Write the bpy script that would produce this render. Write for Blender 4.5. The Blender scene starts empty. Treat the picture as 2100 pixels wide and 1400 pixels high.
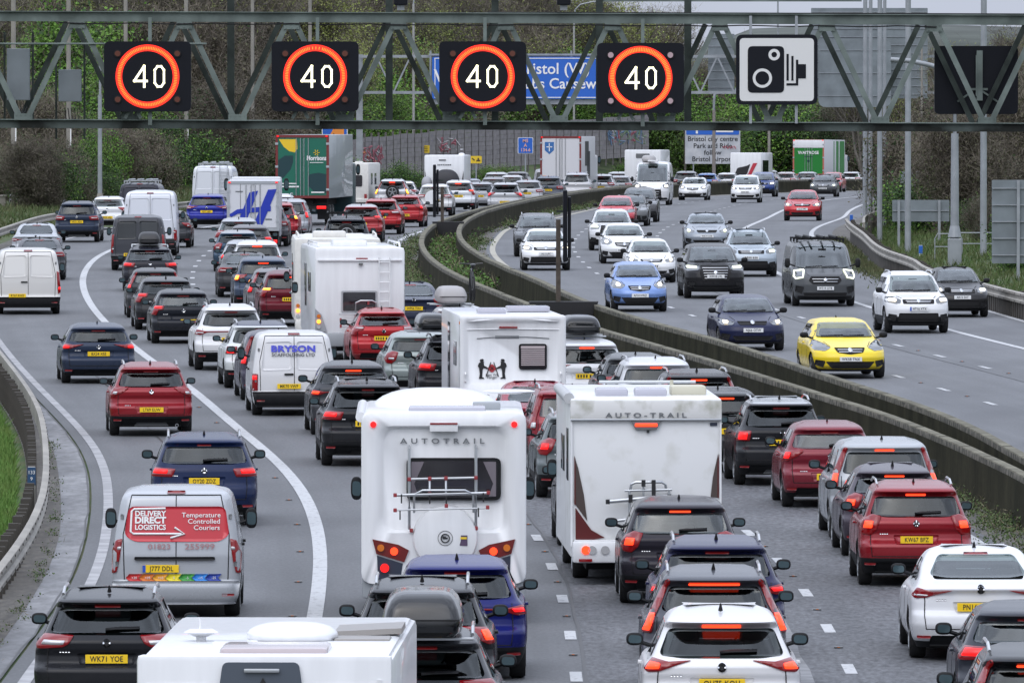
import bpy, bmesh, math, random
import numpy as np
from mathutils import Vector, Matrix
from mathutils.bvhtree import BVHTree
from mathutils import noise as mnoise
R = math.radians
random.seed(7); np.random.seed(7)
scene = bpy.context.scene
COL = scene.collection

# ------------------------------------------------------------------ camera, world, sun, exposure
CAM_H = 8.3; FPX = 20340.0; HORIZON = 80.0          # metres above the road; focal length in pixels of the 2100 px wide photograph
cam_data = bpy.data.cameras.new('camera'); cam = bpy.data.objects.new('camera', cam_data); COL.objects.link(cam)
cam_data.sensor_width = 36.0; cam_data.lens = 36.0*FPX/2100.0
cam_data.clip_start = 1.0; cam_data.clip_end = 9000.0
PITCH = math.atan((700-HORIZON)/FPX)
cam.location = (0, 0, CAM_H); cam.rotation_euler = (math.pi/2-PITCH, 0, 0)
scene.camera = cam
SUN_EL, SUN_AZ = R(52), R(200)
world = bpy.data.worlds.new('World'); scene.world = world; world.use_nodes = True
nt = world.node_tree; nt.nodes.clear()
wo = nt.nodes.new('ShaderNodeOutputWorld'); bg = nt.nodes.new('ShaderNodeBackground')
sky = nt.nodes.new('ShaderNodeTexSky'); sky.sky_type = 'NISHITA'; sky.sun_disc = False
sky.sun_elevation = SUN_EL; sky.sun_rotation = SUN_AZ; sky.air_density = 1.2; sky.dust_density = 4.0
hs = nt.nodes.new('ShaderNodeHueSaturation'); hs.inputs['Saturation'].default_value = 0.42
mixc = nt.nodes.new('ShaderNodeMixRGB'); mixc.inputs[0].default_value = 0.72
mixc.inputs[2].default_value = (6.9, 7.5, 9.0, 1)     # the even grey of a closed cloud deck
tcw = nt.nodes.new('ShaderNodeTexCoord'); cn = nt.nodes.new('ShaderNodeTexNoise'); cn.inputs['Scale'].default_value = 3.2; cn.inputs['Detail'].default_value = 5
crw = nt.nodes.new('ShaderNodeMapRange'); crw.inputs['From Min'].default_value = 0.3; crw.inputs['From Max'].default_value = 0.7; crw.inputs['To Min'].default_value = 0.66; crw.inputs['To Max'].default_value = 1.3
mulw = nt.nodes.new('ShaderNodeMixRGB'); mulw.blend_type = 'MULTIPLY'; mulw.inputs[0].default_value = 1.0
nt.links.new(tcw.outputs['Generated'], cn.inputs['Vector']); nt.links.new(cn.outputs['Fac'], crw.inputs['Value'])
nt.links.new(sky.outputs[0], hs.inputs['Color']); nt.links.new(hs.outputs[0], mixc.inputs[1])
nt.links.new(mixc.outputs[0], mulw.inputs[1]); nt.links.new(crw.outputs[0], mulw.inputs[2])
sxw = nt.nodes.new('ShaderNodeSeparateXYZ'); grw = nt.nodes.new('ShaderNodeMapRange')      # a cloud deck is brightest overhead
grw.inputs['From Min'].default_value = 0.0; grw.inputs['From Max'].default_value = 0.75; grw.inputs['To Min'].default_value = 1.08; grw.inputs['To Max'].default_value = 2.6
mul2 = nt.nodes.new('ShaderNodeMixRGB'); mul2.blend_type = 'MULTIPLY'; mul2.inputs[0].default_value = 1.0
nt.links.new(tcw.outputs['Generated'], sxw.inputs[0]); nt.links.new(sxw.outputs['Z'], grw.inputs['Value'])
nt.links.new(mulw.outputs[0], mul2.inputs[1]); nt.links.new(grw.outputs[0], mul2.inputs[2])
nt.links.new(mul2.outputs[0], bg.inputs['Color']); bg.inputs['Strength'].default_value = 0.081
nt.links.new(bg.outputs[0], wo.inputs[0])
sl = bpy.data.lights.new('sun', 'SUN'); sl.energy = 0.55; sl.angle = R(65); sl.color = (1.0, 0.97, 0.93)
so = bpy.data.objects.new('sun', sl); COL.objects.link(so)
so.rotation_euler = (math.pi/2-SUN_EL, 0, math.pi-SUN_AZ)
scene.view_settings.view_transform = 'Standard'; scene.view_settings.look = 'None'
scene.view_settings.exposure = 0.22; scene.view_settings.gamma = 1.0
scene.render.engine = 'CYCLES'
scene.cycles.max_bounces = 5; scene.cycles.diffuse_bounces = 2; scene.cycles.glossy_bounces = 3; scene.cycles.transmission_bounces = 3
scene.cycles.transparent_max_bounces = 10
scene.cycles.use_denoising = True
scene.cycles.caustics_reflective = False; scene.cycles.caustics_refractive = False

# ------------------------------------------------------------------ ground height and pixel -> ground
def zg(d):
    u = d-430.0
    u = 0.5*(u+math.sqrt(u*u+900.0))-0.0           # smooth max(0, u)
    u0 = 0.5*(-430+math.sqrt(430.0**2+900.0))
    u -= u0
    return -(0.0078*u+7e-6*u*u) if d < 1200 else -(0.0078*(770)+7e-6*770*770)
def dzg(d): return (zg(d+1)-zg(d-1))/2
_sp, _cp = math.sin(PITCH), math.cos(PITCH)
def ray(px, py):
    y = FPX*_cp-(py-700)*_sp; z = -FPX*_sp-(py-700)*_cp
    return (px-1050)/y, z/y                          # dX/dY, dZ/dY
def G(px, py, h=0.0):
    """point of height h above the ground seen at a pixel of the photograph: (X, Y)"""
    rx, rz = ray(px, py)
    lo, hi = 40.0, 1400.0
    for _ in range(50):
        m = 0.5*(lo+hi)
        if CAM_H+rz*m > zg(m)+h: lo = m
        else: hi = m
    return rx*lo, lo
def AT(px, py, d):
    rx, rz = ray(px, py); return Vector((rx*d, d, CAM_H+rz*d))

# ------------------------------------------------------------------ curves X(d)
class Curve:
    def __init__(s, pts):
        pts = sorted(pts); s.d = np.array([p[0] for p in pts], float); s.x = np.array([p[1] for p in pts], float)
        m = np.zeros(len(s.d)); dl = np.diff(s.x)/np.diff(s.d)
        m[1:-1] = (dl[:-1]*np.diff(s.d)[1:]+dl[1:]*np.diff(s.d)[:-1])/(s.d[2:]-s.d[:-2]); m[0] = dl[0]; m[-1] = dl[-1]; s.m = m
    def __call__(s, d):
        if d <= s.d[0]: return float(s.x[0]+s.m[0]*(d-s.d[0]))
        if d >= s.d[-1]: return float(s.x[-1]+s.m[-1]*(d-s.d[-1]))
        i = int(np.searchsorted(s.d, d)-1); h = s.d[i+1]-s.d[i]; t = (d-s.d[i])/h
        return float((2*t**3-3*t*t+1)*s.x[i]+(t**3-2*t*t+t)*h*s.m[i]+(-2*t**3+3*t*t)*s.x[i+1]+(t**3-t*t)*h*s.m[i+1])
    def slope(s, d): return (s(d+2)-s(d-2))/4
def smooth(curve, a, b, step=12):
    ds = np.arange(a, b+1, step); xs = [sum(curve(d+k)*w for k, w in ((-12, .15), (-6, .2), (0, .3), (6, .2), (12, .15))) for d in ds]
    return Curve(list(zip(ds, xs)))
def from_px(lst, h=0.0, extra=()):
    p = [G(x, y, h) for x, y in lst]
    return Curve([(b, a) for a, b in p]+list(extra))
WALL_H = 0.9
FAR = [(530, 2.6), (614, 7.5), (700, 16.0), (795, 31.0), (900, 54.0), (1000, 84.0)]
w1 = from_px([(1039,415),(943,438.8),(895,455.5),(869,477),(863,498.6),(871,515),(895,539),(943,565.6),(991,587),(1039,604),(1089,624),(1137,645),(1257,681),(1350,708),(1457,735),(1564,771),(1671,803),(1779,833),(1886,872.5),(1993,917),(2100,971)], WALL_H, [(140, 9.55),(100, 9.5),(60, 9.3)]+[(a, b-.35) for a, b in FAR])
w2 = from_px([(1039,419.6),(988.6,434),(955,450.7),(941,467),(943,486.6),(967,510.5),(1015,537),(1063,556),(1098.7,570),(1180,608.6),(1350,663.6),(1457,690),(1564,724),(1671,760),(1779,796),(1886,826),(1993,871),(2100,935)], WALL_H, [(140, 10.15),(100, 10.1),(60, 9.9)]+[(a, b+.15) for a, b in FAR])
W1 = smooth(w1, 60, 990, 10); W2 = smooth(w2, 60, 990, 10)
def off_far(c, o, ds=(480, 530, 575, 614, 660, 700, 750, 795, 850, 900, 950)):
    out = []
    for d in ds:
        out.append((d, c(d)+o*math.sqrt(1+c.slope(d)**2)))
    return out
def line(px, c, o, extra=()):
    q = [G(x, y) for x, y in px]
    return smooth(Curve([(b, a) for a, b in q if b < 470]+list(extra)+off_far(c, o)), 60, 940, 10)
L12 = line([(646,1270),(655,1217),(658.6,1180),(658.6,1123),(648.6,1060),(628.6,1017),(597,971),(543,923),(486,877),(428.6,828.6),(394,797),(314,743),(288.6,723),(210.5,656),(184,622.5),(170,589),(170,565),(182,543.5),(203,524),(225,513.6)], W1, -12.1, [(60,-2.6),(100,-2.7),(425,-15.0)])
LED = line([(66,1371),(189,1206),(211,1143),(221,1071),(223,994),(206,931),(171,886),(114,829),(71,786),(6,711)], W1, -15.7, [(60,-6.0),(100,-6.1),(330,-17.8),(380,-19.3),(425,-18.3)])
L23 = line([(1180,1390),(1172,1305),(1160,1230),(1133,1165),(1110,1105),(394,578),(395,557),(399,547),(414,527.5),(434,511)], W1, -8.5, [(60,1.0),(100,.95),(187,-.5),(220,-2.5),(260,-6.1),(290,-8.5)])
L34 = line([(1741,1374),(1703,1292),(1660,1217)], W1, -4.9, [(60,4.6),(100,4.5),(187,3.1),(220,1.1),(260,-2.4),(290,-4.9),(330,-7.0),(360,-7.7),(400,-7.8),(430,-7.2)])
LIN = line([(866.5,474),(811.5,498)], W1, -1.2, [(60,8.1),(100,8.1),(150,8.1),(187,6.7),(220,4.7),(260,1.2),(290,-1.3),(330,-3.4),(360,-4.2)])
R23 = line([(2037.5,828),(1934,798.6),(1841,772),(1418,647.5),(1376,631),(1247,575.6),(1213,553.6),(1201,544),(1191,534),(1183.5,524),(1177.5,516),(1177,493),(1182,486.6),(1196.6,473.4),(1205,467.5),(1357,428.7)], W2, 4.5, [(150,14.2),(190,12.6)])
R12 = line([(2023,754),(1851,712),(1653.6,655),(1603,639),(1389,550.5),(1346,486),(1352,479),(1375,462.7),(1399,453),(1430,444.7),(1464.6,437)], W2, 8.1, [(150,17.6),(190,16.0)])
RSO = line([(2100,715),(1957,680),(1800,635),(1764,624),(1619,573),(1590,558),(1518,474.6),(1533,465),(1557,453),(1604.5,442)], W2, 11.7, [(150,21.3),(200,18.6)])
REG = line([(1743,443.5),(1696,458),(1667,472),(1662,484),(1753,530),(1827,568),(2028,638.6),(2100,660)], W2, 15.3, [(150,25.0),(200,22.4)])
RIN = line([(1053,465),(1020,490),(1008,515),(1046,553)], W2, 1.3, [(150,11.2),(250,6.3),(300,2.4)])

# ------------------------------------------------------------------ mesh helpers
def link(name, me, parent=None, mats=None, loc=None):
    o = bpy.data.objects.new(name, me); COL.objects.link(o)
    if mats is not None and me is not None:
        if len(me.materials) == 0:
            for m in (mats if isinstance(mats, (list, tuple)) else [mats]): me.materials.append(m)
    if parent: o.parent = parent
    if loc is not None: o.location = loc
    return o
def tomesh(bm, name='mesh', smooth_angle=None):
    if smooth_angle is not None:
        bm.normal_update()
        for f in bm.faces: f.smooth = True
        for e in bm.edges:
            if len(e.link_faces) == 2:
                e.smooth = e.calc_face_angle(0) < smooth_angle
    me = bpy.data.meshes.new(name); bm.to_mesh(me); bm.free(); return me
def obj(name, bm, mats, parent=None, smooth_angle=None, loc=None):
    me = tomesh(bm, name, smooth_angle); return link(name, me, parent, mats, loc)
def tag(o, label=None, cat=None, group=None, kind=None):
    if label: o['label'] = label
    if cat: o['category'] = cat
    if group: o['group'] = group
    if kind: o['kind'] = kind
    return o
def empty(name, loc=(0,0,0), rz=0.0, label=None, cat=None, group=None):
    o = bpy.data.objects.new(name, None); COL.objects.link(o); o.location = loc; o.rotation_euler = (0, 0, rz)
    o.empty_display_size = 0.2
    return tag(o, label, cat, group)
def box(bm, c, s, mi=0, rot=None, bevel=0.0):
    """c centre, s full size"""
    mat = Matrix.Translation(Vector(c)) @ (rot.to_4x4() if rot is not None else Matrix.Identity(4)) @ Matrix.Diagonal((s[0], s[1], s[2], 1))
    r = bmesh.ops.create_cube(bm, size=1.0, matrix=mat)
    vs = r['verts']; fs = set(f for v in vs for f in v.link_faces)
    if bevel > 0:
        es = list(set(e for v in vs for e in v.link_edges))
        rb = bmesh.ops.bevel(bm, geom=es, offset=bevel, segments=2, affect='EDGES', profile=0.6)
        fs = set(rb['faces']) | set(f for v in rb['verts'] for f in v.link_faces)
    for f in fs: f.material_index = mi
    return vs
def cyl(bm, a, b, r1, r2=None, n=10, mi=0, caps=True):
    a = Vector(a); b = Vector(b); r2 = r1 if r2 is None else r2
    d = b-a; L = d.length
    if L < 1e-6: return
    q = d.to_track_quat('Z', 'Y').to_matrix().to_4x4()
    m = Matrix.Translation((a+b)/2) @ q
    r = bmesh.ops.create_cone(bm, cap_ends=caps, segments=n, radius1=r1, radius2=r2, depth=L, matrix=m)
    for v in r['verts']:
        for f in v.link_faces: f.material_index = mi
def tube(bm, pts, r, n=8, mi=0):
    pts = [Vector(p) for p in pts]; rings = []
    for i, p in enumerate(pts):
        t = (pts[min(i+1, len(pts)-1)]-pts[max(i-1, 0)]).normalized()
        u = t.cross(Vector((0, 0, 1)))
        if u.length < 1e-3: u = t.cross(Vector((0, 1, 0)))
        u.normalize(); w = t.cross(u).normalized()
        rings.append([bm.verts.new(p+(u*math.cos(2*math.pi*k/n)+w*math.sin(2*math.pi*k/n))*(r[i] if isinstance(r, (list, tuple)) else r)) for k in range(n)])
    for i in range(len(rings)-1):
        for k in range(n):
            f = bm.faces.new((rings[i][k], rings[i][(k+1) % n], rings[i+1][(k+1) % n], rings[i+1][k])); f.material_index = mi
    for rg, rev in ((rings[0], False), (rings[-1], True)):
        try: f = bm.faces.new(rg if rev else rg[::-1]); f.material_index = mi
        except ValueError: pass
def rpoly(pts, rad, n=4):
    """round the corners of a polygon"""
    out = []; N = len(pts)
    for i in range(N):
        p0 = Vector(pts[i-1]); p1 = Vector(pts[i]); p2 = Vector(pts[(i+1) % N])
        a = (p0-p1); b = (p2-p1); r = min(rad, a.length*.45, b.length*.45)
        s = p1+a.normalized()*r; e = p1+b.normalized()*r
        for k in range(n+1):
            t = k/n; out.append(tuple((1-t)**2*s+2*t*(1-t)*p1+t*t*e))
    return out
def rrect(cx, cz, w, h, r=.03, n=4):
    return rpoly([(cx-w/2, cz-h/2), (cx+w/2, cz-h/2), (cx+w/2, cz+h/2), (cx-w/2, cz+h/2)], r, n)
def circ(cx, cz, r, n=20, ry=None):
    ry = ry or r
    return [(cx+r*math.cos(2*math.pi*k/n), cz+ry*math.sin(2*math.pi*k/n)) for k in range(n)]
def plate_xz(bm, poly, y0, y1, mi=0):
    """flat prism whose outline lies in x-z; y0 is the face nearer the viewer behind"""
    a = [bm.verts.new((p[0], y0, p[1])) for p in poly]; b = [bm.verts.new((p[0], y1, p[1])) for p in poly]
    fs = []
    try:
        fs.append(bm.faces.new(a)); fs.append(bm.faces.new(b[::-1]))
    except ValueError: pass
    for i in range(len(a)):
        j = (i+1) % len(a)
        try: fs.append(bm.faces.new((a[i], b[i], b[j], a[j])))
        except ValueError: pass
    for f in fs: f.material_index = mi
    return fs
def ring_xz(bm, cx, cz, r0, r1, y0, y1, n=40, mi=0):
    A = [[bm.verts.new((cx+r*math.cos(2*math.pi*k/n), y, cz+r*math.sin(2*math.pi*k/n))) for k in range(n)] for r, y in ((r0, y0), (r1, y0), (r1, y1), (r0, y1))]
    for k in range(n):
        j = (k+1) % n
        for q in range(4):
            f = bm.faces.new((A[q][k], A[q][j], A[(q+1) % 4][j], A[(q+1) % 4][k])); f.material_index = mi
def fix(bm):
    bmesh.ops.recalc_face_normals(bm, faces=bm.faces[:]); return bm
_txt = {}
def text_bm(s, size, bold=0.0, depth=0.006, sx=1.0, align='CENTER', font_shear=0.0, spacing=1.0):
    """letters standing in the x-z plane, facing -y, centred at the origin; returns verts, faces"""
    key = (s, size, bold, depth, sx, align, font_shear, spacing)
    if key not in _txt:
        cu = bpy.data.curves.new('txt', 'FONT'); cu.body = s; cu.size = size; cu.offset = bold*size; cu.extrude = depth/2
        cu.align_x = align; cu.align_y = 'CENTER'; cu.shear = font_shear; cu.space_character = spacing; cu.resolution_u = 3
        o = bpy.data.objects.new('txt', cu); COL.objects.link(o)
        bpy.context.view_layer.update()
        me = bpy.data.meshes.new_from_object(o.evaluated_get(bpy.context.evaluated_depsgraph_get()))
        bpy.data.objects.remove(o); bpy.data.curves.remove(cu)
        vs = [(v.co.x*sx, -v.co.z, v.co.y) for v in me.vertices]; fs = [tuple(p.vertices) for p in me.polygons]
        bpy.data.meshes.remove(me); _txt[key] = (vs, fs)
    return _txt[key]
def add_text(bm, s, loc, size, mi=0, **k):
    vs, fs = text_bm(s, size, **k); V = [bm.verts.new((v[0]+loc[0], v[1]+loc[1], v[2]+loc[2])) for v in vs]
    for f in fs:
        try: ff = bm.faces.new([V[i] for i in f]); ff.material_index = mi
        except ValueError: pass

# ------------------------------------------------------------------ materials
MATS = {}
def mat(name, col, rough=0.5, metal=0.0, coat=0.0, noise=0.0, nscale=8.0, emit=None, estr=0.0, spec=0.5, bump=0.0, col2=None, dirt=0.0, objrand=0.0, rmin=.35, rmax=.65):
    if name in MATS: return MATS[name]
    m = bpy.data.materials.new(name); m.use_nodes = True; n = m.node_tree; b = n.nodes['Principled BSDF']
    b.inputs['Base Color'].default_value = (*col, 1); b.inputs['Roughness'].default_value = rough; b.inputs['Metallic'].default_value = metal
    b.inputs['Coat Weight'].default_value = coat; b.inputs['Coat Roughness'].default_value = 0.04
    b.inputs['Specular IOR Level'].default_value = spec
    last = None
    if noise > 0 or col2 or bump > 0 or dirt > 0:
        tc = n.nodes.new('ShaderNodeTexCoord'); nz = n.nodes.new('ShaderNodeTexNoise'); nz.inputs['Scale'].default_value = nscale; nz.inputs['Detail'].default_value = 6
        n.links.new(tc.outputs['Object'], nz.inputs['Vector'])
        mr = n.nodes.new('ShaderNodeMapRange'); mr.inputs['From Min'].default_value = rmin; mr.inputs['From Max'].default_value = rmax
        n.links.new(nz.outputs['Fac'], mr.inputs['Value'])
        mx = n.nodes.new('ShaderNodeMixRGB')
        c2 = col2 or tuple(c*(1-noise) for c in col); c1 = col if col2 else tuple(min(1, c*(1+noise)) for c in col)
        mx.inputs[1].default_value = (*c1, 1); mx.inputs[2].default_value = (*c2, 1); n.links.new(mr.outputs[0], mx.inputs[0])
        last = mx
        if bump > 0:
            bp = n.nodes.new('ShaderNodeBump'); bp.inputs['Strength'].default_value = bump; n.links.new(nz.outputs['Fac'], bp.inputs['Height']); n.links.new(bp.outputs[0], b.inputs['Normal'])
    if objrand > 0:
        oi = n.nodes.new('ShaderNodeObjectInfo'); mr2 = n.nodes.new('ShaderNodeMapRange'); mr2.inputs['To Min'].default_value = 1-objrand; mr2.inputs['To Max'].default_value = 1+objrand
        n.links.new(oi.outputs['Random'], mr2.inputs['Value']); ml = n.nodes.new('ShaderNodeMixRGB'); ml.blend_type = 'MULTIPLY'; ml.inputs[0].default_value = 1
        if last: n.links.new(last.outputs[0], ml.inputs[1])
        else: ml.inputs[1].default_value = (*col, 1)
        n.links.new(mr2.outputs[0], ml.inputs[2]); last = ml
    if last: n.links.new(last.outputs[0], b.inputs['Base Color'])
    if emit:
        b.inputs['Emission Color'].default_value = (*emit, 1); b.inputs['Emission Strength'].default_value = estr
    MATS[name] = m; return m
def paint(col, metal=0.35):
    """car paint with a thin uneven film of road dirt towards the sills"""
    name = 'paint_%.3f_%.3f_%.3f' % col
    if name in MATS: return MATS[name]
    dk = max(col) < .16
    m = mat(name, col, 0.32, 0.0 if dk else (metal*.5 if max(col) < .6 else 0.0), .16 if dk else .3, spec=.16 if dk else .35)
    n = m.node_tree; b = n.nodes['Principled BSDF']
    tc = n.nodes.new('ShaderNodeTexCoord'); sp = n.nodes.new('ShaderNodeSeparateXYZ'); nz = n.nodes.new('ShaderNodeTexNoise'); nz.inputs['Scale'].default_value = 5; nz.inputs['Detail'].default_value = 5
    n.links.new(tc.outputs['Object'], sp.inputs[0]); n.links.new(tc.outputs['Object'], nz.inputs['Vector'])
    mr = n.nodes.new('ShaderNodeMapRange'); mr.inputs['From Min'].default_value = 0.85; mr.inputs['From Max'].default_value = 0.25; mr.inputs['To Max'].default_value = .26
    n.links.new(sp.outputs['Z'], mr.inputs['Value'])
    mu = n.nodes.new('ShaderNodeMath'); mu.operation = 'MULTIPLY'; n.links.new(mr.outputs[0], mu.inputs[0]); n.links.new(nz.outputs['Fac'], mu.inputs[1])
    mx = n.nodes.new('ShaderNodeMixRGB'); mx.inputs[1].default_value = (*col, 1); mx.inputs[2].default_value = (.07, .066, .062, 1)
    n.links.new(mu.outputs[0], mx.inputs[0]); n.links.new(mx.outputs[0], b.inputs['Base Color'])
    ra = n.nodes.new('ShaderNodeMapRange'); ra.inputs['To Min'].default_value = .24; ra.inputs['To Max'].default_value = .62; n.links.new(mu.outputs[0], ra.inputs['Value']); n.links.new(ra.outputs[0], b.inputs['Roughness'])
    return m
PAINT = mat('paint_slot', (.2, .2, .2), .3, .2, .8)
TRIM = mat('black_plastic', (.007, .0075, .009), .55, noise=.2, spec=.25)
DARK = mat('wheel_arch_dark', (.008, .008, .009), .9)
GLASS = mat('dark_tinted_glass', (.008, .011, .013), .035, spec=0.6)
def seeglass(name, tint, refl):
    m = bpy.data.materials.new(name); m.use_nodes = True; n = m.node_tree; n.nodes.clear()
    o = n.nodes.new('ShaderNodeOutputMaterial'); mx = n.nodes.new('ShaderNodeMixShader'); t = n.nodes.new('ShaderNodeBsdfTransparent'); g = n.nodes.new('ShaderNodeBsdfGlossy')
    fr = n.nodes.new('ShaderNodeFresnel'); fr.inputs['IOR'].default_value = 1.5; mr = n.nodes.new('ShaderNodeMapRange'); mr.inputs['To Min'].default_value = refl; mr.inputs['To Max'].default_value = 1.0
    t.inputs['Color'].default_value = (*tint, 1); g.inputs['Roughness'].default_value = .035; g.inputs['Color'].default_value = (.88, .93, .95, 1)
    n.links.new(fr.outputs[0], mr.inputs[0]); n.links.new(mr.outputs[0], mx.inputs[0]); n.links.new(t.outputs[0], mx.inputs[1]); n.links.new(g.outputs[0], mx.inputs[2]); n.links.new(mx.outputs[0], o.inputs[0])
    MATS[name] = m; return m
GLASSR = seeglass('privacy_rear_glass', (.20, .23, .23), .015)
GLASSL = seeglass('clear_rear_glass', (.50, .58, .56), .05)
GLASSW = seeglass('windscreen_glass', (.50, .57, .56), .10)
SEAT = mat('seat_cloth', (.018, .018, .02), .8)
MIRRORG = mat('mirror_glass', (.07, .11, .125), .06, .35)
RED = mat('red_lamp_lens', (.16, .003, .006), .10, coat=.4, emit=(1, .02, .02), estr=.05)
REDLIT = mat('red_lamp_lit', (.30, .006, .006), .2, emit=(1, .012, .012), estr=1.25)
BRAKE = mat('brake_lamp_lit', (.4, .02, .008), .2, emit=(1, .05, .012), estr=2.1)
AMBERLIT = mat('amber_hot_core', (1, .4, .05), .2, emit=(1, .28, .02), estr=3.4)
AMBER = mat('amber_lens', (.6, .16, .02), .2)
CLEAR = mat('clear_lamp_lens', (.55, .55, .56), .12, .3, .5)
HEAD = mat('headlamp_glass', (.11, .12, .13), .06, .25, .4)
HEADLIT = mat('headlamp_lit', (1, .95, .8), .2, emit=(1, .84, .6), estr=2.2)
DRL = mat('daytime_lamp_lit', (1, 1, .8), .2, emit=(.93, 1, .70), estr=1.6)
TYRE = mat('tyre_rubber', (.013, .013, .014), .85, noise=.3, nscale=20)
ALLOY = mat('alloy_rim', (.28, .29, .30), .3, .85)
CHROME = mat('chrome', (.62, .63, .65), .16, 1.0)
SILVERBAR = mat('satin_aluminium', (.48, .5, .52), .32, .8)
YPL = mat('yellow_plate', (.85, .56, .012), .35)
WPL = mat('white_plate', (.72, .73, .73), .35)
BLK = mat('black_letters', (.01, .01, .012), .5)
BLUEP = mat('plate_blue', (.02, .08, .45), .4)
GREYP = mat('grey_plastic', (.13, .135, .14), .5)
WHITEG = mat('white_fibreglass', (.72, .73, .745), .28, coat=.3, noise=.04, nscale=1.5)
def streaks(m, sc):
    n = m.node_tree; tc = next(x for x in n.nodes if x.type == 'TEX_COORD'); nz = next(x for x in n.nodes if x.type == 'TEX_NOISE')
    mp = n.nodes.new('ShaderNodeMapping'); mp.inputs['Scale'].default_value = sc; n.links.new(tc.outputs['Object'], mp.inputs[0]); n.links.new(mp.outputs[0], nz.inputs['Vector'])
streaks(WHITEG, (4.5, 4.5, .45))
WHITED = mat('weathered_white_fibreglass', (.7, .71, .715), .38, coat=.15, col2=(.50, .50, .46), nscale=2.2, rmin=.52, rmax=.8)
OLDWHITE = mat('old_cream_panel', (.62, .61, .58), .42, noise=.05)
# ------------------------------------------------------------------ body shells
def interp(prof, z):
    if z <= prof[0][0]: return prof[0][1]
    for (a, x), (b, y) in zip(prof, prof[1:]):
        if z <= b: return x+(y-x)*(z-a)/(b-a) if b > a else y
    return prof[-1][1]
def sm(prof, z, r=0.014):
    return sum(interp(prof, z+k*r) for k in (-2, -1, 0, 1, 2))/5
def outline(w, yr, yf, rr, rf, br, bf, tr, tf):
    ln = yf-yr; rr = min(rr, .8*w, ln*.3); rf = min(rf, .8*w, ln*.3); pts = []
    for k in range(5): pts.append(((w-rr)*k/5, yr))
    for k in range(6):
        a = math.pi/2*k/5; pts.append((w-rr+rr*math.sin(a), yr+rr-rr*math.cos(a)))
    for k in range(1, 12): pts.append((w, yr+rr+(ln-rr-rf)*k/12))
    for k in range(6):
        a = math.pi/2*k/5; pts.append((w-rf+rf*math.cos(a), yf-rf+rf*math.sin(a)))
    for k in range(1, 6): pts.append(((w-rf)*(1-k/5), yf))
    out = []
    for x, y in pts:
        t = (y-yr)/ln; q = (x/w)**2
        y2 = y+br*q*(1-t)**4-bf*q*t**4
        x2 = x*(1-tr*max(0, 1-t*4)**2-tf*max(0, (t-.7)/.3)**2)
        out.append((x2, y2))
    return out+[(-x, y) for x, y in out[-2:0:-1]]
def make_shell(T):
    """one closed body from stacked plan outlines; slot 0 paint, 1 dark arch, 2 trim, 3 roof"""
    H = T['H']; zs = set()
    for p in (T['rear'], T['front'], T['width']):
        for z, _ in p:
            for k in (-.022, -.008, .008, .022): zs.add(round(z+k, 3))
    z = T['z0']
    while z < H: zs.add(round(z, 3)); z += .055
    cl = T.get('clad')
    if cl: zs |= {cl, round(cl+.006, 3)}
    zs = sorted(v for v in zs if T['z0'] <= v <= H); keep = [zs[0]]
    for v in zs[1:]:
        if v-keep[-1] > .005: keep.append(v)
    if keep[-1] < H-.001: keep.append(H)
    bm = bmesh.new(); rings = []
    for v in keep:
        w = sm(T['width'], v)*T['W']/2; yr = sm(T['rear'], v); yf = T['L']-sm(T['front'], v)
        rings.append([bm.verts.new((x, y, v)) for x, y in outline(w, yr, yf, T.get('rr', .22), T.get('rf', .38), T.get('br', .09), T.get('bf', .2), T.get('tr', .03), T.get('tf', .07))])
    n = len(rings[0])
    for i in range(len(rings)-1):
        zz = (keep[i]+keep[i+1])/2
        for k in range(n):
            f = bm.faces.new((rings[i][k], rings[i][(k+1) % n], rings[i+1][(k+1) % n], rings[i+1][k]))
            if cl and zz < cl: f.material_index = 2
            elif T.get('roofz') and zz > T['roofz']: f.material_index = 3
    f = bm.faces.new(rings[0][::-1]); f.material_index = 2
    f = bm.faces.new(rings[-1]); f.material_index = 3 if T.get('roofz') else 0
    bm.normal_update()
    bvh = BVHTree.FromBMesh(bm)
    return bm, bvh
def cut_arches(bm, T):
    me = tomesh(bm, 'body'); 
    for m in (PAINT, DARK, TRIM, PAINT): me.materials.append(m)
    o = bpy.data.objects.new('tmp', me); COL.objects.link(o)
    cb = bmesh.new(); r = T['wr']*1.14
    for s in (-1, 1):
        for y in T['axles']:
            x0 = s*(T['W']/2-.30); x1 = s*(T['W']/2+.3)
            cyl(cb, (x0, y, T['wr']*1.0), (x1, y, T['wr']*1.0), r, n=28, mi=1)
    if T.get('cabin'):
        q, y0, y1 = T['cabin']; fs = plate_xz(cb, q, y0, y1, 1)
    fix(cb); cm = tomesh(cb, 'cut'); 
    for m in (PAINT, DARK, TRIM, PAINT): cm.materials.append(m)
    for p in cm.polygons: p.material_index = 1
    co = bpy.data.objects.new('cut', cm); COL.objects.link(co)
    md = o.modifiers.new('b', 'BOOLEAN'); md.object = co; md.operation = 'DIFFERENCE'; md.solver = 'EXACT'
    bpy.context.view_layer.update()
    res = bpy.data.meshes.new_from_object(o.evaluated_get(bpy.context.evaluated_depsgraph_get()))
    bpy.data.objects.remove(o); bpy.data.objects.remove(co)
    b2 = bmesh.new(); b2.from_mesh(res); b2.normal_update()
    for f in b2.faces: f.smooth = True
    for e in b2.edges:
        if len(e.link_faces) == 2: e.smooth = e.calc_face_angle(0) < R(38)
    b2.to_mesh(res); b2.free(); res.name = 'body'
    if len(res.materials) == 0:
        for m in (PAINT, DARK, TRIM, PAINT): res.materials.append(m)
    return res
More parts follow.
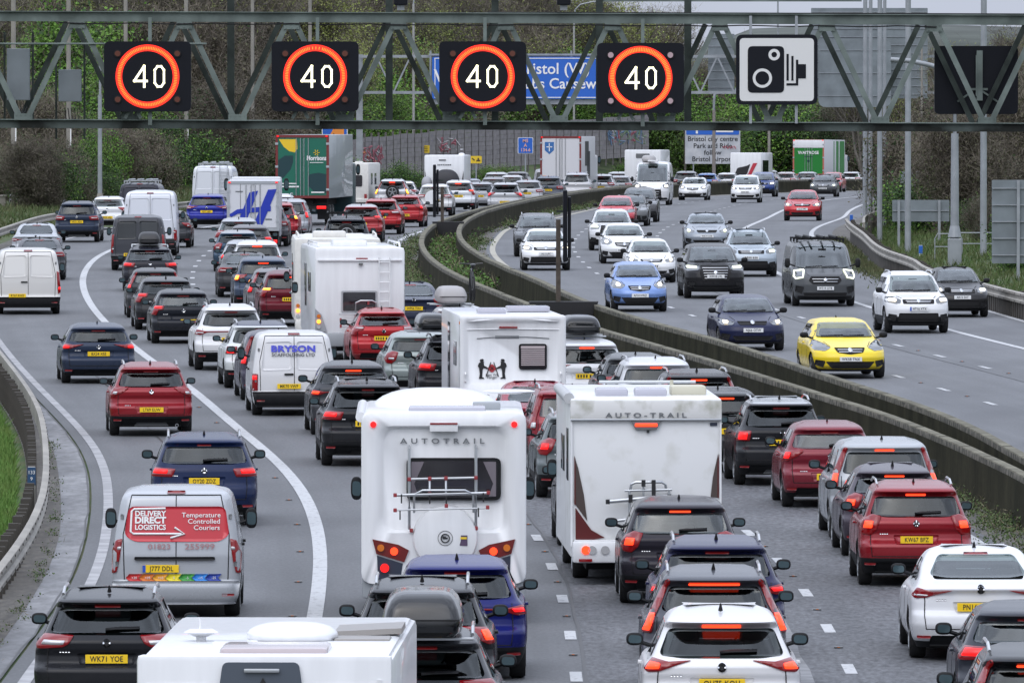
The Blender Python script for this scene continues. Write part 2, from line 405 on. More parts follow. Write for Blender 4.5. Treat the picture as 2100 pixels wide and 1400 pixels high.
DIRS = {'rear': ((0, 1, 0), 0, 2), 'front': ((0, -1, 0), 0, 2), 'side+': ((-1, 0, 0), 1, 2), 'side-': ((1, 0, 0), 1, 2), 'top': ((0, 0, -1), 0, 1)}
def patch(bm, bvh, view, poly, off=.006, mi=0, grid=.09, thick=.02):
    gz_ = grid*.55 if view in ('rear', 'front') else grid
    """lay a flat outline on the body surface seen from one side, with a real edge"""
    dv, ia, ib = DIRS[view]; dv = Vector(dv)
    t = bmesh.new(); vs = []
    for a, b in poly:
        c = [0.0, 0.0, 0.0]; c[ia] = a; c[ib] = b; vs.append(t.verts.new(c))
    try: t.faces.new(vs)
    except ValueError: t.free(); return
    for ax, i in ((ia, 0), (ib, 1)):
        lo = min(p[i] for p in poly); hi = max(p[i] for p in poly); n = int((hi-lo)/(grid if i == 0 else gz_))
        for k in range(1, n+1):
            co = [0.0]*3; co[ax] = lo+(hi-lo)*k/(n+1); no = [0.0]*3; no[ax] = 1
            bmesh.ops.bisect_plane(t, geom=t.verts[:]+t.edges[:]+t.faces[:], plane_co=co, plane_no=no)
    bmesh.ops.triangulate(t, faces=t.faces[:])
    t.verts.ensure_lookup_table(); hits = {}; nrm = {}
    for v in t.verts:
        o = v.co-dv*20; h = bvh.ray_cast(o, dv)
        if h[0] is None:
            h = bvh.find_nearest(v.co+dv*0) if False else (None,)
        hits[v.index] = h[0]; nrm[v.index] = (h[1] if (h[0] is not None and h[1].dot(dv) < 0) else -dv)
    good = [h for h in hits.values() if h is not None]
    if not good: t.free(); return
    M = {}; B = {}
    for v in t.verts:
        h = hits[v.index]
        if h is None:
            h = min(good, key=lambda g: (g[ia]-v.co[ia])**2+(g[ib]-v.co[ib])**2).copy(); h[ia] = v.co[ia]; h[ib] = v.co[ib]
        M[v.index] = bm.verts.new(h+nrm.get(v.index, -dv)*off*1.25)
    for f in t.faces:
        try:
            g = bm.faces.new([M[v.index] for v in f.verts]); g.material_index = mi; g.smooth = True; g.normal_update()
            if g.normal.dot(dv) > 0: g.normal_flip()
        except ValueError: pass
    for e in t.edges:
        if len(e.link_faces) == 1:
            for v in e.verts:
                if v.index not in B: B[v.index] = bm.verts.new(M[v.index].co+dv*(off+thick))
            a, b = e.verts
            try: g = bm.faces.new((M[a.index], M[b.index], B[b.index], B[a.index])); g.material_index = mi
            except ValueError: pass
    t.free()
def ribbon(pl, w):
    """thin closed outline along a polyline"""
    P = [Vector(p) for p in pl]; A = []; Bq = []
    for i, p in enumerate(P):
        t = (P[min(i+1, len(P)-1)]-P[max(i-1, 0)]).normalized(); n = Vector((-t.y, t.x))*w/2
        A.append(tuple(p+n)); Bq.append(tuple(p-n))
    return A+Bq[::-1]
# shared small parts ------------------------------------------------------------
_shared = {}
def wheel_mesh(r, w):
    k = ('wheel', round(r, 2), round(w, 2))
    if k in _shared: return _shared[k]
    bm = bmesh.new(); prof = [(r*.62, -w/2+.01), (r*.93, -w/2), (r*.99, -w/2+.03), (r, 0), (r*.99, w/2-.03), (r*.93, w/2), (r*.62, w/2-.01)]
    n = 28; rings = [[bm.verts.new((x, rr*math.cos(2*math.pi*j/n), rr*math.sin(2*math.pi*j/n))) for j in range(n)] for rr, x in prof]
    for i in range(len(rings)-1):
        for j in range(n): bm.faces.new((rings[i][j], rings[i][(j+1) % n], rings[i+1][(j+1) % n], rings[i+1][j]))
    bm.faces.new(rings[0]); bm.faces.new(rings[-1][::-1]); fix(bm)
    _shared[k] = tomesh(bm, 'wheel', R(40)); _shared[k].materials.append(TYRE); return _shared[k]
def rim_mesh(r, w):
    k = ('rim', round(r, 2), round(w, 2))
    if k in _shared: return _shared[k]
    bm = bmesh.new()
    for s in (-1, 1):
        x = s*(w/2+.004)
        n = 24
        A = [[bm.verts.new((x+dx*s, rr*math.cos(2*math.pi*j/n), rr*math.sin(2*math.pi*j/n))) for j in range(n)] for rr, dx in ((r*.66, 0), (r*.6, .004), (r*.56, -.02))]
        for i in range(2):
            for j in range(n): bm.faces.new((A[i][j], A[i][(j+1) % n], A[i+1][(j+1) % n], A[i+1][j]))
        for q in range(5):
            a = 2*math.pi*q/5
            m = Matrix.Rotation(a, 3, 'X'); box(bm, m @ Vector((x-.008*s, 0, r*.31)), (.014, r*.17, r*.55), rot=m)
        cyl(bm, (x-.02*s, 0, 0), (x+.004*s, 0, 0), r*.14, n=12)
    fix(bm); _shared[k] = tomesh(bm, 'rim', R(35)); _shared[k].materials.append(ALLOY); return _shared[k]
def mirror_mesh(big=False):
    k = ('mirror', big)
    if k in _shared: return _shared[k]
    bm = bmesh.new(); w, h, t = (.100, .075, .075) if not big else (.085, .15, .07)
    bmesh.ops.create_uvsphere(bm, u_segments=16, v_segments=10, radius=1)
    for v in bm.verts:
        x, y, z = v.co; f = lambda c: math.copysign(abs(c)**.72, c)
        y2 = f(y); v.co = Vector((f(x)*w, (y2 if y2 > 0 else y2*.35)*t, f(z)*h))
    me = tomesh(bm, 'wing_mirror', R(50)); me.materials.append(TRIM)
    b2 = bmesh.new(); plate_xz(b2, rpoly([(-w*.74, -h*.62), (w*.76, -h*.66), (w*.78, h*.56), (-w*.7, h*.66)], .05), -t*.40, -t*.2); fix(b2)
    mg = tomesh(b2, 'mirror_glass'); mg.materials.append(MIRRORG)
    _shared[k] = (me, mg, w); return _shared[k]
def stalk_mesh(s):
    k = ('stalk', s)
    if k not in _shared:
        bm = bmesh.new(); tube(bm, [(-s*.24, .06, -.1), (-s*.1, .02, -.05), (0, 0, -.02)], .028, 6); fix(bm); _shared[k] = tomesh(bm, 'stalk', R(50)); _shared[k].materials.append(TRIM)
    return _shared[k]
# ------------------------------------------------------------------ body types
def scale_prof(p, k): return [(z*k, v) for z, v in p]
TY = {}
TY['hatch'] = dict(L=4.05, W=1.76, H=1.47, z0=.19, wr=.315, axles=(.72, 3.28), belt=.98, top=1.37, clad=.27,
    rear=[(.19,.22),(.27,.09),(.36,.02),(.50,0),(.60,.0),(.64,.05),(.67,.12),(.78,.145),(.82,.115),(.94,.11),(1.0,.17),(1.29,.45),(1.325,.31),(1.37,.33),(1.42,.58),(1.455,1.1),(1.47,1.5)],
    front=[(.19,.16),(.32,.02),(.55,0),(.68,.07),(.78,.26),(.90,.78),(.96,1.05),(1.0,1.14),(1.2,1.42),(1.35,1.74),(1.42,2.05),(1.455,2.3),(1.47,2.45)],
    width=[(.19,.90),(.30,.965),(.50,1.0),(.80,.99),(.93,.955),(.99,.895),(1.2,.785),(1.34,.70),(1.40,.655),(1.44,.57),(1.462,.46),(1.47,.36)])
TY['suv'] = dict(L=4.42, W=1.84, H=1.63, z0=.21, wr=.35, axles=(.86, 3.52), belt=1.06, top=1.52, clad=.46,
    rear=[(.21,.24),(.30,.10),(.40,.02),(.52,0),(.66,.0),(.70,.05),(.73,.13),(.86,.155),(.90,.125),(1.02,.12),(1.08,.19),(1.44,.47),(1.475,.29),(1.52,.31),(1.57,.55),(1.61,1.2),(1.63,1.7)],
    front=[(.21,.18),(.38,.02),(.65,0),(.80,.05),(.92,.20),(1.0,.78),(1.05,1.06),(1.09,1.16),(1.3,1.46),(1.48,1.84),(1.57,2.2),(1.61,2.5),(1.63,2.7)],
    width=[(.21,.90),(.36,.975),(.60,1.0),(.90,.985),(1.02,.955),(1.08,.885),(1.3,.785),(1.48,.71),(1.55,.665),(1.60,.58),(1.62,.48),(1.63,.38)])
TY['estate'] = dict(L=4.75, W=1.83, H=1.49, z0=.19, wr=.33, axles=(.92, 3.74), belt=.98, top=1.38, clad=.30,
    rear=[(.19,.18),(.30,.05),(.50,0),(.64,.02),(.68,.08),(.92,.12),(.99,.17),(1.32,.54),(1.352,.40),(1.385,.42),(1.44,.7),(1.475,1.3),(1.49,1.9)],
    front=[(.19,.16),(.32,.02),(.55,0),(.68,.07),(.76,.24),(.90,.95),(.95,1.22),(.99,1.32),(1.2,1.68),(1.36,2.05),(1.44,2.4),(1.475,2.7),(1.49,2.85)],
    width=[(.19,.90),(.30,.965),(.50,1.0),(.80,.99),(.92,.96),(.98,.91),(1.2,.80),(1.36,.72),(1.42,.67),(1.46,.58),(1.48,.48),(1.49,.38)])
TY['sedan'] = dict(L=4.75, W=1.84, H=1.44, z0=.18, wr=.33, axles=(.98, 3.86), belt=.98, top=1.33, clad=.27,
    rear=[(.18,.2),(.30,.06),(.48,0),(.62,.02),(.66,.08),(.90,.09),(.965,.02),(1.0,.10),(1.04,.62),(1.22,1.05),(1.34,1.42),(1.40,1.75),(1.43,2.1),(1.44,2.35)],
    front=[(.18,.16),(.32,.02),(.52,0),(.66,.07),(.75,.24),(.88,.98),(.93,1.28),(.97,1.38),(1.2,1.82),(1.34,2.15),(1.40,2.4),(1.43,2.6),(1.44,2.7)],
    width=[(.18,.90),(.30,.965),(.48,1.0),(.80,.99),(.92,.955),(.98,.90),(1.04,.84),(1.2,.79),(1.33,.71),(1.39,.64),(1.42,.54),(1.434,.46),(1.44,.38)])
TY['mpv'] = dict(L=4.4, W=1.83, H=1.65, z0=.19, wr=.32, axles=(.78, 3.5), belt=1.04, top=1.53, clad=.28,
    rear=[(.19,.16),(.30,.05),(.50,0),(.66,.02),(.70,.08),(1.0,.10),(1.06,.14),(1.47,.30),(1.51,.22),(1.55,.25),(1.60,.5),(1.635,1.1),(1.65,1.6)],
    front=[(.19,.16),(.32,.02),(.60,0),(.75,.07),(.88,.28),(1.0,.72),(1.05,.92),(1.09,1.0),(1.3,1.32),(1.48,1.66),(1.59,2.05),(1.635,2.4),(1.65,2.6)],
    width=[(.19,.90),(.30,.965),(.55,1.0),(.88,.99),(1.0,.965),(1.06,.93),(1.3,.86),(1.5,.79),(1.58,.73),(1.62,.64),(1.64,.5),(1.65,.4)])
TY['smallvan'] = dict(L=4.45, W=1.85, H=1.86, z0=.19, wr=.32, axles=(.80, 3.6), belt=1.1, top=1.74, clad=.22, rr=.14, br=.045, tr=.015,
    rear=[(.19,.10),(.26,.02),(.38,0),(.50,.0),(.53,.05),(.9,.05),(1.1,.07),(1.65,.17),(1.73,.20),(1.80,.30),(1.845,.7),(1.86,1.2)],
    front=[(.19,.16),(.32,.02),(.60,0),(.78,.06),(.92,.26),(1.05,.68),(1.12,.9),(1.2,1.02),(1.5,1.45),(1.7,1.85),(1.80,2.25),(1.845,2.6),(1.86,2.8)],
    width=[(.19,.90),(.30,.97),(.55,1.0),(.95,.995),(1.08,.975),(1.3,.94),(1.6,.885),(1.72,.85),(1.79,.80),(1.835,.70),(1.855,.56),(1.86,.46)])
TY['van'] = dict(L=5.1, W=1.97, H=1.98, z0=.20, wr=.345, axles=(1.0, 4.1), belt=1.15, top=1.86, clad=.24, rr=.12, br=.04, tr=.012,
    rear=[(.20,.12),(.28,.02),(.42,0),(.54,.0),(.57,.05),(.95,.05),(1.2,.06),(1.75,.16),(1.85,.20),(1.92,.30),(1.965,.7),(1.98,1.2)],
    front=[(.20,.16),(.34,.02),(.68,0),(.88,.05),(1.0,.22),(1.14,.68),(1.2,.86),(1.28,.96),(1.6,1.38),(1.82,1.78),(1.92,2.15),(1.965,2.5),(1.98,2.7)],
    width=[(.20,.90),(.30,.97),(.55,1.0),(1.0,.995),(1.15,.98),(1.4,.95),(1.7,.90),(1.82,.87),(1.90,.82),(1.95,.72),(1.972,.58),(1.98,.46)])
TY['bigvan'] = dict(L=5.9, W=2.05, H=2.5, z0=.24, wr=.35, axles=(1.1, 4.9), belt=1.3, top=2.35, clad=.26, rr=.10, br=.03, tr=.01,
    rear=[(.24,.12),(.30,.02),(.46,0),(.58,.0),(.61,.05),(1.3,.05),(2.2,.09),(2.33,.12),(2.43,.24),(2.485,.7),(2.5,1.2)],
    front=[(.24,.16),(.38,.02),(.8,0),(1.0,.06),(1.14,.26),(1.25,.58),(1.32,.72),(1.42,.82),(1.8,1.2),(2.1,1.55),(2.3,1.95),(2.42,2.3),(2.48,2.7),(2.5,2.9)],
    width=[(.24,.92),(.34,.97),(.6,1.0),(1.3,1.0),(1.8,.975),(2.2,.94),(2.33,.91),(2.42,.86),(2.47,.77),(2.49,.64),(2.5,.5)])
# ------------------------------------------------------------------ rear and front faces ((u of half width, z/H) outlines of the nearside, mirrored)
RS = dict(
 wide=dict(lamp=[(.50,.665),(.97,.675),(.985,.60),(.95,.565),(.60,.58),(.52,.61)], lit=[(.62,.65),(.93,.655),(.94,.60),(.64,.60)], plate=.49, line=.555),
 split=dict(lamp=[(.56,.63),(.97,.645),(.99,.55),(.60,.545)], lit=[(.70,.62),(.95,.625),(.96,.585),(.71,.58)], plate=.50, line=.53),
 tri=dict(lamp=[(.62,.675),(.98,.665),(.99,.56),(.90,.55),(.72,.60),(.60,.655)], lit=[(.86,.645),(.96,.645),(.965,.58),(.87,.58)], plate=.37, line=.58),
 tall=dict(lamp=[(.84,.92),(.93,.92),(.975,.74),(.99,.68),(.99,.52),(.86,.52),(.88,.66),(.86,.74)], lit=[(.89,.66),(.97,.66),(.975,.54),(.88,.54)], plate=.42, line=.56),
 square=dict(lamp=[(.70,.63),(.97,.63),(.97,.52),(.70,.52)], lit=[(.76,.61),(.93,.61),(.93,.54),(.76,.54)], plate=.50, line=.42),
 strip=dict(lamp=[(0,.605),(.70,.60),(.98,.625),(.99,.55),(.86,.545),(.66,.585),(0,.59)], lit=[(.80,.60),(.96,.605),(.965,.57),(.82,.57)], plate=.47, line=.54),
 slim=dict(lamp=[(.42,.655),(.72,.645),(.97,.67),(.99,.60),(.93,.575),(.78,.585),(.70,.605)], lit=[(.80,.63),(.95,.64),(.955,.595),(.80,.60)], plate=.50, line=.54),
 round=dict(lamp=[(.68,.68),(.86,.70),(.97,.66),(.99,.58),(.93,.51),(.80,.50),(.70,.56)], lit=[(.78,.63),(.92,.63),(.92,.57),(.78,.57)], plate=.46, line=.50),
 ell=dict(lamp=[(.66,.70),(.97,.70),(.99,.54),(.84,.53),(.80,.62),(.66,.63)], lit=[(.72,.685),(.95,.685),(.955,.65),(.72,.65)], plate=.49, line=.55),
 van=dict(lamp=[(.87,.50),(.985,.50),(.99,.30),(.87,.30)], lit=[(.885,.48),(.975,.48),(.975,.43),(.885,.43)], plate=.30, line=None),
 vanhi=dict(lamp=[(.90,.66),(.975,.64),(.985,.34),(.91,.31)], lit=[(.915,.42),(.975,.42),(.975,.38),(.915,.38)], plate=.29, line=None),
 courier=dict(lamp=[(.86,.615),(.955,.60),(1.0,.50),(.985,.345),(.92,.355),(.88,.45)], lit=[(.90,.58),(.95,.57),(.95,.53),(.90,.53)], plate=.385, line=None),
 bigvan=dict(lamp=[(.88,.40),(.985,.40),(.985,.24),(.88,.24)], lit=[(.90,.39),(.97,.39),(.97,.355),(.90,.355)], plate=.28, line=None),
)
FS = dict(
 sharp=dict(head=[(.52,.52),(.97,.60),(.985,.545),(.90,.475),(.60,.475)], lit=[(.70,.545),(.85,.56),(.85,.505),(.72,.50)], grille=[(-.46,.54),(.46,.54),(.38,.475),(-.38,.475)], low=[(-.62,.28),(.62,.28),(.54,.20),(-.54,.20)], plate=.385),
 eye=dict(head=[(.50,.53),(.66,.60),(.93,.66),(.985,.56),(.93,.49),(.66,.475)], lit=[(.66,.565),(.79,.60),(.82,.53),(.68,.515)], grille=[(-.42,.53),(.42,.53),(.34,.45),(0,.42),(-.34,.45)], low=[(-.66,.30),(.66,.30),(.52,.185),(-.52,.185)], plate=.34),
 big=dict(head=[(.52,.60),(.97,.62),(.985,.55),(.90,.515),(.56,.53)], lit=[(.60,.595),(.92,.605),(.92,.57),(.60,.56)], grille=[(-.48,.61),(.48,.61),(.52,.46),(.42,.34),(-.42,.34),(-.52,.46)], low=[(-.80,.25),(.80,.25),(.74,.19),(-.74,.19)], plate=.42),
 mid=dict(head=[(.54,.555),(.74,.60),(.97,.60),(.985,.52),(.70,.49),(.56,.50)], lit=[(.68,.57),(.90,.575),(.90,.53),(.68,.52)], grille=[(-.50,.56),(.50,.56),(.48,.49),(-.48,.49)], low=[(-.60,.34),(.60,.34),(.66,.20),(-.66,.20)], plate=.41),
 van=dict(head=[(.58,.58),(.72,.60),(.96,.56),(.985,.46),(.90,.42),(.66,.44)], lit=[(.64,.57),(.93,.55),(.95,.47),(.90,.44),(.70,.455)], grille=[(-.45,.47),(.45,.47),(.52,.41),(.40,.35),(-.40,.35),(-.52,.41)], low=[(-.70,.22),(.70,.22),(.66,.15),(-.66,.15)], plate=.29),
 bigvan=dict(head=[(.62,.46),(.92,.52),(.985,.42),(.94,.38),(.66,.40)], lit=[(.70,.455),(.88,.465),(.88,.41),(.72,.41)], grille=[(-.52,.36),(.52,.36),(.56,.20),(-.56,.20)], low=[(-.60,.17),(.60,.17),(.58,.12),(-.58,.12)], plate=.17),
)
PROTO = {}
def proto(kind, rs, fs, face, lights, opts):
    """parts list of one design: (name, mesh, location, parent name or None)"""
    key = (kind, rs, fs, face, lights, tuple(sorted(opts.items())))
    if key in PROTO: return PROTO[key]
    T = dict(TY[kind]); H, W, L = T['H'], T['W'], T['L']
    v = opts.get('var', 0)
    if v:
        f_, dw = ((1, 0), (.72, .022), (1.3, -.022))[v]; b_ = T['belt']; yb_ = interp(T['rear'], b_)
        T['rear'] = [(z, y if z <= b_+.01 else yb_+(y-yb_)*f_) for z, y in T['rear']]
        T['width'] = [(z, w_ if z <= b_-.1 else w_+dw*min(1, (z-b_+.1)/.2)) for z, w_ in T['width']]
        T['front'] = [(z, y if z <= .8 else y*(.96 if v == 1 else 1.03)) for z, y in T['front']]
    if 'clad' in opts: T['clad'] = opts['clad'] or None
    if opts.get('roof2'): T['roofz'] = T['top']
    hw = lambda z: sm(T['width'], z)*W/2
    c0, c1 = T['belt']+.075, T['top']-(.10 if kind not in ('sedan',) else .06)
    if rs == 'tall' and face == 'rear': uu = .74
    else: uu = .79
    if kind not in ('smallvan', 'van', 'bigvan'): c1 = min(c1, interpz_top(T)-.05) if kind != 'sedan' else c1
    T['cabin'] = (rpoly([(-uu*hw(c0), c0), (uu*hw(c0), c0), (uu*hw(c1), c1), (-uu*hw(c1), c1)], .06), (-1.0 if kind not in ('smallvan', 'van', 'bigvan') else L-2.4), L+1.0)
    if kind == 'bigvan': T['cabin'] = (T['cabin'][0], L-2.0, L+1)
    bm, bvh = make_shell(T); body = cut_arches(bm, T)
    P = [('body', body, (0, 0, 0), None)]
    isvan = kind in ('smallvan', 'van', 'bigvan')
    def mirr(poly): return [(-a, b) for a, b in poly[::-1]]
    def uv(poly): return [(u*hw(v*H), v*H) for u, v in poly]
    def add(name, fn, mats, parent=None, ang=R(40)):
        b = bmesh.new(); fn(b)
        if not b.verts: b.free(); return
        me = tomesh(b, name)
        for m in (mats if isinstance(mats, list) else [mats]): me.materials.append(m)
        P.append((name, me, (0, 0, 0), parent))
    # wheels and mirrors
    tw = .21 if not isvan else .22
    for s in (-1, 1):
        for y in T['axles']:
            P.append(('wheel', wheel_mesh(T['wr'], tw), (s*(W/2-tw/2-.025), y, T['wr']), None)); P.append(('rim', rim_mesh(T['wr'], tw), (0, 0, 0), 'wheel'))
        mm, mg, mw = mirror_mesh(isvan)
        ym = L-interp(T['front'], T['belt'])-.42; zm = T['belt']+.09+(0.1 if isvan else 0)
        P.append(('wing_mirror', mm, (s*(hw(T['belt'])+.13), ym, zm), None)); P.append(('mirror_glass', mg, (0, 0, 0), 'wing_mirror')); P.append(('stalk', stalk_mesh(s), (0, 0, 0), 'wing_mirror'))
    # windscreen, rear window, side windows
    zb, zt = T['belt'], T['top']
    gl = lights.get('glassl') and GLASSL or GLASSR
    ws = [(-.86*hw(zb+.03), zb+.035), (.86*hw(zb+.03), zb+.035), (.88*hw(zt-.03), zt-.005), (.5*hw(zt), zt+.012), (-.5*hw(zt), zt+.012), (-.88*hw(zt-.03), zt-.005)]
    add('windscreen', lambda b: patch(b, bvh, 'front', rpoly(ws, .07), .004), GLASSW)
    if not isvan:
        if kind == 'sedan': z1, z2, ub, ut = 1.07, 1.36, .84, .80
        else: z1, z2, ub, ut = zb+.035, (interpz_top(T))-.006, .89, .91
        z1 += opts.get('winlow', 0)
        if rs == 'tall': ub = .83; ut = .82
        pts = [(-ub*hw(z1), z1+.03), (-.55*hw(z1), z1), (.55*hw(z1), z1), (ub*hw(z1), z1+.03), (ut*hw(z2), z2-.02), (-ut*hw(z2), z2-.02)]
        add('rear_window', lambda b: patch(b, bvh, 'rear', rpoly(pts, .06), .005), gl)
    for s, vw in ((1, 'side+'), (-1, 'side-')):
        yr = interp(T['rear'], (zb+zt)/2)+.30; yf = L-interp(T['front'], zb+.05)-.30; yft = L-interp(T['front'], zt-.06)-.22; yrt = interp(T['rear'], zt-.06)+.34
        if isvan: yr = yrt = L-2.35-(.4 if kind == 'bigvan' else 0)
        if kind == 'bigvan': zt2 = 1.95; yft = L-interp(T['front'], zt2)-.3
        else: zt2 = zt-.05
        poly = [(yr, zb+.03), (yf, zb+.02), (yft, zt2), (yrt+.1, zt2)]
        add('side_window', lambda b: patch(b, bvh, vw, rpoly(poly, .08), .004, grid=.2), GLASS)
        def side(b):
            for yy in ((yr+yf)/2-.05,): patch(b, bvh, vw, ribbon([(yy, zb+.01), (yy-.02, zt2)], .05), .007)
        if not isvan: add('door_pillar', side, TRIM)
        def seams(b):
            for yy in ((yr+yf)/2-.05, (yr+yf)/2+1.0, (yr+yf)/2-.95):
                patch(b, bvh, vw, ribbon([(yy, T['wr']*1.1), (yy, zb)], .012), .002)
        add('door_seam', seams, DARK)
        def hand(b):
            for yy in ((yr+yf)/2+.12, (yr+yf)/2-.85):
                if yy > T['axles'][0]+.3: patch(b, bvh, vw, rrect(yy, zb-.12, .2, .035, .012), .03, thick=.03)
        add('door_handle', hand, PAINT if not isvan else TRIM)
    # seats and driving mirror seen through the glass
    ys = L-interp(T['front'], T['belt'])-1.25
    hb_ = T['belt']+.02
    for s in (-1, 1):
        add('front_seat', lambda b: (box(b, (s*.36, ys, hb_-.22), (.50, .14, .60), bevel=.06), box(b, (s*.36, ys+.02, hb_+.19), (.27, .10, .20), bevel=.04)), SEAT)
    if not isvan: add('rear_seat', lambda b: (box(b, (0, ys-1.0 if kind != 'sedan' else ys-.95, hb_-.2), (1.2, .16, .50), bevel=.05), box(b, (-.38, ys-1.0, hb_+.10), (.25, .09, .15), bevel=.03), box(b, (.38, ys-1.0, hb_+.10), (.25, .09, .15), bevel=.03)), SEAT)
    add('driving_mirror', lambda b: box(b, (0, ys+.62, T['top']-.11), (.24, .03, .065), bevel=.01), TRIM)
    add('steering_wheel', lambda b: tube(b, [(.36+.19*math.cos(a), ys+.62+.05*math.sin(a), hb_-.02+.18*math.sin(a)) for a in [math.pi*k/8 for k in range(9)]], .014, 6), TRIM)
    if face == 'rear':
        S = RS[rs]; lampm = [RED, REDLIT, CLEAR]
        for s in (1, -1):
            poly = S['lamp'] if s == 1 else mirr(S['lamp']); lit = S['lit'] if s == 1 else mirr(S['lit'])
            add('tail_lamp', lambda b: patch(b, bvh, 'rear', rpoly(uv(poly), .018, 2), .012), RED)
            if lights['tail']:
                lm = {1: REDLIT, 2: BRAKE, 3: AMBERLIT}[lights['tail']]
                add('lamp_element', lambda b: patch(b, bvh, 'rear', rpoly(uv(lit), .012, 2), .019, thick=.008), lm, 'tail_lamp')
            else:
                add('lamp_element', lambda b: patch(b, bvh, 'rear', rpoly([((a[0]-s*.02), a[1]-.0) for a in uv([(p[0]*.985, p[1]*.5+S['lit'][2][1]*.5-.0) for p in lit])], .01, 2), .018, thick=.008), CLEAR, 'tail_lamp')
        def refl(b):
            for s in (1, -1): patch(b, bvh, 'rear', rrect(s*.80*W/2, .23*H if not isvan else .185*H, .17, .035, .01), .012)
        add('reflector', refl, RED)
        if S['line'] and not isvan:
            add('bumper_seam', lambda b: [patch(b, bvh, 'rear', ribbon(uv([(-.78, .30), (-.80, .42), (-.80, .55), (-.84, .64)]), .012), .0035, thick=.004), patch(b, bvh, 'rear', ribbon(uv([(.78, .30), (.80, .42), (.80, .55), (.84, .64)]), .012), .0035, thick=.004), patch(b, bvh, 'rear', ribbon(uv([(-.78, .30), (.78, .30)]), .012), .0035, thick=.004)], DARK)
        if not isvan:
            # lower valance, wiper, badge, plate recess, high brake lamp, aerial
            add('lower_bumper', lambda b: patch(b, bvh, 'rear', rpoly(uv([(-.80, .15), (.80, .15), (.72, .245), (-.72, .245)]), .03), .014), TRIM)
            if opts.get('diff', 1): add('skid_plate', lambda b: patch(b, bvh, 'rear', rpoly(uv([(-.45, .16), (.45, .16), (.36, .205), (-.36, .205)]), .02), .024), GREYP if opts.get('skid') else DARK)
            add('exhaust', lambda b: [ring_xz(b, s*.60*W/2, .155*H, .026, .038, .0, .2, 14) for s in ((1,) if opts.get('one', 1) else (1, -1))], CHROME)
            if kind != 'sedan':
                zw = T['belt']+.085
                add('wiper', lambda b: patch(b, bvh, 'rear', ribbon([(-.02, zw), (.12, zw+.015), (.40, zw+.02)], .032), .02), TRIM)
            pz = S['plate']*H
            add('plate_recess', lambda b: patch(b, bvh, 'rear', rpoly([(-.33, pz-.075), (.33, pz-.075), (.37, pz+.07), (-.37, pz+.07)], .03), .003, thick=.005), DARK if opts.get('recess') else PAINT)
            bz = {'sedan': .66}.get(kind, .61)*H
            if abs(bz-pz) < .13: bz = pz+.15
            add('badge', lambda b: patch(b, bvh, 'rear', circ(0, bz, .048, 16), .012), CHROME)
            add('badge_core', (lambda b: patch(b, bvh, 'rear', rrect(0, bz, .062, .02, .008), .017, thick=.006)) if opts.get('var') == 1 else (lambda b: patch(b, bvh, 'rear', circ(0, bz, .026, 14), .017, thick=.006)) if opts.get('var') == 2 or kind == 'sedan' else lambda b: patch(b, bvh, 'rear', [(-.028, bz+.02), (0, bz-.012), (.028, bz+.02), (.02, bz+.03), (0, bz+.005), (-.02, bz+.03)], .017, thick=.006), DARK, 'badge')
            add('model_lettering', lambda b: [patch(b, bvh, 'rear', rrect(-.62*W/2+.035*k, pz+.09, .024, .022, .004), .004, thick=.004) for k in range(4)], CHROME)
            zt3 = interpz_top(T)+.012
            bw = opts.get('bw', .16)
            add('high_brake_lamp', lambda b: patch(b, bvh, 'rear', rrect(0, zt3 if kind != 'sedan' else 1.345, bw*2, .028, .01), .010), BRAKE if lights['tail'] >= 2 else RED)
        else:
            # van doors
            zt4 = T['top']+.02
            add('door_seam', lambda b: [patch(b, bvh, 'rear', ribbon(pl, .014), .003, thick=.004) for pl in ([(0, .56 if kind == 'smallvan' else .6), (0, zt4)], [(-.84*hw(1.2), .56), (-.86*hw(1.2), 1.2), (-.84*hw(zt4), zt4)], [(.84*hw(1.2), .56), (.86*hw(1.2), 1.2), (.84*hw(zt4), zt4)], [(-.84*hw(zt4), zt4), (.84*hw(zt4), zt4)])], DARK)
            if opts.get('panel', 1):
                z1, z2 = (1.0, 1.62) if kind != 'bigvan' else (1.35, 2.2)
                if kind == 'van': z1, z2 = 1.12, 1.76
                pm = GLASS if opts.get('vglass') else PAINT
                for s in (1, -1):
                    pp = [(s*.05, z1+.02), (s*.80*hw(z1), z1), (s*.80*hw(z2), z2), (s*.05, z2+.02)]
                    add('rear_window' if pm is GLASS else 'pressed_panel', lambda b: patch(b, bvh, 'rear', rpoly(pp if s == 1 else pp[::-1], .09), .009), pm)
            if opts.get('bar', 0): add('grab_bar', lambda b: patch(b, bvh, 'rear', rrect(opts['bar'][0], opts['bar'][1], opts['bar'][2], .05, .02), .028), TRIM)
            else: add('door_latch', lambda b: patch(b, bvh, 'rear', rrect(-.12, .52*H-.05 if kind != 'bigvan' else 1.15, .2, .04, .015), .02), TRIM)
            add('rear_bumper', lambda b: patch(b, bvh, 'rear', rpoly(uv([(-1.0, .115), (1.0, .115), (.985, .285 if kind == 'smallvan' else .265), (-.985, .285 if kind == 'smallvan' else .265)]), .03), .012, thick=.05), (TRIM if opts.get('bumper', 1) else PAINT))
            add('hinge', lambda b: [patch(b, bvh, 'rear', rrect(s*.91*hw(z), z, .035, .07, .01), .015) for s in (-1, 1) for z in (T['H']*.42, T['H']*.78)], GREYP)
            add('high_brake_lamp', lambda b: patch(b, bvh, 'rear', rrect(0, zt4-.0+.03, .26, .035, .012), .012), RED)
    else:
        S = FS[fs]; fy = L
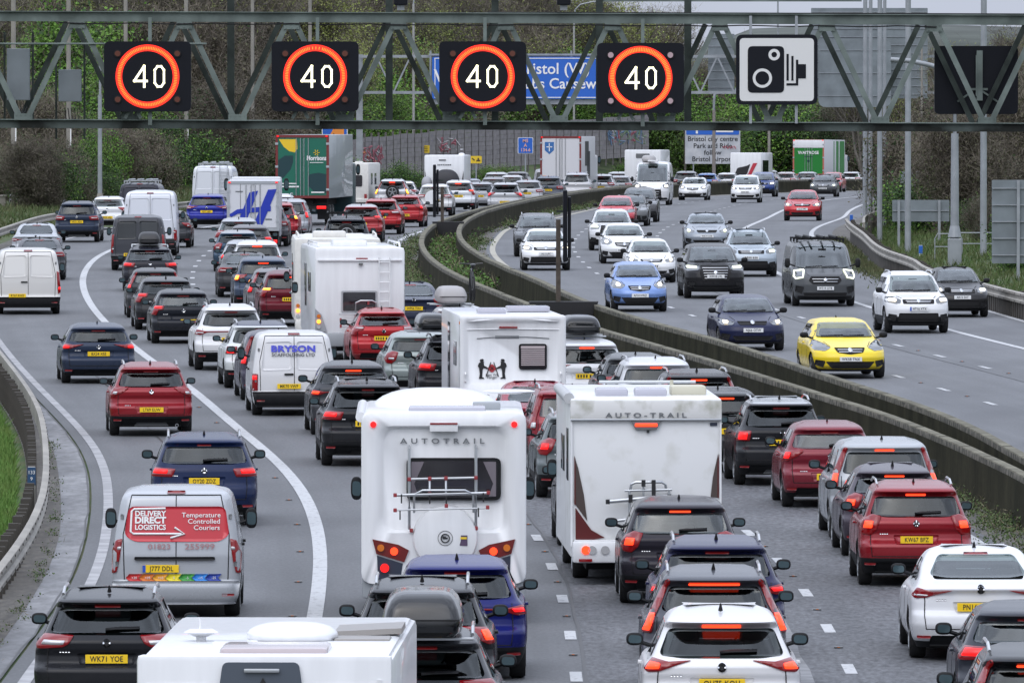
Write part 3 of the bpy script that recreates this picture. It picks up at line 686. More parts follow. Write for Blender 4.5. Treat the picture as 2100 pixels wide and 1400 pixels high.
        for s in (1, -1):
            poly = S['head'] if s == 1 else mirr(S['head']); lit = S['lit'] if s == 1 else mirr(S['lit'])
            add('headlight', lambda b: patch(b, bvh, 'front', rpoly(uv(poly), .025, 3), .008), HEAD)
            if lights['head']: add('lamp_element', lambda b: patch(b, bvh, 'front', rpoly(uv(lit), .03, 3) if fs != 'van' else ribbon([(a_*.985+s*.008, c_) for a_, c_ in uv(lit)]+uv(lit)[:1], .035), .015, thick=.008, grid=.05), {1: HEADLIT, 2: DRL}[lights['head']], 'headlight')
        gm = DARK
        add('grille', lambda b: patch(b, bvh, 'front', rpoly(uv(S['grille']), .03), .008), gm)
        gz = [v for _, v in S['grille']]; g0, g1 = min(gz)*H, max(gz)*H; gw = max(abs(u) for u, _ in S['grille'])*W/2
        if opts.get('chrome', 1):
            def bars(b):
                n = opts.get('bars', 2)
                for k in range(n):
                    zz = g0+(g1-g0)*(k+1)/(n+1); patch(b, bvh, 'front', rrect(0, zz, gw*1.7*(.78+.22*(k+1)/(n+1)), .016, .006), .016, thick=.008)
            add('grille_bar', bars, CHROME)
        add('lower_intake', lambda b: patch(b, bvh, 'front', rpoly(uv(S['low']), .03), .010), DARK)
        def fog(b):
            for s in (1, -1):
                q = [(.66, .31), (.90, .33), (.93, .24), (.74, .20)]; q = q if s == 1 else mirr(q); patch(b, bvh, 'front', rpoly(uv(q), .025), .009)
        if fs not in ('bigvan',): add('fog_lamp_recess', fog, DARK)
        add('splitter', lambda b: patch(b, bvh, 'front', rpoly(uv([(-.9, .135), (.9, .135), (.86, .175), (-.86, .175)]), .02), .014), TRIM)
        add('badge', lambda b: patch(b, bvh, 'front', circ(0, (g0+g1)/2+.01, .055, 18), .022, thick=.016), CHROME)
        add('bonnet_seam', lambda b: [patch(b, bvh, 'front', ribbon(uv([(s*.50, S['grille'][0][1]+.015), (s*.60, (S['grille'][0][1]+T['belt']/H)/2), (s*.64, T['belt']/H-.045)]), .011), .003, thick=.004) for s in (1, -1)], DARK)
        add('wiper', lambda b: [patch(b, bvh, 'front', ribbon([(x0, zb+.055), (x0-.5, zb+.075)], .03), .018) for x0 in (.05, .55)], TRIM)
    # plate mount height and surface
    pz = (RS[rs]['plate'] if face == 'rear' else FS[fs]['plate'])*H
    if kind == 'sedan' and face == 'rear': pz = .50*H
    hits = [bvh.ray_cast(Vector((x, -20 if face == 'rear' else 20, pz+dz)), Vector((0, 1 if face == 'rear' else -1, 0)))[0] for x in (-.25, 0, .25) for dz in (-.06, 0, .06)]
    ys = [h.y for h in hits if h]
    py = (min(ys)-.02) if face == 'rear' else (max(ys)+.02)
    if kind not in ('bigvan', 'van', 'smallvan'):
        add('aerial', lambda b: (cyl(b, (0, (1.0 if kind != 'sedan' else 1.9), H-.03), (0, (.96 if kind != 'sedan' else 1.86), H+.05), .03, .008, n=6)), DARK)
    if opts.get('rails'):
        rm = TRIM if opts['rails'] == 2 else CHROME
        for s in (1, -1):
            def rail(b):
                ya, yb = .75, L-2.0; q = []
                xr = hw(T['top']+.01)*.93
                for k in range(9):
                    t = k/8; q.append((s*xr, ya+(yb-ya)*t, H-.045+.065*min(1, 4*min(t, 1-t))+(.0)))
                tube(b, q, .02, 6)
            add('roof_rail', rail, rm)
    PROTO[key] = (P, T, bvh, (pz, py)); return PROTO[key]
def interpz_top(T):
    """height where the rear window meets the spoiler lip"""
    r = T['rear']
    for (a, x), (b, y) in zip(r, r[1:]):
        if y < x-.05 and a > T['belt']: return a
    return T['top']-.06
_plates = {}
def plate_mesh(txt, rear, eu=False):
    k = (txt, rear, eu)
    if k in _plates: return _plates[k]
    s = 1 if rear else -1
    bm = bmesh.new(); box(bm, (0, 0, 0), (.52, .014, .111), 0, bevel=.003)
    if eu: box(bm, (-s*.238, -s*.0085, 0), (.044, .004, .104), 1)
    me = tomesh(bm, 'number_plate'); me.materials.append(YPL if rear else WPL); me.materials.append(BLUEP)
    b2 = bmesh.new()
    if txt: add_text(b2, txt, (.012 if eu else 0, -.009, -.002), .098, bold=.012, depth=.003, sx=.80, spacing=1.08)
    else:
        for i in range(7):
            x = -.205+.062*i+(.02 if i > 3 else 0); box(b2, (x, -.009, 0), (.034, .003, .066)); 
    if not rear:
        bmesh.ops.rotate(b2, verts=b2.verts[:], cent=(0, 0, 0), matrix=Matrix.Rotation(math.pi, 3, 'Z'))
    mt = tomesh(b2, 'plate_characters'); mt.materials.append(BLK)
    _plates[k] = (me, mt); return _plates[k]
def W_at(d):
    return math.atan((W1.slope(d)+W2.slope(d))/2)
SPOTS = []
def place(kind, x, y, L, H, anchor='g', oncoming=False, yaw=None):
    """rear (or, oncoming, front) centre of a vehicle seen at pixel x; y is its ground line (g) or its roof line (r)"""
    if anchor == 'g': X, d = G(x, y)
    else:
        X, d = G(x, y, H); back = 1.9 if not oncoming else 2.2
        d -= back; X = ray(x, y)[0]*d
        while not oncoming and X > W1(d)-1.7 and d < 860: d += 2.0; X = ray(x, y)[0]*d      # keep to its own side of the wall
    c = {'sl': (L12.slope(d)+LIN.slope(d))/2}['sl'] if not oncoming else (R23.slope(d)+RSO.slope(d))/2
    th = math.atan(c) if yaw is None else R(yaw)
    hv = Vector((math.sin(th), math.cos(th), 0))
    P = Vector((X, d, 0))+hv*L/2; z = zg(P.y)
    SPOTS.append((x, y, round(X, 1), round(d, 1)))
    return Vector((P.x, P.y, z)), th, hv
def car(kind, col, x, a, y, label, rs='wide', fs='mid', tail=0, head=1, plate=None, W=None, H=None, L=None, oncoming=False, yaw=None, cat='car', name=None, eu=False, glassl=0, roofcol=None, group=None, **opts):
    T0 = TY[kind]; face = 'front' if oncoming else 'rear'
    lights = dict(tail=tail, head=head, glassl=glassl)
    class HD(dict):
        def __hash__(s): return hash(tuple(sorted(s.items())))
    if roofcol: opts['roof2'] = 1
    if kind in ('hatch', 'suv', 'estate'): opts['var'] = sum(map(ord, label)) % 3
    P, T, bvh, (pz, py) = proto(kind, rs if face == 'rear' else 'wide', fs if face == 'front' else 'mid', face, HD(lights), opts)
    sx = (W or T['W'])/T['W']; sy = (L or T['L'])/T['L']; sz = (H or T['H'])/T['H']
    loc, th, hv = place(kind, x, y, T['L']*sy, T['H']*sz, a, oncoming, yaw)
    nm = name or {'hatch': 'hatchback_car', 'suv': 'suv_car', 'estate': 'estate_car', 'sedan': 'saloon_car', 'mpv': 'people_carrier', 'smallvan': 'small_van', 'van': 'panel_van', 'bigvan': 'high_roof_van'}[kind]
    root = empty(nm, loc, 0, label, cat, group or ('oncoming traffic on the far carriageway' if oncoming else 'queuing traffic on the near carriageway'))
    sl = math.atan(dzg(loc.y))
    root.rotation_euler = (sl if not oncoming else -sl, 0, -th if not oncoming else math.pi-th)
    root.scale = (sx, sy, sz)
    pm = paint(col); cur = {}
    for (n, me, l, par) in P:
        o = bpy.data.objects.new(n, me); COL.objects.link(o)
        if par: o.parent = cur[par]; o.location = l
        else: o.parent = root; o.location = (l[0], l[1]-T['L']/2, l[2])
        cur[n] = o
        for i, sl_ in enumerate(o.material_slots):
            if sl_.material is PAINT:
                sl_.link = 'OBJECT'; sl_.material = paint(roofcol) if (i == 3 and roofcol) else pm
    if plate is not False:
        me, mt = plate_mesh(plate or '', face == 'rear', eu)
        o = link('number_plate', me, root, None, (opts.get('px', 0), py-T['L']/2, pz+opts.get('pdz', 0)))
        link('plate_characters', mt, o)
    root['_len'] = T['L']; del root['_len']
    return root, T, bvh
# ------------------------------------------------------------------ ground, carriageways, markings
def noise_mix(n, vec, scale, detail=6, rough=.55):
    z = n.nodes.new('ShaderNodeTexNoise'); z.inputs['Scale'].default_value = scale; z.inputs['Detail'].default_value = detail; z.inputs['Roughness'].default_value = rough
    n.links.new(vec, z.inputs['Vector']); return z.outputs['Fac']
def road_mat(name, c1, c2, grain, gscale, lanes=None):
    m = bpy.data.materials.new(name); m.use_nodes = True; n = m.node_tree; b = n.nodes['Principled BSDF']; b.inputs['Roughness'].default_value = .62
    b.inputs['Specular IOR Level'].default_value = .4
    tc = n.nodes.new('ShaderNodeTexCoord'); mp = n.nodes.new('ShaderNodeMapping'); mp.inputs['Scale'].default_value = (1, .22, 1); n.links.new(tc.outputs['Object'], mp.inputs[0])
    a = noise_mix(n, mp.outputs[0], .55, 5); g = noise_mix(n, mp.outputs[0], gscale, 3, .7)
    mx = n.nodes.new('ShaderNodeMixRGB'); mx.inputs[1].default_value = (*c1, 1); mx.inputs[2].default_value = (*c2, 1)
    mr = n.nodes.new('ShaderNodeMapRange'); mr.inputs['From Min'].default_value = .38; mr.inputs['From Max'].default_value = .62; n.links.new(a, mr.inputs[0]); n.links.new(mr.outputs[0], mx.inputs[0])
    gr = n.nodes.new('ShaderNodeMapRange'); gr.inputs['From Min'].default_value = .32; gr.inputs['From Max'].default_value = .68; gr.inputs['To Min'].default_value = 1-grain; gr.inputs['To Max'].default_value = 1+grain; n.links.new(g, gr.inputs[0])
    ml = n.nodes.new('ShaderNodeMixRGB'); ml.blend_type = 'MULTIPLY'; ml.inputs[0].default_value = 1; n.links.new(mx.outputs[0], ml.inputs[1]); n.links.new(gr.outputs[0], ml.inputs[2])
    if lanes:
        uv = n.nodes.new('ShaderNodeUVMap'); m3 = n.nodes.new('ShaderNodeMapping'); m3.inputs['Scale'].default_value = (1.7, .018, 1); n.links.new(uv.outputs[0], m3.inputs[0])
        s1_ = noise_mix(n, m3.outputs[0], 1.0, 4, .6); sep = n.nodes.new('ShaderNodeSeparateXYZ'); n.links.new(uv.outputs[0], sep.inputs[0])
        w1_ = n.nodes.new('ShaderNodeMath'); w1_.operation = 'MULTIPLY_ADD'; w1_.inputs[1].default_value = 2*math.pi/3.62; w1_.inputs[2].default_value = lanes; n.links.new(sep.outputs[0], w1_.inputs[0])
        w2_ = n.nodes.new('ShaderNodeMath'); w2_.operation = 'COSINE'; n.links.new(w1_.outputs[0], w2_.inputs[0])
        w3_ = n.nodes.new('ShaderNodeMath'); w3_.operation = 'MULTIPLY_ADD'; w3_.inputs[1].default_value = -.075; w3_.inputs[2].default_value = .72; n.links.new(w2_.outputs[0], w3_.inputs[0])
        w4_ = n.nodes.new('ShaderNodeMath'); w4_.operation = 'MULTIPLY_ADD'; w4_.inputs[1].default_value = .56; n.links.new(s1_, w4_.inputs[0]); n.links.new(w3_.outputs[0], w4_.inputs[2])
        m5 = n.nodes.new('ShaderNodeMixRGB'); m5.blend_type = 'MULTIPLY'; m5.inputs[0].default_value = 1; n.links.new(ml.outputs[0], m5.inputs[1]); n.links.new(w4_.outputs[0], m5.inputs[2]); ml = m5
    n.links.new(ml.outputs[0], b.inputs['Base Color'])
    bp = n.nodes.new('ShaderNodeBump'); bp.inputs['Strength'].default_value = .25; n.links.new(g, bp.inputs['Height']); n.links.new(bp.outputs[0], b.inputs['Normal'])
    return m
ASPH = road_mat('asphalt_worn', (.083,.087,.093), (.106,.110,.117), .20, 18, 2*math.pi*1.25/3.62)
ASPHR = road_mat('asphalt_far_side', (.090,.094,.102), (.112,.117,.126), .14, 18, -2*math.pi*.9/3.62)
ASPHC = road_mat('asphalt_coarse', (.066,.069,.076), (.094,.097,.105), .6, 11, 2*math.pi*1.25/3.62)
CONC = road_mat('edge_concrete', (.13,.133,.14), (.22,.222,.23), .35, 3.5)
DIRT = road_mat('verge_dirt', (.055,.048,.038), (.10,.092,.078), .5, 7)
def paintmat():
    m = bpy.data.materials.new('road_paint'); m.use_nodes = True; n = m.node_tree; b = n.nodes['Principled BSDF']; b.inputs['Roughness'].default_value = .55
    tc = n.nodes.new('ShaderNodeTexCoord'); mp = n.nodes.new('ShaderNodeMapping'); mp.inputs['Scale'].default_value = (1, .3, 1); n.links.new(tc.outputs['Object'], mp.inputs[0])
    g = noise_mix(n, mp.outputs[0], 9, 5, .65); mr = n.nodes.new('ShaderNodeMapRange'); mr.inputs['From Min'].default_value = .52; mr.inputs['From Max'].default_value = .72; n.links.new(g, mr.inputs[0])
    mx = n.nodes.new('ShaderNodeMixRGB'); mx.inputs[1].default_value = (.44,.45,.46,1); mx.inputs[2].default_value = (.20,.20,.21,1); n.links.new(mr.outputs[0], mx.inputs[0]); n.links.new(mx.outputs[0], b.inputs['Base Color'])
    return m
RPAINT = paintmat()
def grassmat():
    m = bpy.data.materials.new('verge_grass'); m.use_nodes = True; n = m.node_tree; b = n.nodes['Principled BSDF']; b.inputs['Roughness'].default_value = .9
    tc = n.nodes.new('ShaderNodeTexCoord'); a = noise_mix(n, tc.outputs['Object'], .35, 6); g = noise_mix(n, tc.outputs['Object'], 5, 5, .7)
    mx = n.nodes.new('ShaderNodeMixRGB'); mx.inputs[1].default_value = (.035,.075,.014,1); mx.inputs[2].default_value = (.075,.085,.03,1)
    mr = n.nodes.new('ShaderNodeMapRange'); mr.inputs['From Min'].default_value = .4; mr.inputs['From Max'].default_value = .6; n.links.new(a, mr.inputs[0]); n.links.new(mr.outputs[0], mx.inputs[0])
    m2 = n.nodes.new('ShaderNodeMixRGB'); m2.blend_type = 'MULTIPLY'; m2.inputs[0].default_value = 1; r2 = n.nodes.new('ShaderNodeMapRange'); r2.inputs['To Min'].default_value = .4; r2.inputs['To Max'].default_value = 1.6; n.links.new(g, r2.inputs[0])
    n.links.new(mx.outputs[0], m2.inputs[1]); n.links.new(r2.outputs[0], m2.inputs[2]); n.links.new(m2.outputs[0], b.inputs['Base Color']); return m
GRASSG = grassmat()
GLC = from_px([(0,1163),(43,1114),(77,1051),(94,1017),(96,966),(91,877),(83,834),(57,794),(28,754),(0,720),(0,469),(48,453),(108,437)], .75, [(60,-6.9),(100,-7.0),(300,-17.0),(350,-20.2),(372,-20.6)])
GL = smooth(Curve([(d, x) for d, x in zip(GLC.d, GLC.x) if d < 440]+[(d, LED(d)-1.3) for d in (480, 520, 560, 620, 700, 780, 860, 940)]), 60, 930, 8)
GRC = from_px([(1741,455.5),(1767,474.6),(1815,510.5),(1875,532),(1892,544),(1923,556),(2007,577.5),(2100,601)], .8, [(60,30),(150,26.6),(200,23.6),(250,19.6)])
GR = Curve([(d, x) for d, x in zip(GRC.d, GRC.x)]+[(d, REG(d)+1.4) for d in (520, 600, 700, 800, 900)])
def zt(x, d):
    z = zg(d)
    if d < 1000:
        l = GL(min(d, 930))-1.5-x; r = x-(GR(min(d, 900))+1.2)
        if l > 0:
            k = min(1, max(0, (d-540)/90)); z += min(l, 12)/12*2.6*k + (min(l, 30)*.05)*min(1, max(0, (d-380)/80))*(1-k)
            z += .12*mnoise.noise(Vector((x*.3, d*.1, 0)))*min(1, l)
        if r > 0:
            k = min(1, max(0, (d-230)/60)); z += (min(r, 22)*.16)*k+.15*mnoise.noise(Vector((x*.3, d*.1, 3)))*min(1, r)
    else:
        k = min(1, (d-1000)/1500); z += 3+k*10
        z += 14*k*max(0, (x-60)/1200 if x < 1500 else 1)
    return z
bm = bmesh.new()
ds = list(np.arange(-300, 60, 40))+list(np.arange(60, 1000, 6))+list(np.arange(1000, 5000, 200))
cols = []
for d in ds:
    dd = min(max(d, 60), 930); gl = GL(dd); gr = GR(dd)
    xs = [gl-900, gl-300, gl-120, gl-60, gl-40, gl-28, gl-20, gl-14, gl-10, gl-6, gl-3, gl-1.4, gl, (gl+gr)/2, gr, gr+1.2, gr+3, gr+6, gr+10, gr+15, gr+22, gr+30, gr+45, gr+70, gr+130, gr+300, gr+900]
    cols.append([bm.verts.new((x, d, zt(x, float(max(d, 60))) if d > 0 else 0.0)) for x in xs])
for i in range(len(cols)-1):
    for k in range(len(cols[0])-1): bm.faces.new((cols[i][k], cols[i][k+1], cols[i+1][k+1], cols[i+1][k]))
for v in bm.verts: v.co.z -= .03
tag(obj('ground', bm, GRASSG, None, R(60)), kind='structure')
def strip(name, ca, cb, d0, d1, h, m, step=5, base=None):
    bm = bmesh.new(); pr = None; d = d0; uvl = bm.loops.layers.uv.new('UVMap')
    while d <= d1:
        a, b = ca(d), cb(d); q = [bm.verts.new((a+(b-a)*t, d, zg(d)+h)) for t in (0, .5, 1)]
        if pr:
            for k in range(2):
                f = bm.faces.new((pr[k], pr[k+1], q[k+1], q[k]))
                if base:
                    for l in f.loops: l[uvl].uv = (l.vert.co.x-base(l.vert.co.y), l.vert.co.y)
        pr = q; d += step
    return tag(obj(name, bm, m), kind='structure')
strip('road', lambda d: LED(d)-.3, lambda d: LIN(d)+.35, 60, 930, 0, ASPH, 5, W1)
strip('road', lambda d: RIN(d)-.5, lambda d: REG(d)+1.0, 60, 930, 0, ASPHR, 5, W2)
strip('road_patch', lambda d: L23(d)+.12, lambda d: LIN(d)+.3, 60, 196, .004, ASPHC, 4, W1)
strip('drain_channel', lambda d: GL(d)+.25, lambda d: LED(d)-.34, 60, 450, .004, CONC, 4)
strip('gravel_verge', lambda d: GL(d)-.35, lambda d: GL(d)+.26, 60, 450, .008, DIRT, 4)
strip('median_verge', lambda d: LIN(d)+.30, lambda d: W1(d)+.1, 60, 930, .004, DIRT, 4)
strip('median_verge', lambda d: W2(d)-.1, lambda d: RIN(d)-.25, 60, 930, .004, DIRT, 4)
strip('gravel_verge', lambda d: REG(d)+.9, lambda d: GR(d)+.4, 60, 930, .004, DIRT, 5)
def off(c, o): return lambda d: c(d)+o
def mark(name, c, w, d0, d1, dash=None, phase=0.0, m=None, h=.009):
    bm = bmesh.new()
    segs = [(d0, d1)] if not dash else []
    if dash:
        a = phase
        while a-9 > d0: a -= 9
        while a < d1: segs.append((a-dash/2, a+dash/2)); a += 9
    for s, e in segs:
        n = max(1, int((e-s)/3)); pr = None
        for k in range(n+1):
            d = s+(e-s)*k/n; x = c(d); t = math.atan(c.slope(d)) if hasattr(c, 'slope') else 0; hw = w/2/math.cos(t)
            q = [bm.verts.new((x-hw, d, zg(d)+h)), bm.verts.new((x+hw, d, zg(d)+h))]
            if pr: bm.faces.new((pr[0], pr[1], q[1], q[0]))
            pr = q
    return tag(obj(name, bm, m or RPAINT), kind='structure')
mark('edge_line', LED, .17, 60, 900, m=mat('greyed_paint', (.38,.38,.39), .6, col2=(.22,.22,.23), nscale=1.5))
mark('lane_line', L12, .225, 60, 900)
mark('lane_line', L23, .16, 60, 900, 2.0, 129.0)
mark('lane_line', L34, .16, 60, 900, 2.0, 130.6)
mark('edge_line', LIN, .20, 60, 900)
mark('edge_line', RIN, .22, 60, 900, m=mat('worn_paint', (.36,.34,.28), .6, noise=.2))
mark('lane_line', R23, .14, 60, 900, 2.0, 225.9)
mark('lane_line', R12, .14, 60, 900, 2.0, 250.7)
mark('lane_line', RSO, .22, 60, 900)
mark('edge_line', REG, .20, 60, 900)
# dark joints and a paler worn stripe in the surface
TAR = mat('tar_joint', (.028,.028,.03), .5)
class Off:
    def __init__(s, c, o, wob=0, seed=0): s.c, s.o, s.w, s.s = c, o, wob, seed
    def __call__(s, d): return s.c(d)+s.o+s.w*mnoise.noise(Vector((d*.25, s.s, 0)))
    def slope(s, d): return s.c.slope(d)
mark('tar_joint', Off(LED, -.36, .05), .03, 60, 300, m=TAR, h=.011)
mark('tar_joint', Off(L23, .13, .06, 3), .045, 100, 200, m=TAR, h=.010)
mark('worn_stripe', Off(L34, -.75, .12, 5), .42, 100, 158, m=mat('worn_stripe', (.165,.168,.175), .6, noise=.25, nscale=3), h=.008)
mark('tar_joint', Off(R12, -.4, .05, 7), .03, 150, 400, m=TAR, h=.008)
mark('tar_joint', Off(L12, -1.9, .05, 9), .03, 100, 260, m=TAR, h=.008)
# cat's eyes along the lane lines
def studs(c, d0, d1, ph, name='road_stud'):
    proto_m = None
    d = ph
    while d < d1:
        if d >= d0:
            if proto_m is None:
                bm = bmesh.new(); box(bm, (0, 0, .01), (.12, .12, .02), 0, bevel=.008); box(bm, (0, -.062, .012), (.035, .006, .010), 1); proto_m = tomesh(bm, name); proto_m.materials.append(GREYP); proto_m.materials.append(AMBER)
            o = link(name, proto_m, None, None, (c(d), d, zg(d)+.008)); o['label'] = 'small cat eye road stud set in the asphalt lane line'; o['category'] = 'road stud'; o['group'] = 'cat eye studs along the lane lines'
        d += 9
studs(Off(L12, -.32), 120, 235, 124.5); studs(Off(L23, 0), 120, 180, 124.5); studs(Off(L34, 0), 120, 165, 126.1); studs(Off(R12, 0), 240, 300, 246.2); studs(Off(R23, 0), 225, 260, 230.4)

# ------------------------------------------------------------------ central concrete walls, guardrails
def wallmat():
    m = bpy.data.materials.new('stained_concrete'); m.use_nodes = True; n = m.node_tree; b = n.nodes['Principled BSDF']; b.inputs['Roughness'].default_value = .9; b.inputs['Specular IOR Level'].default_value = .08
    tc = n.nodes.new('ShaderNodeTexCoord'); mp = n.nodes.new('ShaderNodeMapping'); mp.inputs['Scale'].default_value = (1.2, .5, .25); n.links.new(tc.outputs['Object'], mp.inputs[0])
    a = noise_mix(n, mp.outputs[0], 1.6, 6, .65); g = noise_mix(n, tc.outputs['Object'], 9, 4)
    mx = n.nodes.new('ShaderNodeMixRGB'); mx.inputs[1].default_value = (.013,.0135,.007,1); mx.inputs[2].default_value = (.036,.034,.020,1)
    mr = n.nodes.new('ShaderNodeMapRange'); mr.inputs['From Min'].default_value = .35; mr.inputs['From Max'].default_value = .65; n.links.new(a, mr.inputs[0]); n.links.new(mr.outputs[0], mx.inputs[0])
    m2 = n.nodes.new('ShaderNodeMixRGB'); m2.blend_type = 'MULTIPLY'; m2.inputs[0].default_value = 1; r2 = n.nodes.new('ShaderNodeMapRange'); r2.inputs['To Min'].default_value = .5; r2.inputs['To Max'].default_value = 1.5; n.links.new(g, r2.inputs[0])
    n.links.new(mx.outputs[0], m2.inputs[1]); n.links.new(r2.outputs[0], m2.inputs[2]); n.links.new(m2.outputs[0], b.inputs['Base Color']); return m
WALLM = wallmat(); CAPM = mat('mossy_wall_top', (.17,.16,.115), .85, col2=(.075,.07,.045), nscale=1.2)
def sweep(name, c, prof, d0, d1, m, step=4, mi_fn=None, hfn=None):
    bm = bmesh.new(); pr = None; d = d0; mats = m
    while d <= d1:
        x = c(d); z = zg(d); s = c.slope(d); k = math.sqrt(1+s*s)
        q = [bm.verts.new((x+px*k, d, z+pz+(hfn(d) if hfn and pz > .3 else 0))) for px, pz in prof]
        if pr:
            for i in range(len(prof)):
                j = (i+1) % len(prof); f = bm.faces.new((pr[i], pr[j], q[j], q[i])); f.material_index = mi_fn(i) if mi_fn else 0
        else: bm.faces.new(q[::-1])
        pr = q; d += step
    bm.faces.new(pr); fix(bm); return obj(name, bm, mats, None, R(35))
DRIPM = mat('wall_edge_drips', (.13,.12,.095), .85, col2=(.02,.02,.011), nscale=5, rmin=.42, rmax=.56)
wp = [(-.20, 0), (.20, 0), (.17, .12), (.115, .25), (.104, WALL_H-.12), (.10, WALL_H-.02), (.085, WALL_H), (-.085, WALL_H), (-.10, WALL_H-.02), (-.104, WALL_H-.12), (-.115, .25), (-.17, .12)]
CAPM2 = mat('wall_joint', (.05,.048,.036), .9)
def build_wall(c, lab, seed):
    r = empty('barrier_wall', (c(200), 200, 0), 0, lab, 'concrete barrier')
    o = sweep('wall_run', c, wp, 60, 900, [WALLM, CAPM, DRIPM], 3, lambda i: 1 if i in (5, 6, 7) else 2 if i in (4, 8) else 0, lambda d: .02*mnoise.noise(Vector((d*.12, seed, 0))))
    o.parent = r; o.matrix_parent_inverse = Matrix.Translation(-r.location)
    jb = bmesh.new(); d = 140.0
    while d < 420:
        box(jb, (c(d), d, zg(d)+WALL_H-.004), (.168, .05, .014), rot=Matrix.Rotation(-math.atan(c.slope(d)), 3, 'Z')); d += 4.5
    j = obj('joint', jb, CAPM2, r); j.matrix_parent_inverse = Matrix.Translation(-r.location)
build_wall(W1, 'stained concrete wall nearer the queuing cars, with moss along its top', 1.0)
build_wall(W2, 'stained concrete wall nearer the oncoming cars, with moss along its top', 5.0)
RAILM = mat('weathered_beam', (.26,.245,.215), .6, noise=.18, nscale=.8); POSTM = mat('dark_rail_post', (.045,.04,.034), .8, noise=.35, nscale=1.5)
beam = [(0,.44),(.05,.46),(.055,.52),(.01,.56),(.01,.63),(.055,.67),(.05,.73),(0,.75),(-.06,.75),(-.06,.44)]
def guardrail(c, d0, d1, lab, side, pd0, pd1, ps, hscale=1.0, shade=False):
    r = empty('guardrail', (c(d0), d0, 0), 0, lab, 'guardrail')
    o = sweep('beam', c, [(side*a, b*hscale) for a, b in beam], d0, d1, RAILM, 3); o.parent = r; o.matrix_parent_inverse = Matrix.Translation(-r.location)
    bm = bmesh.new(); box(bm, (0, 0, .37), (.16, .11, .74*hscale), 0, bevel=.01); pm = tomesh(bm, 'post'); pm.materials.append(POSTM)
    bb = bmesh.new(); d = pd0
    while d < min(pd1, 260 if side > 0 else pd1):
        for z in (.49, .70): box(bb, (c(d)+side*.056, d, zg(d)+z*hscale), (.012, .12, .035))
        d += 1.6
    q = obj('splice_bolt', bb, POSTM, r); q.matrix_parent_inverse = Matrix.Translation(-r.location)
    d = pd0; k = 0
    while d < pd1 and k < 95:
        p = link('post', pm, r, None, (c(d)-side*.26-r.location.x, d-r.location.y, zg(d)+random.uniform(-.04, .03))); d += ps; k += 1
    return r
guardrail(GL, 60, 500, 'weathered steel beam guardrail along the grass verge by the exit lane', 1, 130, 245, 1.22)
guardrail(GR, 200, 420, 'beam guardrail on the verge beyond the oncoming lanes', -1, 292, 418, 1.4, 1.06)
guardrail(Off(Curve([(412,14.6),(430,15.3),(460,17.5),(520,22),(600,29)]), 0), 412, 600, 'farther guardrail starting behind the grey sign posts', -1, 412, 520, 1.6)
# slatted dark face under the right hand rail
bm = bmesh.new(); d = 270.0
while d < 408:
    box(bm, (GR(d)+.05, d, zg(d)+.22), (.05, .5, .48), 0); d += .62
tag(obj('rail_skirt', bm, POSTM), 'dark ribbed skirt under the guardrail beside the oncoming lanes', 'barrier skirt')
# ------------------------------------------------------------------ vegetation
def leafmat(name, c1, c2, rnd=.25, nscale=.5, tr=0.0):
    m = mat(name, c1, .85, col2=c2, nscale=nscale, objrand=rnd); return m
TWIG = leafmat('bare_twigs', (.085,.070,.054), (.15,.13,.10), .35, .4); TWIG2 = leafmat('budding_twigs', (.19,.20,.055), (.23,.29,.07), .25, .4); BARK = mat('grey_bark', (.115,.105,.09), .9, noise=.3, nscale=3)
LGREEN = leafmat('spring_leaves', (.075,.185,.020), (.14,.24,.04), .3, .8); DGREEN = leafmat('ivy_leaves', (.018,.05,.012), (.04,.085,.022), .35, .8); BRAM = leafmat('bramble_stems', (.10,.085,.058), (.065,.072,.03), .35, .8)
rng = np.random.default_rng(3)
def blades(centers, n, L, w, up=.3, spread=.5, leaf=False):
    """thin triangles or little leaf quads scattered about the given centres"""
    c = centers[rng.integers(0, len(centers), n)]+rng.normal(0, 1, (n, 3))*np.array(spread)
    d = rng.normal(0, 1, (n, 3)); d[:, 2] = d[:, 2]*.8+up*1.6; d /= np.linalg.norm(d, axis=1)[:, None]
    s = np.cross(d, rng.normal(0, 1, (n, 3))); s /= np.linalg.norm(s, axis=1)[:, None]
    ll = L*rng.uniform(.5, 1.3, (n, 1)); ww = w*rng.uniform(.6, 1.3, (n, 1))
    if leaf:
        V = np.stack([c-d*ll/2, c+s*ww/2, c+d*ll/2, c-s*ww/2], 1); return V.reshape(-1, 3), 4
    V = np.stack([c-s*ww/2, c+s*ww/2, c+d*ll], 1); return V.reshape(-1, 3), 3
def mesh_np(name, sets, mats_):
    V = np.concatenate([s[0] for s in sets]); me = bpy.data.meshes.new(name)
    loops = []; starts = []; tot = []; mi = []; vo = 0
    for (v, k, m) in sets:
        n = len(v)//k; loops.append(np.arange(len(v))+vo); starts.append(np.arange(n)*k+vo); tot.append(np.full(n, k)); mi.append(np.full(n, m)); vo += len(v)
    loops = np.concatenate(loops); starts = np.concatenate(starts); tot = np.concatenate(tot); mi = np.concatenate(mi)
    me.vertices.add(len(V)); me.vertices.foreach_set('co', V.astype(np.float32).ravel()); me.loops.add(len(loops)); me.loops.foreach_set('vertex_index', loops.astype(np.int32))
    me.polygons.add(len(starts)); me.polygons.foreach_set('loop_start', starts.astype(np.int32)); me.polygons.foreach_set('loop_total', tot.astype(np.int32)); me.polygons.foreach_set('material_index', mi.astype(np.int32))
    me.update(calc_edges=True); me.validate()
    for m in mats_: me.materials.append(m)
    return me
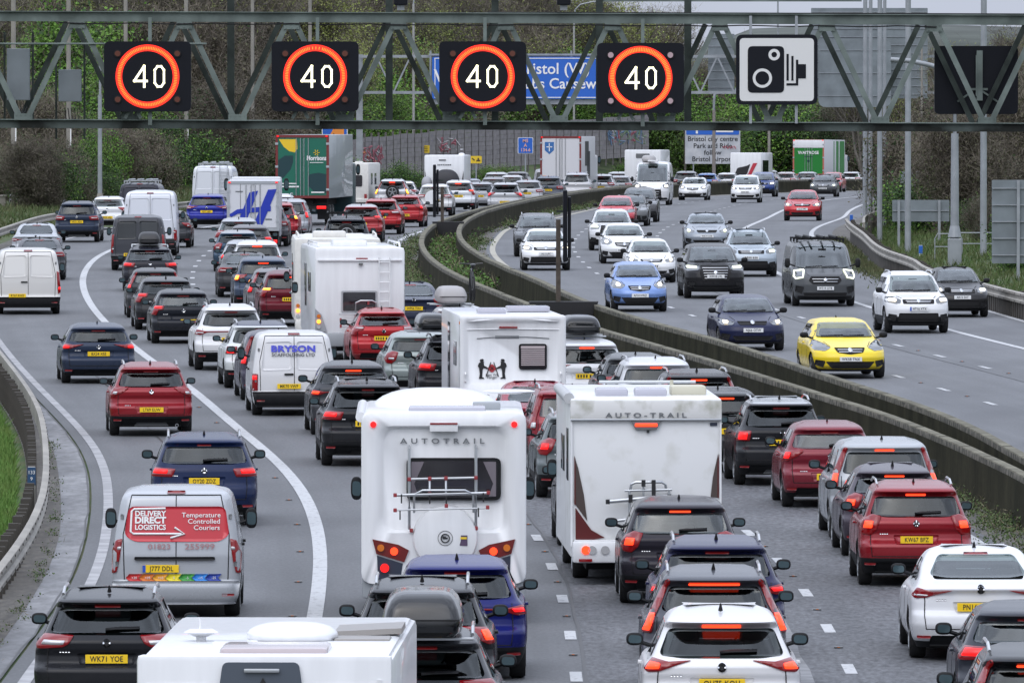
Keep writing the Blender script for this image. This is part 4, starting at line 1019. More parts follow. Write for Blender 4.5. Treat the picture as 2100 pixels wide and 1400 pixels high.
def branchy(seed, Hh, spread, n1):
    r = random.Random(seed); segs = []; tips = []
    def grow(p, d, L, rad, lev):
        q = p; k = 3 if lev < 2 else 2
        for i in range(k):
            d2 = (d+Vector((r.gauss(0, .12), r.gauss(0, .12), r.gauss(.04, .08)))).normalized(); e = q+d2*L/k; segs.append((q, e, rad*(1-.25*i/k), rad*(1-.25*(i+1)/k))); q = e; d = d2
            if lev >= 1: tips.append(tuple(q))
            if lev < 3 and (i > 0 or lev > 0):
                for _ in range(2 if lev == 0 else 2):
                    a = r.uniform(0, 6.28); t = r.uniform(.5, 1.0)*spread; nd = (d+Vector((math.cos(a)*t, math.sin(a)*t, r.uniform(0, .35)))).normalized()
                    grow(q, nd, L*r.uniform(.5, .7), rad*.5, lev+1)
        if lev < 3:
            for _ in range(2):
                a = r.uniform(0, 6.28); grow(q, (d+Vector((math.cos(a)*.5, math.sin(a)*.5, .2))).normalized(), L*.6, rad*.55, lev+1)
    for _ in range(n1):
        grow(Vector((r.uniform(-.2, .2)*(n1 > 1), r.uniform(-.2, .2)*(n1 > 1), -.3)), Vector((r.gauss(0, .12)*(1+(n1 > 1)), r.gauss(0, .12), 1)).normalized(), Hh*.42, Hh*.018/(n1**.4), 0)
    return segs, np.array(tips)
def tree_proto(seed, Hh, kind, n1=1):
    segs, tips = branchy(seed, Hh, .9, n1)
    bm = bmesh.new()
    for a, b, r0, r1 in segs:
        if r0 > .02: cyl(bm, a, b, r0, r1, n=5, caps=False)
    tr = tomesh(bm, 'trunk', R(60)); tr.materials.append(BARK)
    zmax = tips[:, 2].max(); sc = Hh/zmax; tips = tips*np.array([1, 1, 1])
    if kind == 'bare':
        sets = [blades(tips, 11000, .75, .024, .55, .45)+(0,), blades(tips, 2500, .35, .03, .3, .5)+(1,)]; ms = [TWIG, TWIG2]
    elif kind == 'bud':
        sets = [blades(tips, 6500, .75, .024, .5, .45)+(0,), blades(tips, 9500, .13, .10, .2, .55, True)+(1,)]; ms = [TWIG, TWIG2]
    elif kind == 'leafy':
        low = np.concatenate([tips, tips*np.array([.8, .8, .55]), tips*np.array([.9, .9, .3])])
        sets = [blades(low, 26000, .15, .11, .1, .5, True)+(0,), blades(low, 9000, .15, .11, .1, .55, True)+(1,), blades(low, 3000, .7, .025, .4, .5)+(2,)]; ms = [LGREEN, DGREEN, TWIG]
    elif kind == 'ivy':
        low = np.concatenate([tips*np.array([.7, .7, .9]), tips*np.array([.45, .45, .6]), tips*np.array([.4, .4, .3])])
        sets = [blades(low, 17000, .15, .11, .1, .55, True)+(0,), blades(tips, 7000, .7, .024, .5, .5)+(1,)]; ms = [DGREEN, TWIG]
    return tr, mesh_np('crown', sets, ms)
TP = {}
for k, specs in dict(bare=[(1,13,1),(2,12,1),(3,14,2),(4,11,2)], bud=[(5,12,1),(6,11,2)], leafy=[(7,8,3),(8,7,3)], ivy=[(10,10,1),(11,9,2)]).items():
    TP[k] = [tree_proto(s, h, k, n)+(h,) for s, h, n in specs]
def bush_proto(seed, rx, ry, h, ms, n=16000, twig=3000, ls=.11):
    r = np.random.default_rng(seed); c = r.normal(0, 1, (60, 3)); c /= np.linalg.norm(c, axis=1)[:, None]; c *= r.uniform(.35, 1, (60, 1)); c = c*np.array([rx, ry, h*.5]); c[:, 2] += h*.48
    sets = [blades(c, n, ls, ls*.75, .15, (.38, .38, .3), True)+(0,), blades(c, n//3, ls, ls*.75, .15, (.4, .4, .35), True)+(1,), blades(c, twig, .55, .02, .5, .35)+(2,)]
    for i in range(3):
        v = sets[i][0]; v[:, 2] = np.maximum(v[:, 2], .0)
    st = bmesh.new()
    for i in range(6): cyl(st, (r.uniform(-.3, .3), r.uniform(-.3, .3), -.2), (r.uniform(-rx, rx)*.6, r.uniform(-ry, ry)*.6, h*.7), .04, .015, n=5, caps=False)
    t = tomesh(st, 'stems'); t.materials.append(BARK); return t, mesh_np('foliage', sets, ms)
BP = dict(green=[bush_proto(20, 2.0, 2.0, 2.6, [LGREEN, DGREEN, TWIG]), bush_proto(21, 2.6, 2.0, 3.4, [LGREEN, DGREEN, TWIG])],
          bramble=[bush_proto(22, 2.2, 2.0, 2.4, [BRAM, DGREEN, TWIG], 9000, 11000), bush_proto(23, 2.6, 2.2, 3.6, [BRAM, DGREEN, TWIG], 9000, 13000), bush_proto(26, 2.4, 2.2, 5.0, [BRAM, BRAM, TWIG], 7000, 20000)],
          dark=[bush_proto(24, 2.2, 2.0, 2.8, [DGREEN, LGREEN, TWIG], 17000, 1500), bush_proto(25, 1.3, 1.2, 1.5, [DGREEN, LGREEN, TWIG], 9000, 900, .08)])
ADJ = dict(bare='bare brown tree', bud='budding yellow-green tree', leafy='leafy bright green tree', ivy='ivy-clad dark green tree', green='bright green bush', bramble='brown bramble thicket', dark='dark green shrub')
tree_n = 0
def tree(kind, x, d, s=1.0, where='', grp='trees of the wood beyond the motorway', z=None):
    global tree_n; tree_n += 1
    tr, cr, h = TP[kind][tree_n % len(TP[kind])]
    o = empty({'bare': 'bare_tree', 'bud': 'budding_tree', 'leafy': 'leafy_tree', 'ivy': 'ivy_tree'}[kind], (x, d, (zt(x, d) if z is None else z)), random.uniform(0, 6.28), None, 'tree', grp)
    o['label'] = ADJ[kind]+' '+where; o.scale = (s*random.uniform(.9, 1.15), s*random.uniform(.9, 1.15), s)
    link('trunk', tr, o); link('crown', cr, o); return o
def bush(kind, x, d, s=1.0, where='', grp='bushes on the verges', z=None):
    global tree_n; tree_n += 1
    st, fo = BP[kind][tree_n % len(BP[kind])]
    o = empty({'green': 'green_bush', 'bramble': 'bramble_bush', 'dark': 'dark_shrub'}[kind], (x, d, (zt(x, d) if z is None else z)-.05), random.uniform(0, 6.28), None, 'bush', grp)
    o['label'] = ADJ[kind]+' '+where; o.scale = (s, s, s*random.uniform(.85, 1.15)); link('stems', st, o); link('foliage', fo, o); return o
def xpix(px, d): return (px-1050)*d/FPX
# left wood (behind the exit-lane verge)
LT = 'in the wood left of the exit lane'
for i, (px, d, k, s) in enumerate([(-60,600,'bare',1.1),(40,640,'bud',1.2),(20,690,'bare',1.4),(90,620,'leafy',1.1),(130,650,'leafy',1.35),(180,640,'leafy',1.25),(225,650,'leafy',1.3),(262,690,'leafy',1.0),(-20,590,'ivy',.9),(300,700,'bare',1.4),(340,690,'bare',1.3),(400,700,'ivy',1.2),(430,720,'bare',1.4),(470,710,'bare',1.3),(515,740,'ivy',1.2),(540,720,'bud',1.2),(590,750,'bud',1.4),(625,730,'bud',1.3),(665,770,'bare',1.4),(60,740,'bare',1.5),(220,760,'bud',1.6),(380,780,'bare',1.5),(150,770,'bare',1.6),(300,790,'bud',1.6),(480,790,'bare',1.5),(560,800,'bud',1.5),(20,790,'bud',1.6),(100,800,'bare',1.6)]):
    tree(k, xpix(px, d), d, s, LT, 'trees left of the exit lane')
for i, (px, d, k, s) in enumerate([(68,498,'bramble',.8),(90,500,'dark',.85),(112,503,'bramble',.85),(185,520,'dark',.7),(-25,522,'bramble',.9),(60,530,'bramble',.85),(85,528,'dark',.8),(115,535,'bramble',.9),(50,540,'dark',1.0),(165,552,'dark',.9),(185,556,'green',.9),(225,562,'green',1.0),(245,560,'bramble',.9),(-15,535,'bramble',1.1),(20,545,'dark',1.2),(60,550,'bramble',1.3),(75,575,'green',1.5),(110,590,'dark',1.6),(110,560,'bramble',1.1),(150,585,'green',1.7),(180,590,'green',1.9),(215,600,'green',2.0),(240,610,'green',1.7),(165,570,'dark',1.0),(285,640,'bramble',1.7),(335,650,'dark',1.25),(350,655,'dark',1.3),(310,650,'dark',1.2),(390,680,'bramble',1.6),(430,690,'bramble',1.9),(480,700,'bramble',2.0),(520,700,'dark',1.8),(560,705,'bramble',2.0),(600,715,'green',1.8),(640,720,'green',1.8),(410,670,'bramble',1.0),(460,680,'dark',1.1),(30,600,'bramble',2.2),(130,620,'green',2.4),(230,640,'dark',2.2),(275,570,'bramble',1.3),(300,590,'dark',1.25),(330,585,'dark',1.35),(355,590,'dark',1.3),(395,600,'bramble',1.5),(430,605,'bramble',1.4),(470,610,'bramble',1.5),(505,615,'dark',1.3),(540,625,'bramble',1.5),(450,640,'bramble',2.0),(520,650,'dark',1.9),(380,640,'bramble',1.9),(300,620,'bramble',2.0),(250,580,'dark',1.2),(575,650,'bramble',1.6),(615,680,'dark',1.4)]):
    bush(k, xpix(px, d), d, s, 'along the verge left of the exit lane', 'bushes left of the exit lane')
# wood behind the timber fence
for i, (px, d, k, s) in enumerate([(700,760,'bud',1.2),(740,800,'bare',1.3),(780,770,'leafy',1.35),(820,820,'bare',1.35),(850,780,'bud',1.25),(890,800,'leafy',1.3),(930,840,'bare',1.4),(965,800,'bare',1.25),(1000,830,'bare',1.4),(1040,810,'bare',1.3),(1080,850,'bare',1.35),(1110,820,'bud',1.3),(1150,860,'bare',1.35),(1190,830,'bud',1.25),(1230,860,'bud',1.3),(1270,850,'bud',1.2),(1310,880,'bare',1.15),(1170,800,'leafy',1.2),(720,720,'bud',1.0),(760,735,'leafy',.8),(850,760,'bud',.95),(905,770,'leafy',.8),(1100,800,'bud',1.0),(1200,810,'leafy',.85),(1250,820,'bud',1.0),(1300,840,'leafy',.85),(1010,790,'leafy',.9),(1060,880,'bare',1.5),(880,880,'bare',1.5),(760,860,'bare',1.45),(960,900,'bare',1.5)]):
    tree(k, xpix(px, d), d, s, 'behind the timber noise fence', 'trees behind the timber fence', z=-1.2)
for i, (px, d, k, s) in enumerate([(700,730,'green',1.8),(760,745,'green',2.0),(820,760,'green',1.8),(870,770,'green',2.1),(930,780,'bramble',2.2),(990,790,'green',2.0),(1050,800,'bramble',2.2),(1110,810,'green',2.0),(1170,820,'green',2.2),(1230,830,'green',2.0),(1290,840,'green',2.2),(1340,850,'green',2.2)]):
    bush(k, xpix(px, d), d, s, 'behind the timber noise fence', 'bushes behind the timber fence', z=-.6)
for i, (px, d, k, s) in enumerate([(815,640,'dark',.8),(845,640,'dark',1.0),(700,600,'dark',.9),(985,690,'dark',.9),(1015,690,'green',.7),(1040,690,'dark',.9),(1300,760,'green',.8)]):
    bush(k, xpix(px, d), d, s, 'on the bank in front of the timber fence', 'bushes before the timber fence')
# far right woods
for i, (px, d, k, s) in enumerate([(1350,900,'bare',.95),(1400,880,'bare',.9),(1440,900,'bare',.95),(1480,920,'bare',.95),(1530,880,'leafy',.95),(1560,900,'bare',.9),(1600,880,'leafy',1.0),(1640,920,'bare',.9),(1700,900,'ivy',.95),(1740,880,'bare',.85),(1780,860,'ivy',.9),(1820,860,'bare',.85),(1860,820,'ivy',.9),(1900,840,'bud',.9),(1500,860,'leafy',.8),(1440,850,'leafy',.7),(1580,850,'leafy',.75),(1690,840,'ivy',.75),(1380,850,'leafy',.9),(1770,820,'bare',.75),(1650,860,'leafy',.7)]):
    tree(k, xpix(px, d), d, s, 'beyond the bend of the motorway', 'trees beyond the bend', z=-3.5)
for i, (px, d, k, s) in enumerate([(1330,860,'green',1.4),(1400,860,'green',1.6),(1460,835,'green',1.6),(1540,850,'green',2.2),(1580,850,'dark',2.4),(1630,860,'green',2.2),(1760,850,'bramble',2.2),(1800,850,'dark',2.0),(1720,850,'dark',2.0),(1860,830,'bramble',2.0)]):
    bush(k, xpix(px, d), d, s, 'beyond the bend of the motorway', 'bushes beyond the bend', z=-3.4)
for i, (px, d, k, s) in enumerate([(1900,640,'ivy',.85),(1950,620,'ivy',.85),(1920,700,'bare',.9),(1975,600,'bare',.8),(2020,580,'ivy',.8),(2070,600,'bare',.85),(2110,560,'ivy',.8),(2130,600,'bare',.9),(2000,680,'bud',.95),(2060,700,'bare',.95),(1945,720,'bud',.9),(1880,720,'bud',.85),(2100,660,'bud',.95),(1860,760,'ivy',.8)]):
    tree(k, xpix(px, d), d, s, 'on the bank beside the grey posts', 'trees on the bank by the grey posts')
rr = random.Random(5)
for i in range(70):
    d = rr.uniform(425, 590); px = rr.uniform(1905+max(0, 500-d)*.25, 2150)
    bush(rr.choice(['bramble', 'bramble', 'bramble', 'dark', 'green']), xpix(px, d), d, rr.uniform(.7, 1.1), 'in the thicket on the bank beside the grey posts', 'thicket on the bank by the grey posts')
for px, d, k, s in [(1900,424,'dark',.85),(1918,418,'dark',1.0),(1940,412,'dark',1.1),(1925,432,'bramble',1.2),(1975,402,'bramble',.95),(1995,398,'dark',.8),(1985,425,'bramble',1.3),(2030,415,'bramble',1.2),(2060,410,'bramble',1.1),(1960,440,'bramble',1.4),(2010,440,'dark',1.3),(1890,445,'bramble',1.1),(2040,385,'bramble',.5),(2060,380,'dark',.5),(2095,340,'dark',.5),(2075,372,'bramble',.55),(2115,352,'dark',.6),(2010,410,'bramble',.7),(1955,420,'green',.5)]:
    bush(k, xpix(px, d), d, s, 'at the foot of the bank near the large grey sign back', 'shrubs at the foot of the bank')
# distant treeline and a low wooded rise under the sky
bm = bmesh.new(); pr = None
for i in range(60):
    x = -260+i*12; y = 1500; h = 6+3*mnoise.noise(Vector((i*.2, 0, 0)))+(4 if x > 30 else 0)
    q = [bm.verts.new((x, y, -12)), bm.verts.new((x, y+40, h-3)), bm.verts.new((x, y+160, h)), bm.verts.new((x, y+400, -12))]
    if pr:
        for k in range(3): bm.faces.new((pr[k], pr[k+1], q[k+1], q[k]))
    pr = q
tag(obj('hills', bm, mat('distant_wood', (.06,.07,.06), .95, noise=.3, nscale=.05), None, R(80)), kind='structure')
# grass blades and weeds
def scatter(name, n, fx, d0, d1, L, w, m, lab, clump=.15, up=.9):
    dd = rng.uniform(d0, d1, n); c = np.array([(fx(d), d, 0) for d in dd]); c[:, 0] += 0
    for i in range(n): c[i, 2] = max(zt(c[i, 0], c[i, 1]), zg(c[i, 1]))+.0
    d = rng.normal(0, .45, (n, 3)); d[:, 2] = up; d /= np.linalg.norm(d, axis=1)[:, None]; s = np.cross(d, rng.normal(0, 1, (n, 3))); s /= np.linalg.norm(s, axis=1)[:, None]
    ll = L*rng.uniform(.4, 1.4, (n, 1)); ww = w*rng.uniform(.6, 1.3, (n, 1)); V = np.stack([c-s*ww/2, c+s*ww/2, c+d*ll], 1).reshape(-1, 3)
    o = link(name, mesh_np(name, [(V, 3, 0)], [m])); tag(o, lab, 'grass', kind='stuff')
GBL = mat('grass_blades', (.060,.165,.018), .8, col2=(.12,.19,.04), nscale=.9); WEED = mat('weeds', (.045,.075,.02), .85, col2=(.11,.105,.05), nscale=.8)
scatter('grass', 42000, lambda d: GL(d)-.55-rng.exponential(1.2), 120, 245, .24, .03, GBL, 'bright green grass behind the verge guardrail')
scatter('grass', 22000, lambda d: GR(d)+.6+rng.uniform(0, 5.5), 290, 450, .26, .04, mat('bank_grass', (.045,.105,.016), .85, col2=(.095,.10,.04), nscale=.6), 'green grass sloping up behind the guardrail')
scatter('grass', 20000, lambda d: GL(d)-.8-rng.uniform(0, 9), 385, 590, .32, .06, mat('rough_grass', (.04,.085,.018), .85, col2=(.10,.095,.045), nscale=.5), 'rough grass on the verge left of the exit lane')
scatter('grass', 7000, lambda d: GR(d)-.1-abs(rng.normal(0, .5)), 330, 415, .16, .04, WEED, 'dry weeds along the verge of the oncoming lanes')
def patchy(c, o, sgn, spread, ph):
    def f(d):
        x = c(d)+o+sgn*abs(rng.normal(0, spread)); return x if mnoise.noise(Vector((d*.12, ph, x*.5))) > -.12 else 400.0
    return f
def clumps(name, n, fx, d0, d1, rad, h, leaf, per, ms, lab):
    cs_ = []
    for _ in range(n):
        d = rng.uniform(d0, d1); x = fx(d)
        if x < 300: cs_.append((x, d, max(zt(x, d), zg(d))+h*rng.uniform(.15, .6)))
    cs_ = np.array(cs_); q = rad*np.array([1, 1.6, .55])
    sets = [blades(cs_, len(cs_)*per, leaf, leaf*.7, .3, q, True)+(0,), blades(cs_, len(cs_)*per//2, leaf, leaf*.7, .3, q, True)+(1,), blades(cs_, len(cs_)*per//3, leaf*2.5, leaf*.2, .7, q)+(2,)]
    o = link(name, mesh_np(name, sets, ms)); tag(o, lab, 'weeds', kind='stuff')
WM = [mat('weed_leaves', (.065,.12,.03), .85, col2=(.10,.14,.05), nscale=.8), mat('weed_leaves_dark', (.03,.06,.018), .85, col2=(.06,.075,.03), nscale=.8), mat('dry_stems', (.17,.15,.09), .85, noise=.3)]
clumps('weeds', 420, patchy(W1, -.25, -1, .38, 1), 110, 200, .13, .22, .05, 26, WM, 'weeds along the near foot of the central wall')
clumps('weeds', 420, patchy(W1, -.25, -1, .55, 2), 250, 440, .18, .3, .09, 26, WM, 'weeds where the central wall bends beside the queue')
clumps('weeds', 460, patchy(W2, .22, 1, .3, 3), 335, 580, .16, .24, .09, 26, WM, 'grass along the far foot of the central wall')
def mid(d):
    a, b = W1(d)+.3, W2(d)-.3
    return rng.uniform(a, b) if b > a+.1 else 400.0
clumps('weeds', 260, mid, 325, 440, .22, .55, .12, 34, [mat('median_leaves', (.06,.15,.025), .85, col2=(.10,.19,.04), nscale=1.2), WM[1], WM[2]], 'green weeds growing between the two concrete walls')
clumps('weeds', 70, lambda d: GL(d)+.12+abs(rng.normal(0, .10)), 120, 205, .06, .06, .04, 14, WM, 'small weeds in the gravel beside the guardrail')
# ------------------------------------------------------------------ cars (pixel of the rear or front face, its ground or roof line)
BLACK=(.012,.013,.016); DGREY=(.045,.048,.055); MGREY=(.13,.14,.15); SILVER=(.36,.38,.41); WHITE=(.66,.67,.69); NAVY=(.012,.025,.085); RED1=(.23,.006,.013); RED2=(.36,.009,.014); MAROON=(.11,.008,.016); BLUE=(.02,.05,.36); LBLUE=(.14,.24,.55); YEL=(.80,.60,.015); DBLUE=(.02,.03,.055)
# exit lane
car('van', (.60,.59,.57), 58,'g',645, 'white panel van with twin rear doors beside the verge guardrail', rs='vanhi', tail=1, plate='RT67 KNO', cat='van', px=-.33, panel=1)
car('sedan', DGREY, 80,'r',487, 'dark grey saloon half hidden just ahead of the white twin-door van', rs='wide', tail=0)
car('sedan', SILVER, 73,'r',457, 'silver saloon with a purple-grey tailgate ahead of the dark grey saloon', rs='strip', tail=0)
car('suv', DBLUE, 157,'g',497, 'black SUV with closed roof rails near the concrete plinths', rs='split', plate='WK71 XDU', rails=2, H=1.68, skid=1)
car('hatch', WHITE, 219,'g',471, 'white hatchback with black lower bumper ahead of the black railed SUV', rs='tri', plate='', tail=0, clad=.42, glassl=1)
car('hatch', (.022,.033,.062), 203,'g',787, 'steel blue hatchback with slim hooked red tail lamps, plate BX24 XSE', rs='slim', tail=1, plate='BX24 XSE', W=1.80, L=4.3, H=1.44, recess=0)
car('suv', RED1, 311,'g',895, 'red crossover with silver skid plate and roof rails, plate LT69 EUW', rs='tri', plate='LT69 EUW', rails=1, W=1.76, H=1.52, L=4.14, skid=1, pdz=.0)
car('estate', (.004,.013,.055), 419,'g',1080, 'deep blue estate car with chrome rails, plate OY20 ZDZ', rs='split', tail=1, plate='OY20 ZDZ', rails=1, H=1.55, bw=.12)
cdel = car('smallvan', (.40,.42,.45), 361,'g',1268, 'silver courier van with a red lettered panel and a band of rainbow arrows', rs='courier', plate='J777 DDL', cat='van', panel=0, bar=(-.02,.86,1.15), bumper=0, eu=True, px=-.22, pdz=.0, name='courier_van')
car('suv', BLACK, 218,'g',1481, 'black compact SUV at the bottom of the exit lane, plate WK71 YOE', rs='wide', plate='WK71 YOE', rails=1, W=1.82, H=1.57, L=4.23)
# second lane
cbox = car('suv', DGREY, 867,'g',1595, 'dark grey SUV with a black roof box behind the motorhomes', rs='wide', W=1.83, H=1.62, rails=1, plate='')
car('suv', BLACK, 864,'g',1478, 'black SUV with glowing brake strip directly ahead of the black roof box', rs='tri', tail=2, W=1.84, H=1.68, bw=.22, rails=1)
car('suv', (.006,.010,.11), 936,'g',1397, 'bright blue SUV without rails tucked behind the spare wheel cover', rs='strip', tail=1, W=1.84, H=1.56)
car('suv', BLACK, 757,'g',957, 'black SUV with stepped red lamps beside the white van with blue lettering', rs='split', tail=1, rails=1, H=1.67, plate='', bw=.12)
car('hatch', DGREY, 727,'g',893, 'dark grey hatchback, high brake lamp lit, between lettered van and black SUV', rs='strip', tail=2, H=1.53, W=1.82, plate='')
cbry = car('smallvan', (.66,.66,.67), 604,'g',853, 'white scaffolding van with blue lettering on its doors, plate MK70 VWF', rs='van', tail=1, plate='MK70 VWF', cat='van', bumper=1, px=-.12, pdz=.10, name='lettered_van')
car('mpv', (.05,.045,.07), 576,'g',822, 'dark purple-grey people carrier hidden behind the scaffolding van', rs='tall', tail=1, plate='', H=1.6)
car('suv', (.58,.60,.60), 539,'g',797, 'pale compact SUV with dark blue roof and upright lamps', rs='square', tail=1, W=1.80, H=1.58, rails=1, roofcol=(.02,.025,.06), plate='')
car('suv', (.64,.64,.65), 476,'g',760, 'white SUV with joined dark red lamp bar, chrome rails and black sill', rs='strip', tail=0, rails=1, W=1.85, H=1.64, skid=0)
car('hatch', (.012,.014,.02), 377,'g',705, 'black hatchback with boxy red lamps, plate PX62 YVX', rs='ell', tail=1, plate='PX62 YVX', glassl=1, px=.18, pdz=-.11)
car('estate', BLACK, 343,'g',677, 'black estate car with one lit lamp, second behind the roof box car', rs='ell', tail=1, plate='', glassl=0)
car('hatch', (.03,.032,.036), 320,'g',652, 'charcoal hatchback directly behind the car with the roof box', rs='tall', tail=1, plate='', glassl=1)
car1 = car('estate', (.012,.013,.02), 308,'g',598, 'black estate with rails carrying a small black roof box', rs='split', tail=1, rails=1, plate='OX70 ROR', H=1.48, W=1.82, glassl=1)
car('van', (.055,.058,.068), 283,'g',555, 'graphite grey panel van with dark rear windows and tall lamps', rs='vanhi', plate='', cat='van', vglass=1, px=-.25)
car('bigvan', (.62,.64,.69), 308,'g',525, 'large white high roof van with ribbed rear doors', rs='bigvan', plate='', cat='van', tail=0)
crack = car('van', (.03,.032,.045), 285,'g',464, 'dark van carrying a ladder rack, farthest in the exit lane', rs='vanhi', plate='', cat='van', name='rack_van')
car('hatch', DGREY, 347,'g',508, 'dark hatchback peeping out past the large white high roof van', rs='tri', plate='')
car('suv', (.010,.018,.24), 423,'g',470, 'vivid blue coupe SUV between the high roof van and the H lorry', rs='slim', plate='KR71 LMV', H=1.56, W=1.9)
cladder = car('bigvan', (.60,.62,.66), 436,'g',448, 'tall white van with a ladder on its rear door and roof rack', rs='bigvan', plate='', cat='van', H=2.6, name='ladder_van')
# third lane
car('suv', SILVER, 489,'r',446, 'silver crossover with a pale roof just behind the H lorry', rs='ell', plate='', glassl=1, H=1.55)
car('hatch', (.10,.10,.11), 512,'r',460, 'grey hatchback with both tail lamps lit behind the H lorry', rs='ell', tail=1, plate='')
car('hatch', (.03,.06,.10), 487,'r',471, 'slate blue hatchback with a silver roof in the middle lane cluster', rs='round', plate='', roofcol=(.3,.31,.33))
car('hatch', SILVER, 503,'r',491, 'silver hatchback half hidden by a white SUV with lit brake lamp', rs='wide', tail=1, plate='')
car('suv', WHITE, 528,'r',492, 'white SUV with red brake strip among the middle lane cluster', rs='round', tail=2, H=1.65, plate='')
car('sedan', (.025,.026,.03), 504,'r',516, 'black saloon with wide unlit red lamps in the middle lane', rs='wide', tail=0, plate='', glassl=1)
car('suv', (.05,.07,.11), 541,'r',525, 'blue-grey SUV showing an orange brake lamp beside two motorhomes', rs='tri', tail=3, H=1.62, plate='')
car('estate', (.12,.12,.13), 571,'r',548, 'grey estate hidden between the blue-grey SUV and a motorhome', rs='tall', tail=1, plate='')
car('suv', MAROON, 598,'r',553, 'maroon SUV with lit lamp squeezed against the cream motorhome', rs='ell', tail=3, plate='', H=1.6)
car('hatch', RED2, 788,'g',752, 'bright red hatchback with a pale window, left of the light green one', rs='ell', tail=0, W=1.67, L=3.8, H=1.47, glassl=1, plate='', clad=0)
car('hatch', (.26,.30,.29), 866,'g',716+95, 'pale green-grey hatchback between the bright red one and the caravan', rs='round', tail=0, plate='')
car2 = car('suv', BLACK, 941,'g',843, 'black SUV with rails and black roof box hidden by the caravan', rs='split', tail=1, rails=1, H=1.66, plate='')
car3 = car('hatch', (.60,.61,.63), 949,'g',745, 'white car carrying a grey roof box and an upright bicycle', rs='round', plate='', H=1.46)
car('sedan', (.015,.02,.045), 849,'g',684, 'navy saloon with plate WP56 TUU beside the central barrier weeds', rs='round', tail=0, plate='WP56 TUU', glassl=1, W=1.80, H=1.42)
car('sedan', (.26,.02,.04), 1109,'g',938, 'wine red saloon partly hidden by a red people carrier', rs='round', plate='', glassl=1, H=1.46, W=1.78, L=4.5)
car('mpv', (.22,.012,.022), 1180,'g',976, 'dark red tall car with pillar lamps beside the lettered white motorhome', rs='tall', rails=1, W=1.78, H=1.68, plate='', glassl=1)
car('suv', (.10,.12,.125), 1203,'g',1023, 'slate grey rounded compact SUV with an oval lamp, partly hidden', rs='round', tail=1, W=1.80, H=1.56, rails=1, roofcol=(.25,.26,.27), plate='')
car('suv', BLACK, 1258,'g',1123, 'black car almost hidden along the flank of the flat-backed motorhome', rs='square', plate='')
# fourth lane, far to near
car4 = car('suv', (.64,.65,.67), 1206,'g',845, 'white SUV carrying a glossy black roof box by the central barrier', rs='slim', tail=2, H=1.6, W=1.88, plate='')
car('hatch', (.06,.065,.07), 1311,'g',869, 'small dark grey car between two white SUVs, both lamps lit', rs='tri', tail=1, H=1.5, plate='')
car('suv', (.62,.64,.67), 1352,'g',900, 'white SUV with a full-width red lamp band and chrome rails', rs='strip', tail=3, rails=1, H=1.66, plate='')
car('suv', (.03,.03,.034), 1437,'g',930, 'black SUV with tall pillar lamps behind the full-width lamp SUV', rs='tall', tail=2, rails=1, H=1.65, W=1.88, plate='')
car('suv', (.04,.042,.046), 1480,'g',970, 'charcoal SUV with long brake strip hidden by the flat-backed motorhome', rs='slim', tail=2, H=1.6, W=1.88, plate='', bw=.26)
car('suv', BLACK, 1606,'g',997, 'black crossover with square red lamps and a silver roof', rs='square', tail=1, rails=1, W=1.76, H=1.62, L=4.15, roofcol=(.38,.40,.42), skid=1, plate='')
car('hatch', (.17,.010,.022), 1704,'g',1042, 'dark red hatchback with arrow-shaped lamps and a thin aerial', rs='tri', tail=1, W=1.70, H=1.51, L=3.95, plate='', glassl=1)
car('mpv', (.33,.35,.37), 1816,'g',1108, 'silver people carrier with large rear window and lit lower lamps', rs='tall', tail=2, W=1.83, H=1.66, plate='')
car('hatch', (.05,.04,.055), 1838,'g',1143, 'dark plum hatchback with round clear window ahead of the red crossover', rs='round', tail=2, W=1.73, H=1.46, plate='', glassl=1)
car('suv', RED1, 1880,'g',1204, 'red crossover with lit brake lamp and roof rails, plate KW67 BFZ', rs='round', tail=2, rails=1, W=1.74, H=1.57, L=4.16, plate='KW67 BFZ', pdz=.0)
car('sedan', (.68,.69,.71), 2012,'g',1357, 'white saloon with slim unlit red lamps beside the central weeds', rs='slim', tail=0, W=1.88, H=1.46, L=4.95, plate='PN16 KXB', glassl=1, px=-.05)
car('hatch', (.03,.034,.045), 2118,'g',1500, 'dark car cut by the picture edge ahead of the lowest black SUV', rs='wide', tail=1, W=1.83, H=1.5, glassl=1)
car('suv', BLACK, 2146,'g',1645, 'black SUV with orange strip lamp in the bottom corner', rs='tall', tail=2, W=1.86, H=1.65, bw=.3, rails=1)
# third lane, nearest
car('suv', (.70,.70,.71), 1481,'g',1549, 'white SUV with long black-red lamps at the bottom, plate OU75 KOH', rs='slim', tail=2, W=1.89, H=1.66, L=4.74, plate='OU75 KOH', bw=.22)
car('suv', (.07,.075,.09), 1466,'g',1437, 'grey SUV with full-height red pillar lamps ahead of the white SUV', rs='tall', tail=2, W=1.85, H=1.63, L=4.58, bw=.32, rails=1, plate='EN18 WHK')
car('suv', (.012,.014,.055), 1472,'g',1353, 'dark blue SUV with chrome rails between grey SUV and black hatch', rs='strip', tail=1, W=1.84, H=1.6, rails=1, plate='')
car('suv', (.02,.018,.026), 1396,'g',1241, 'black crossover with looped red lamps behind the flat-backed motorhome', rs='round', tail=2, W=1.80, H=1.54, L=4.19, glassl=1, plate='')
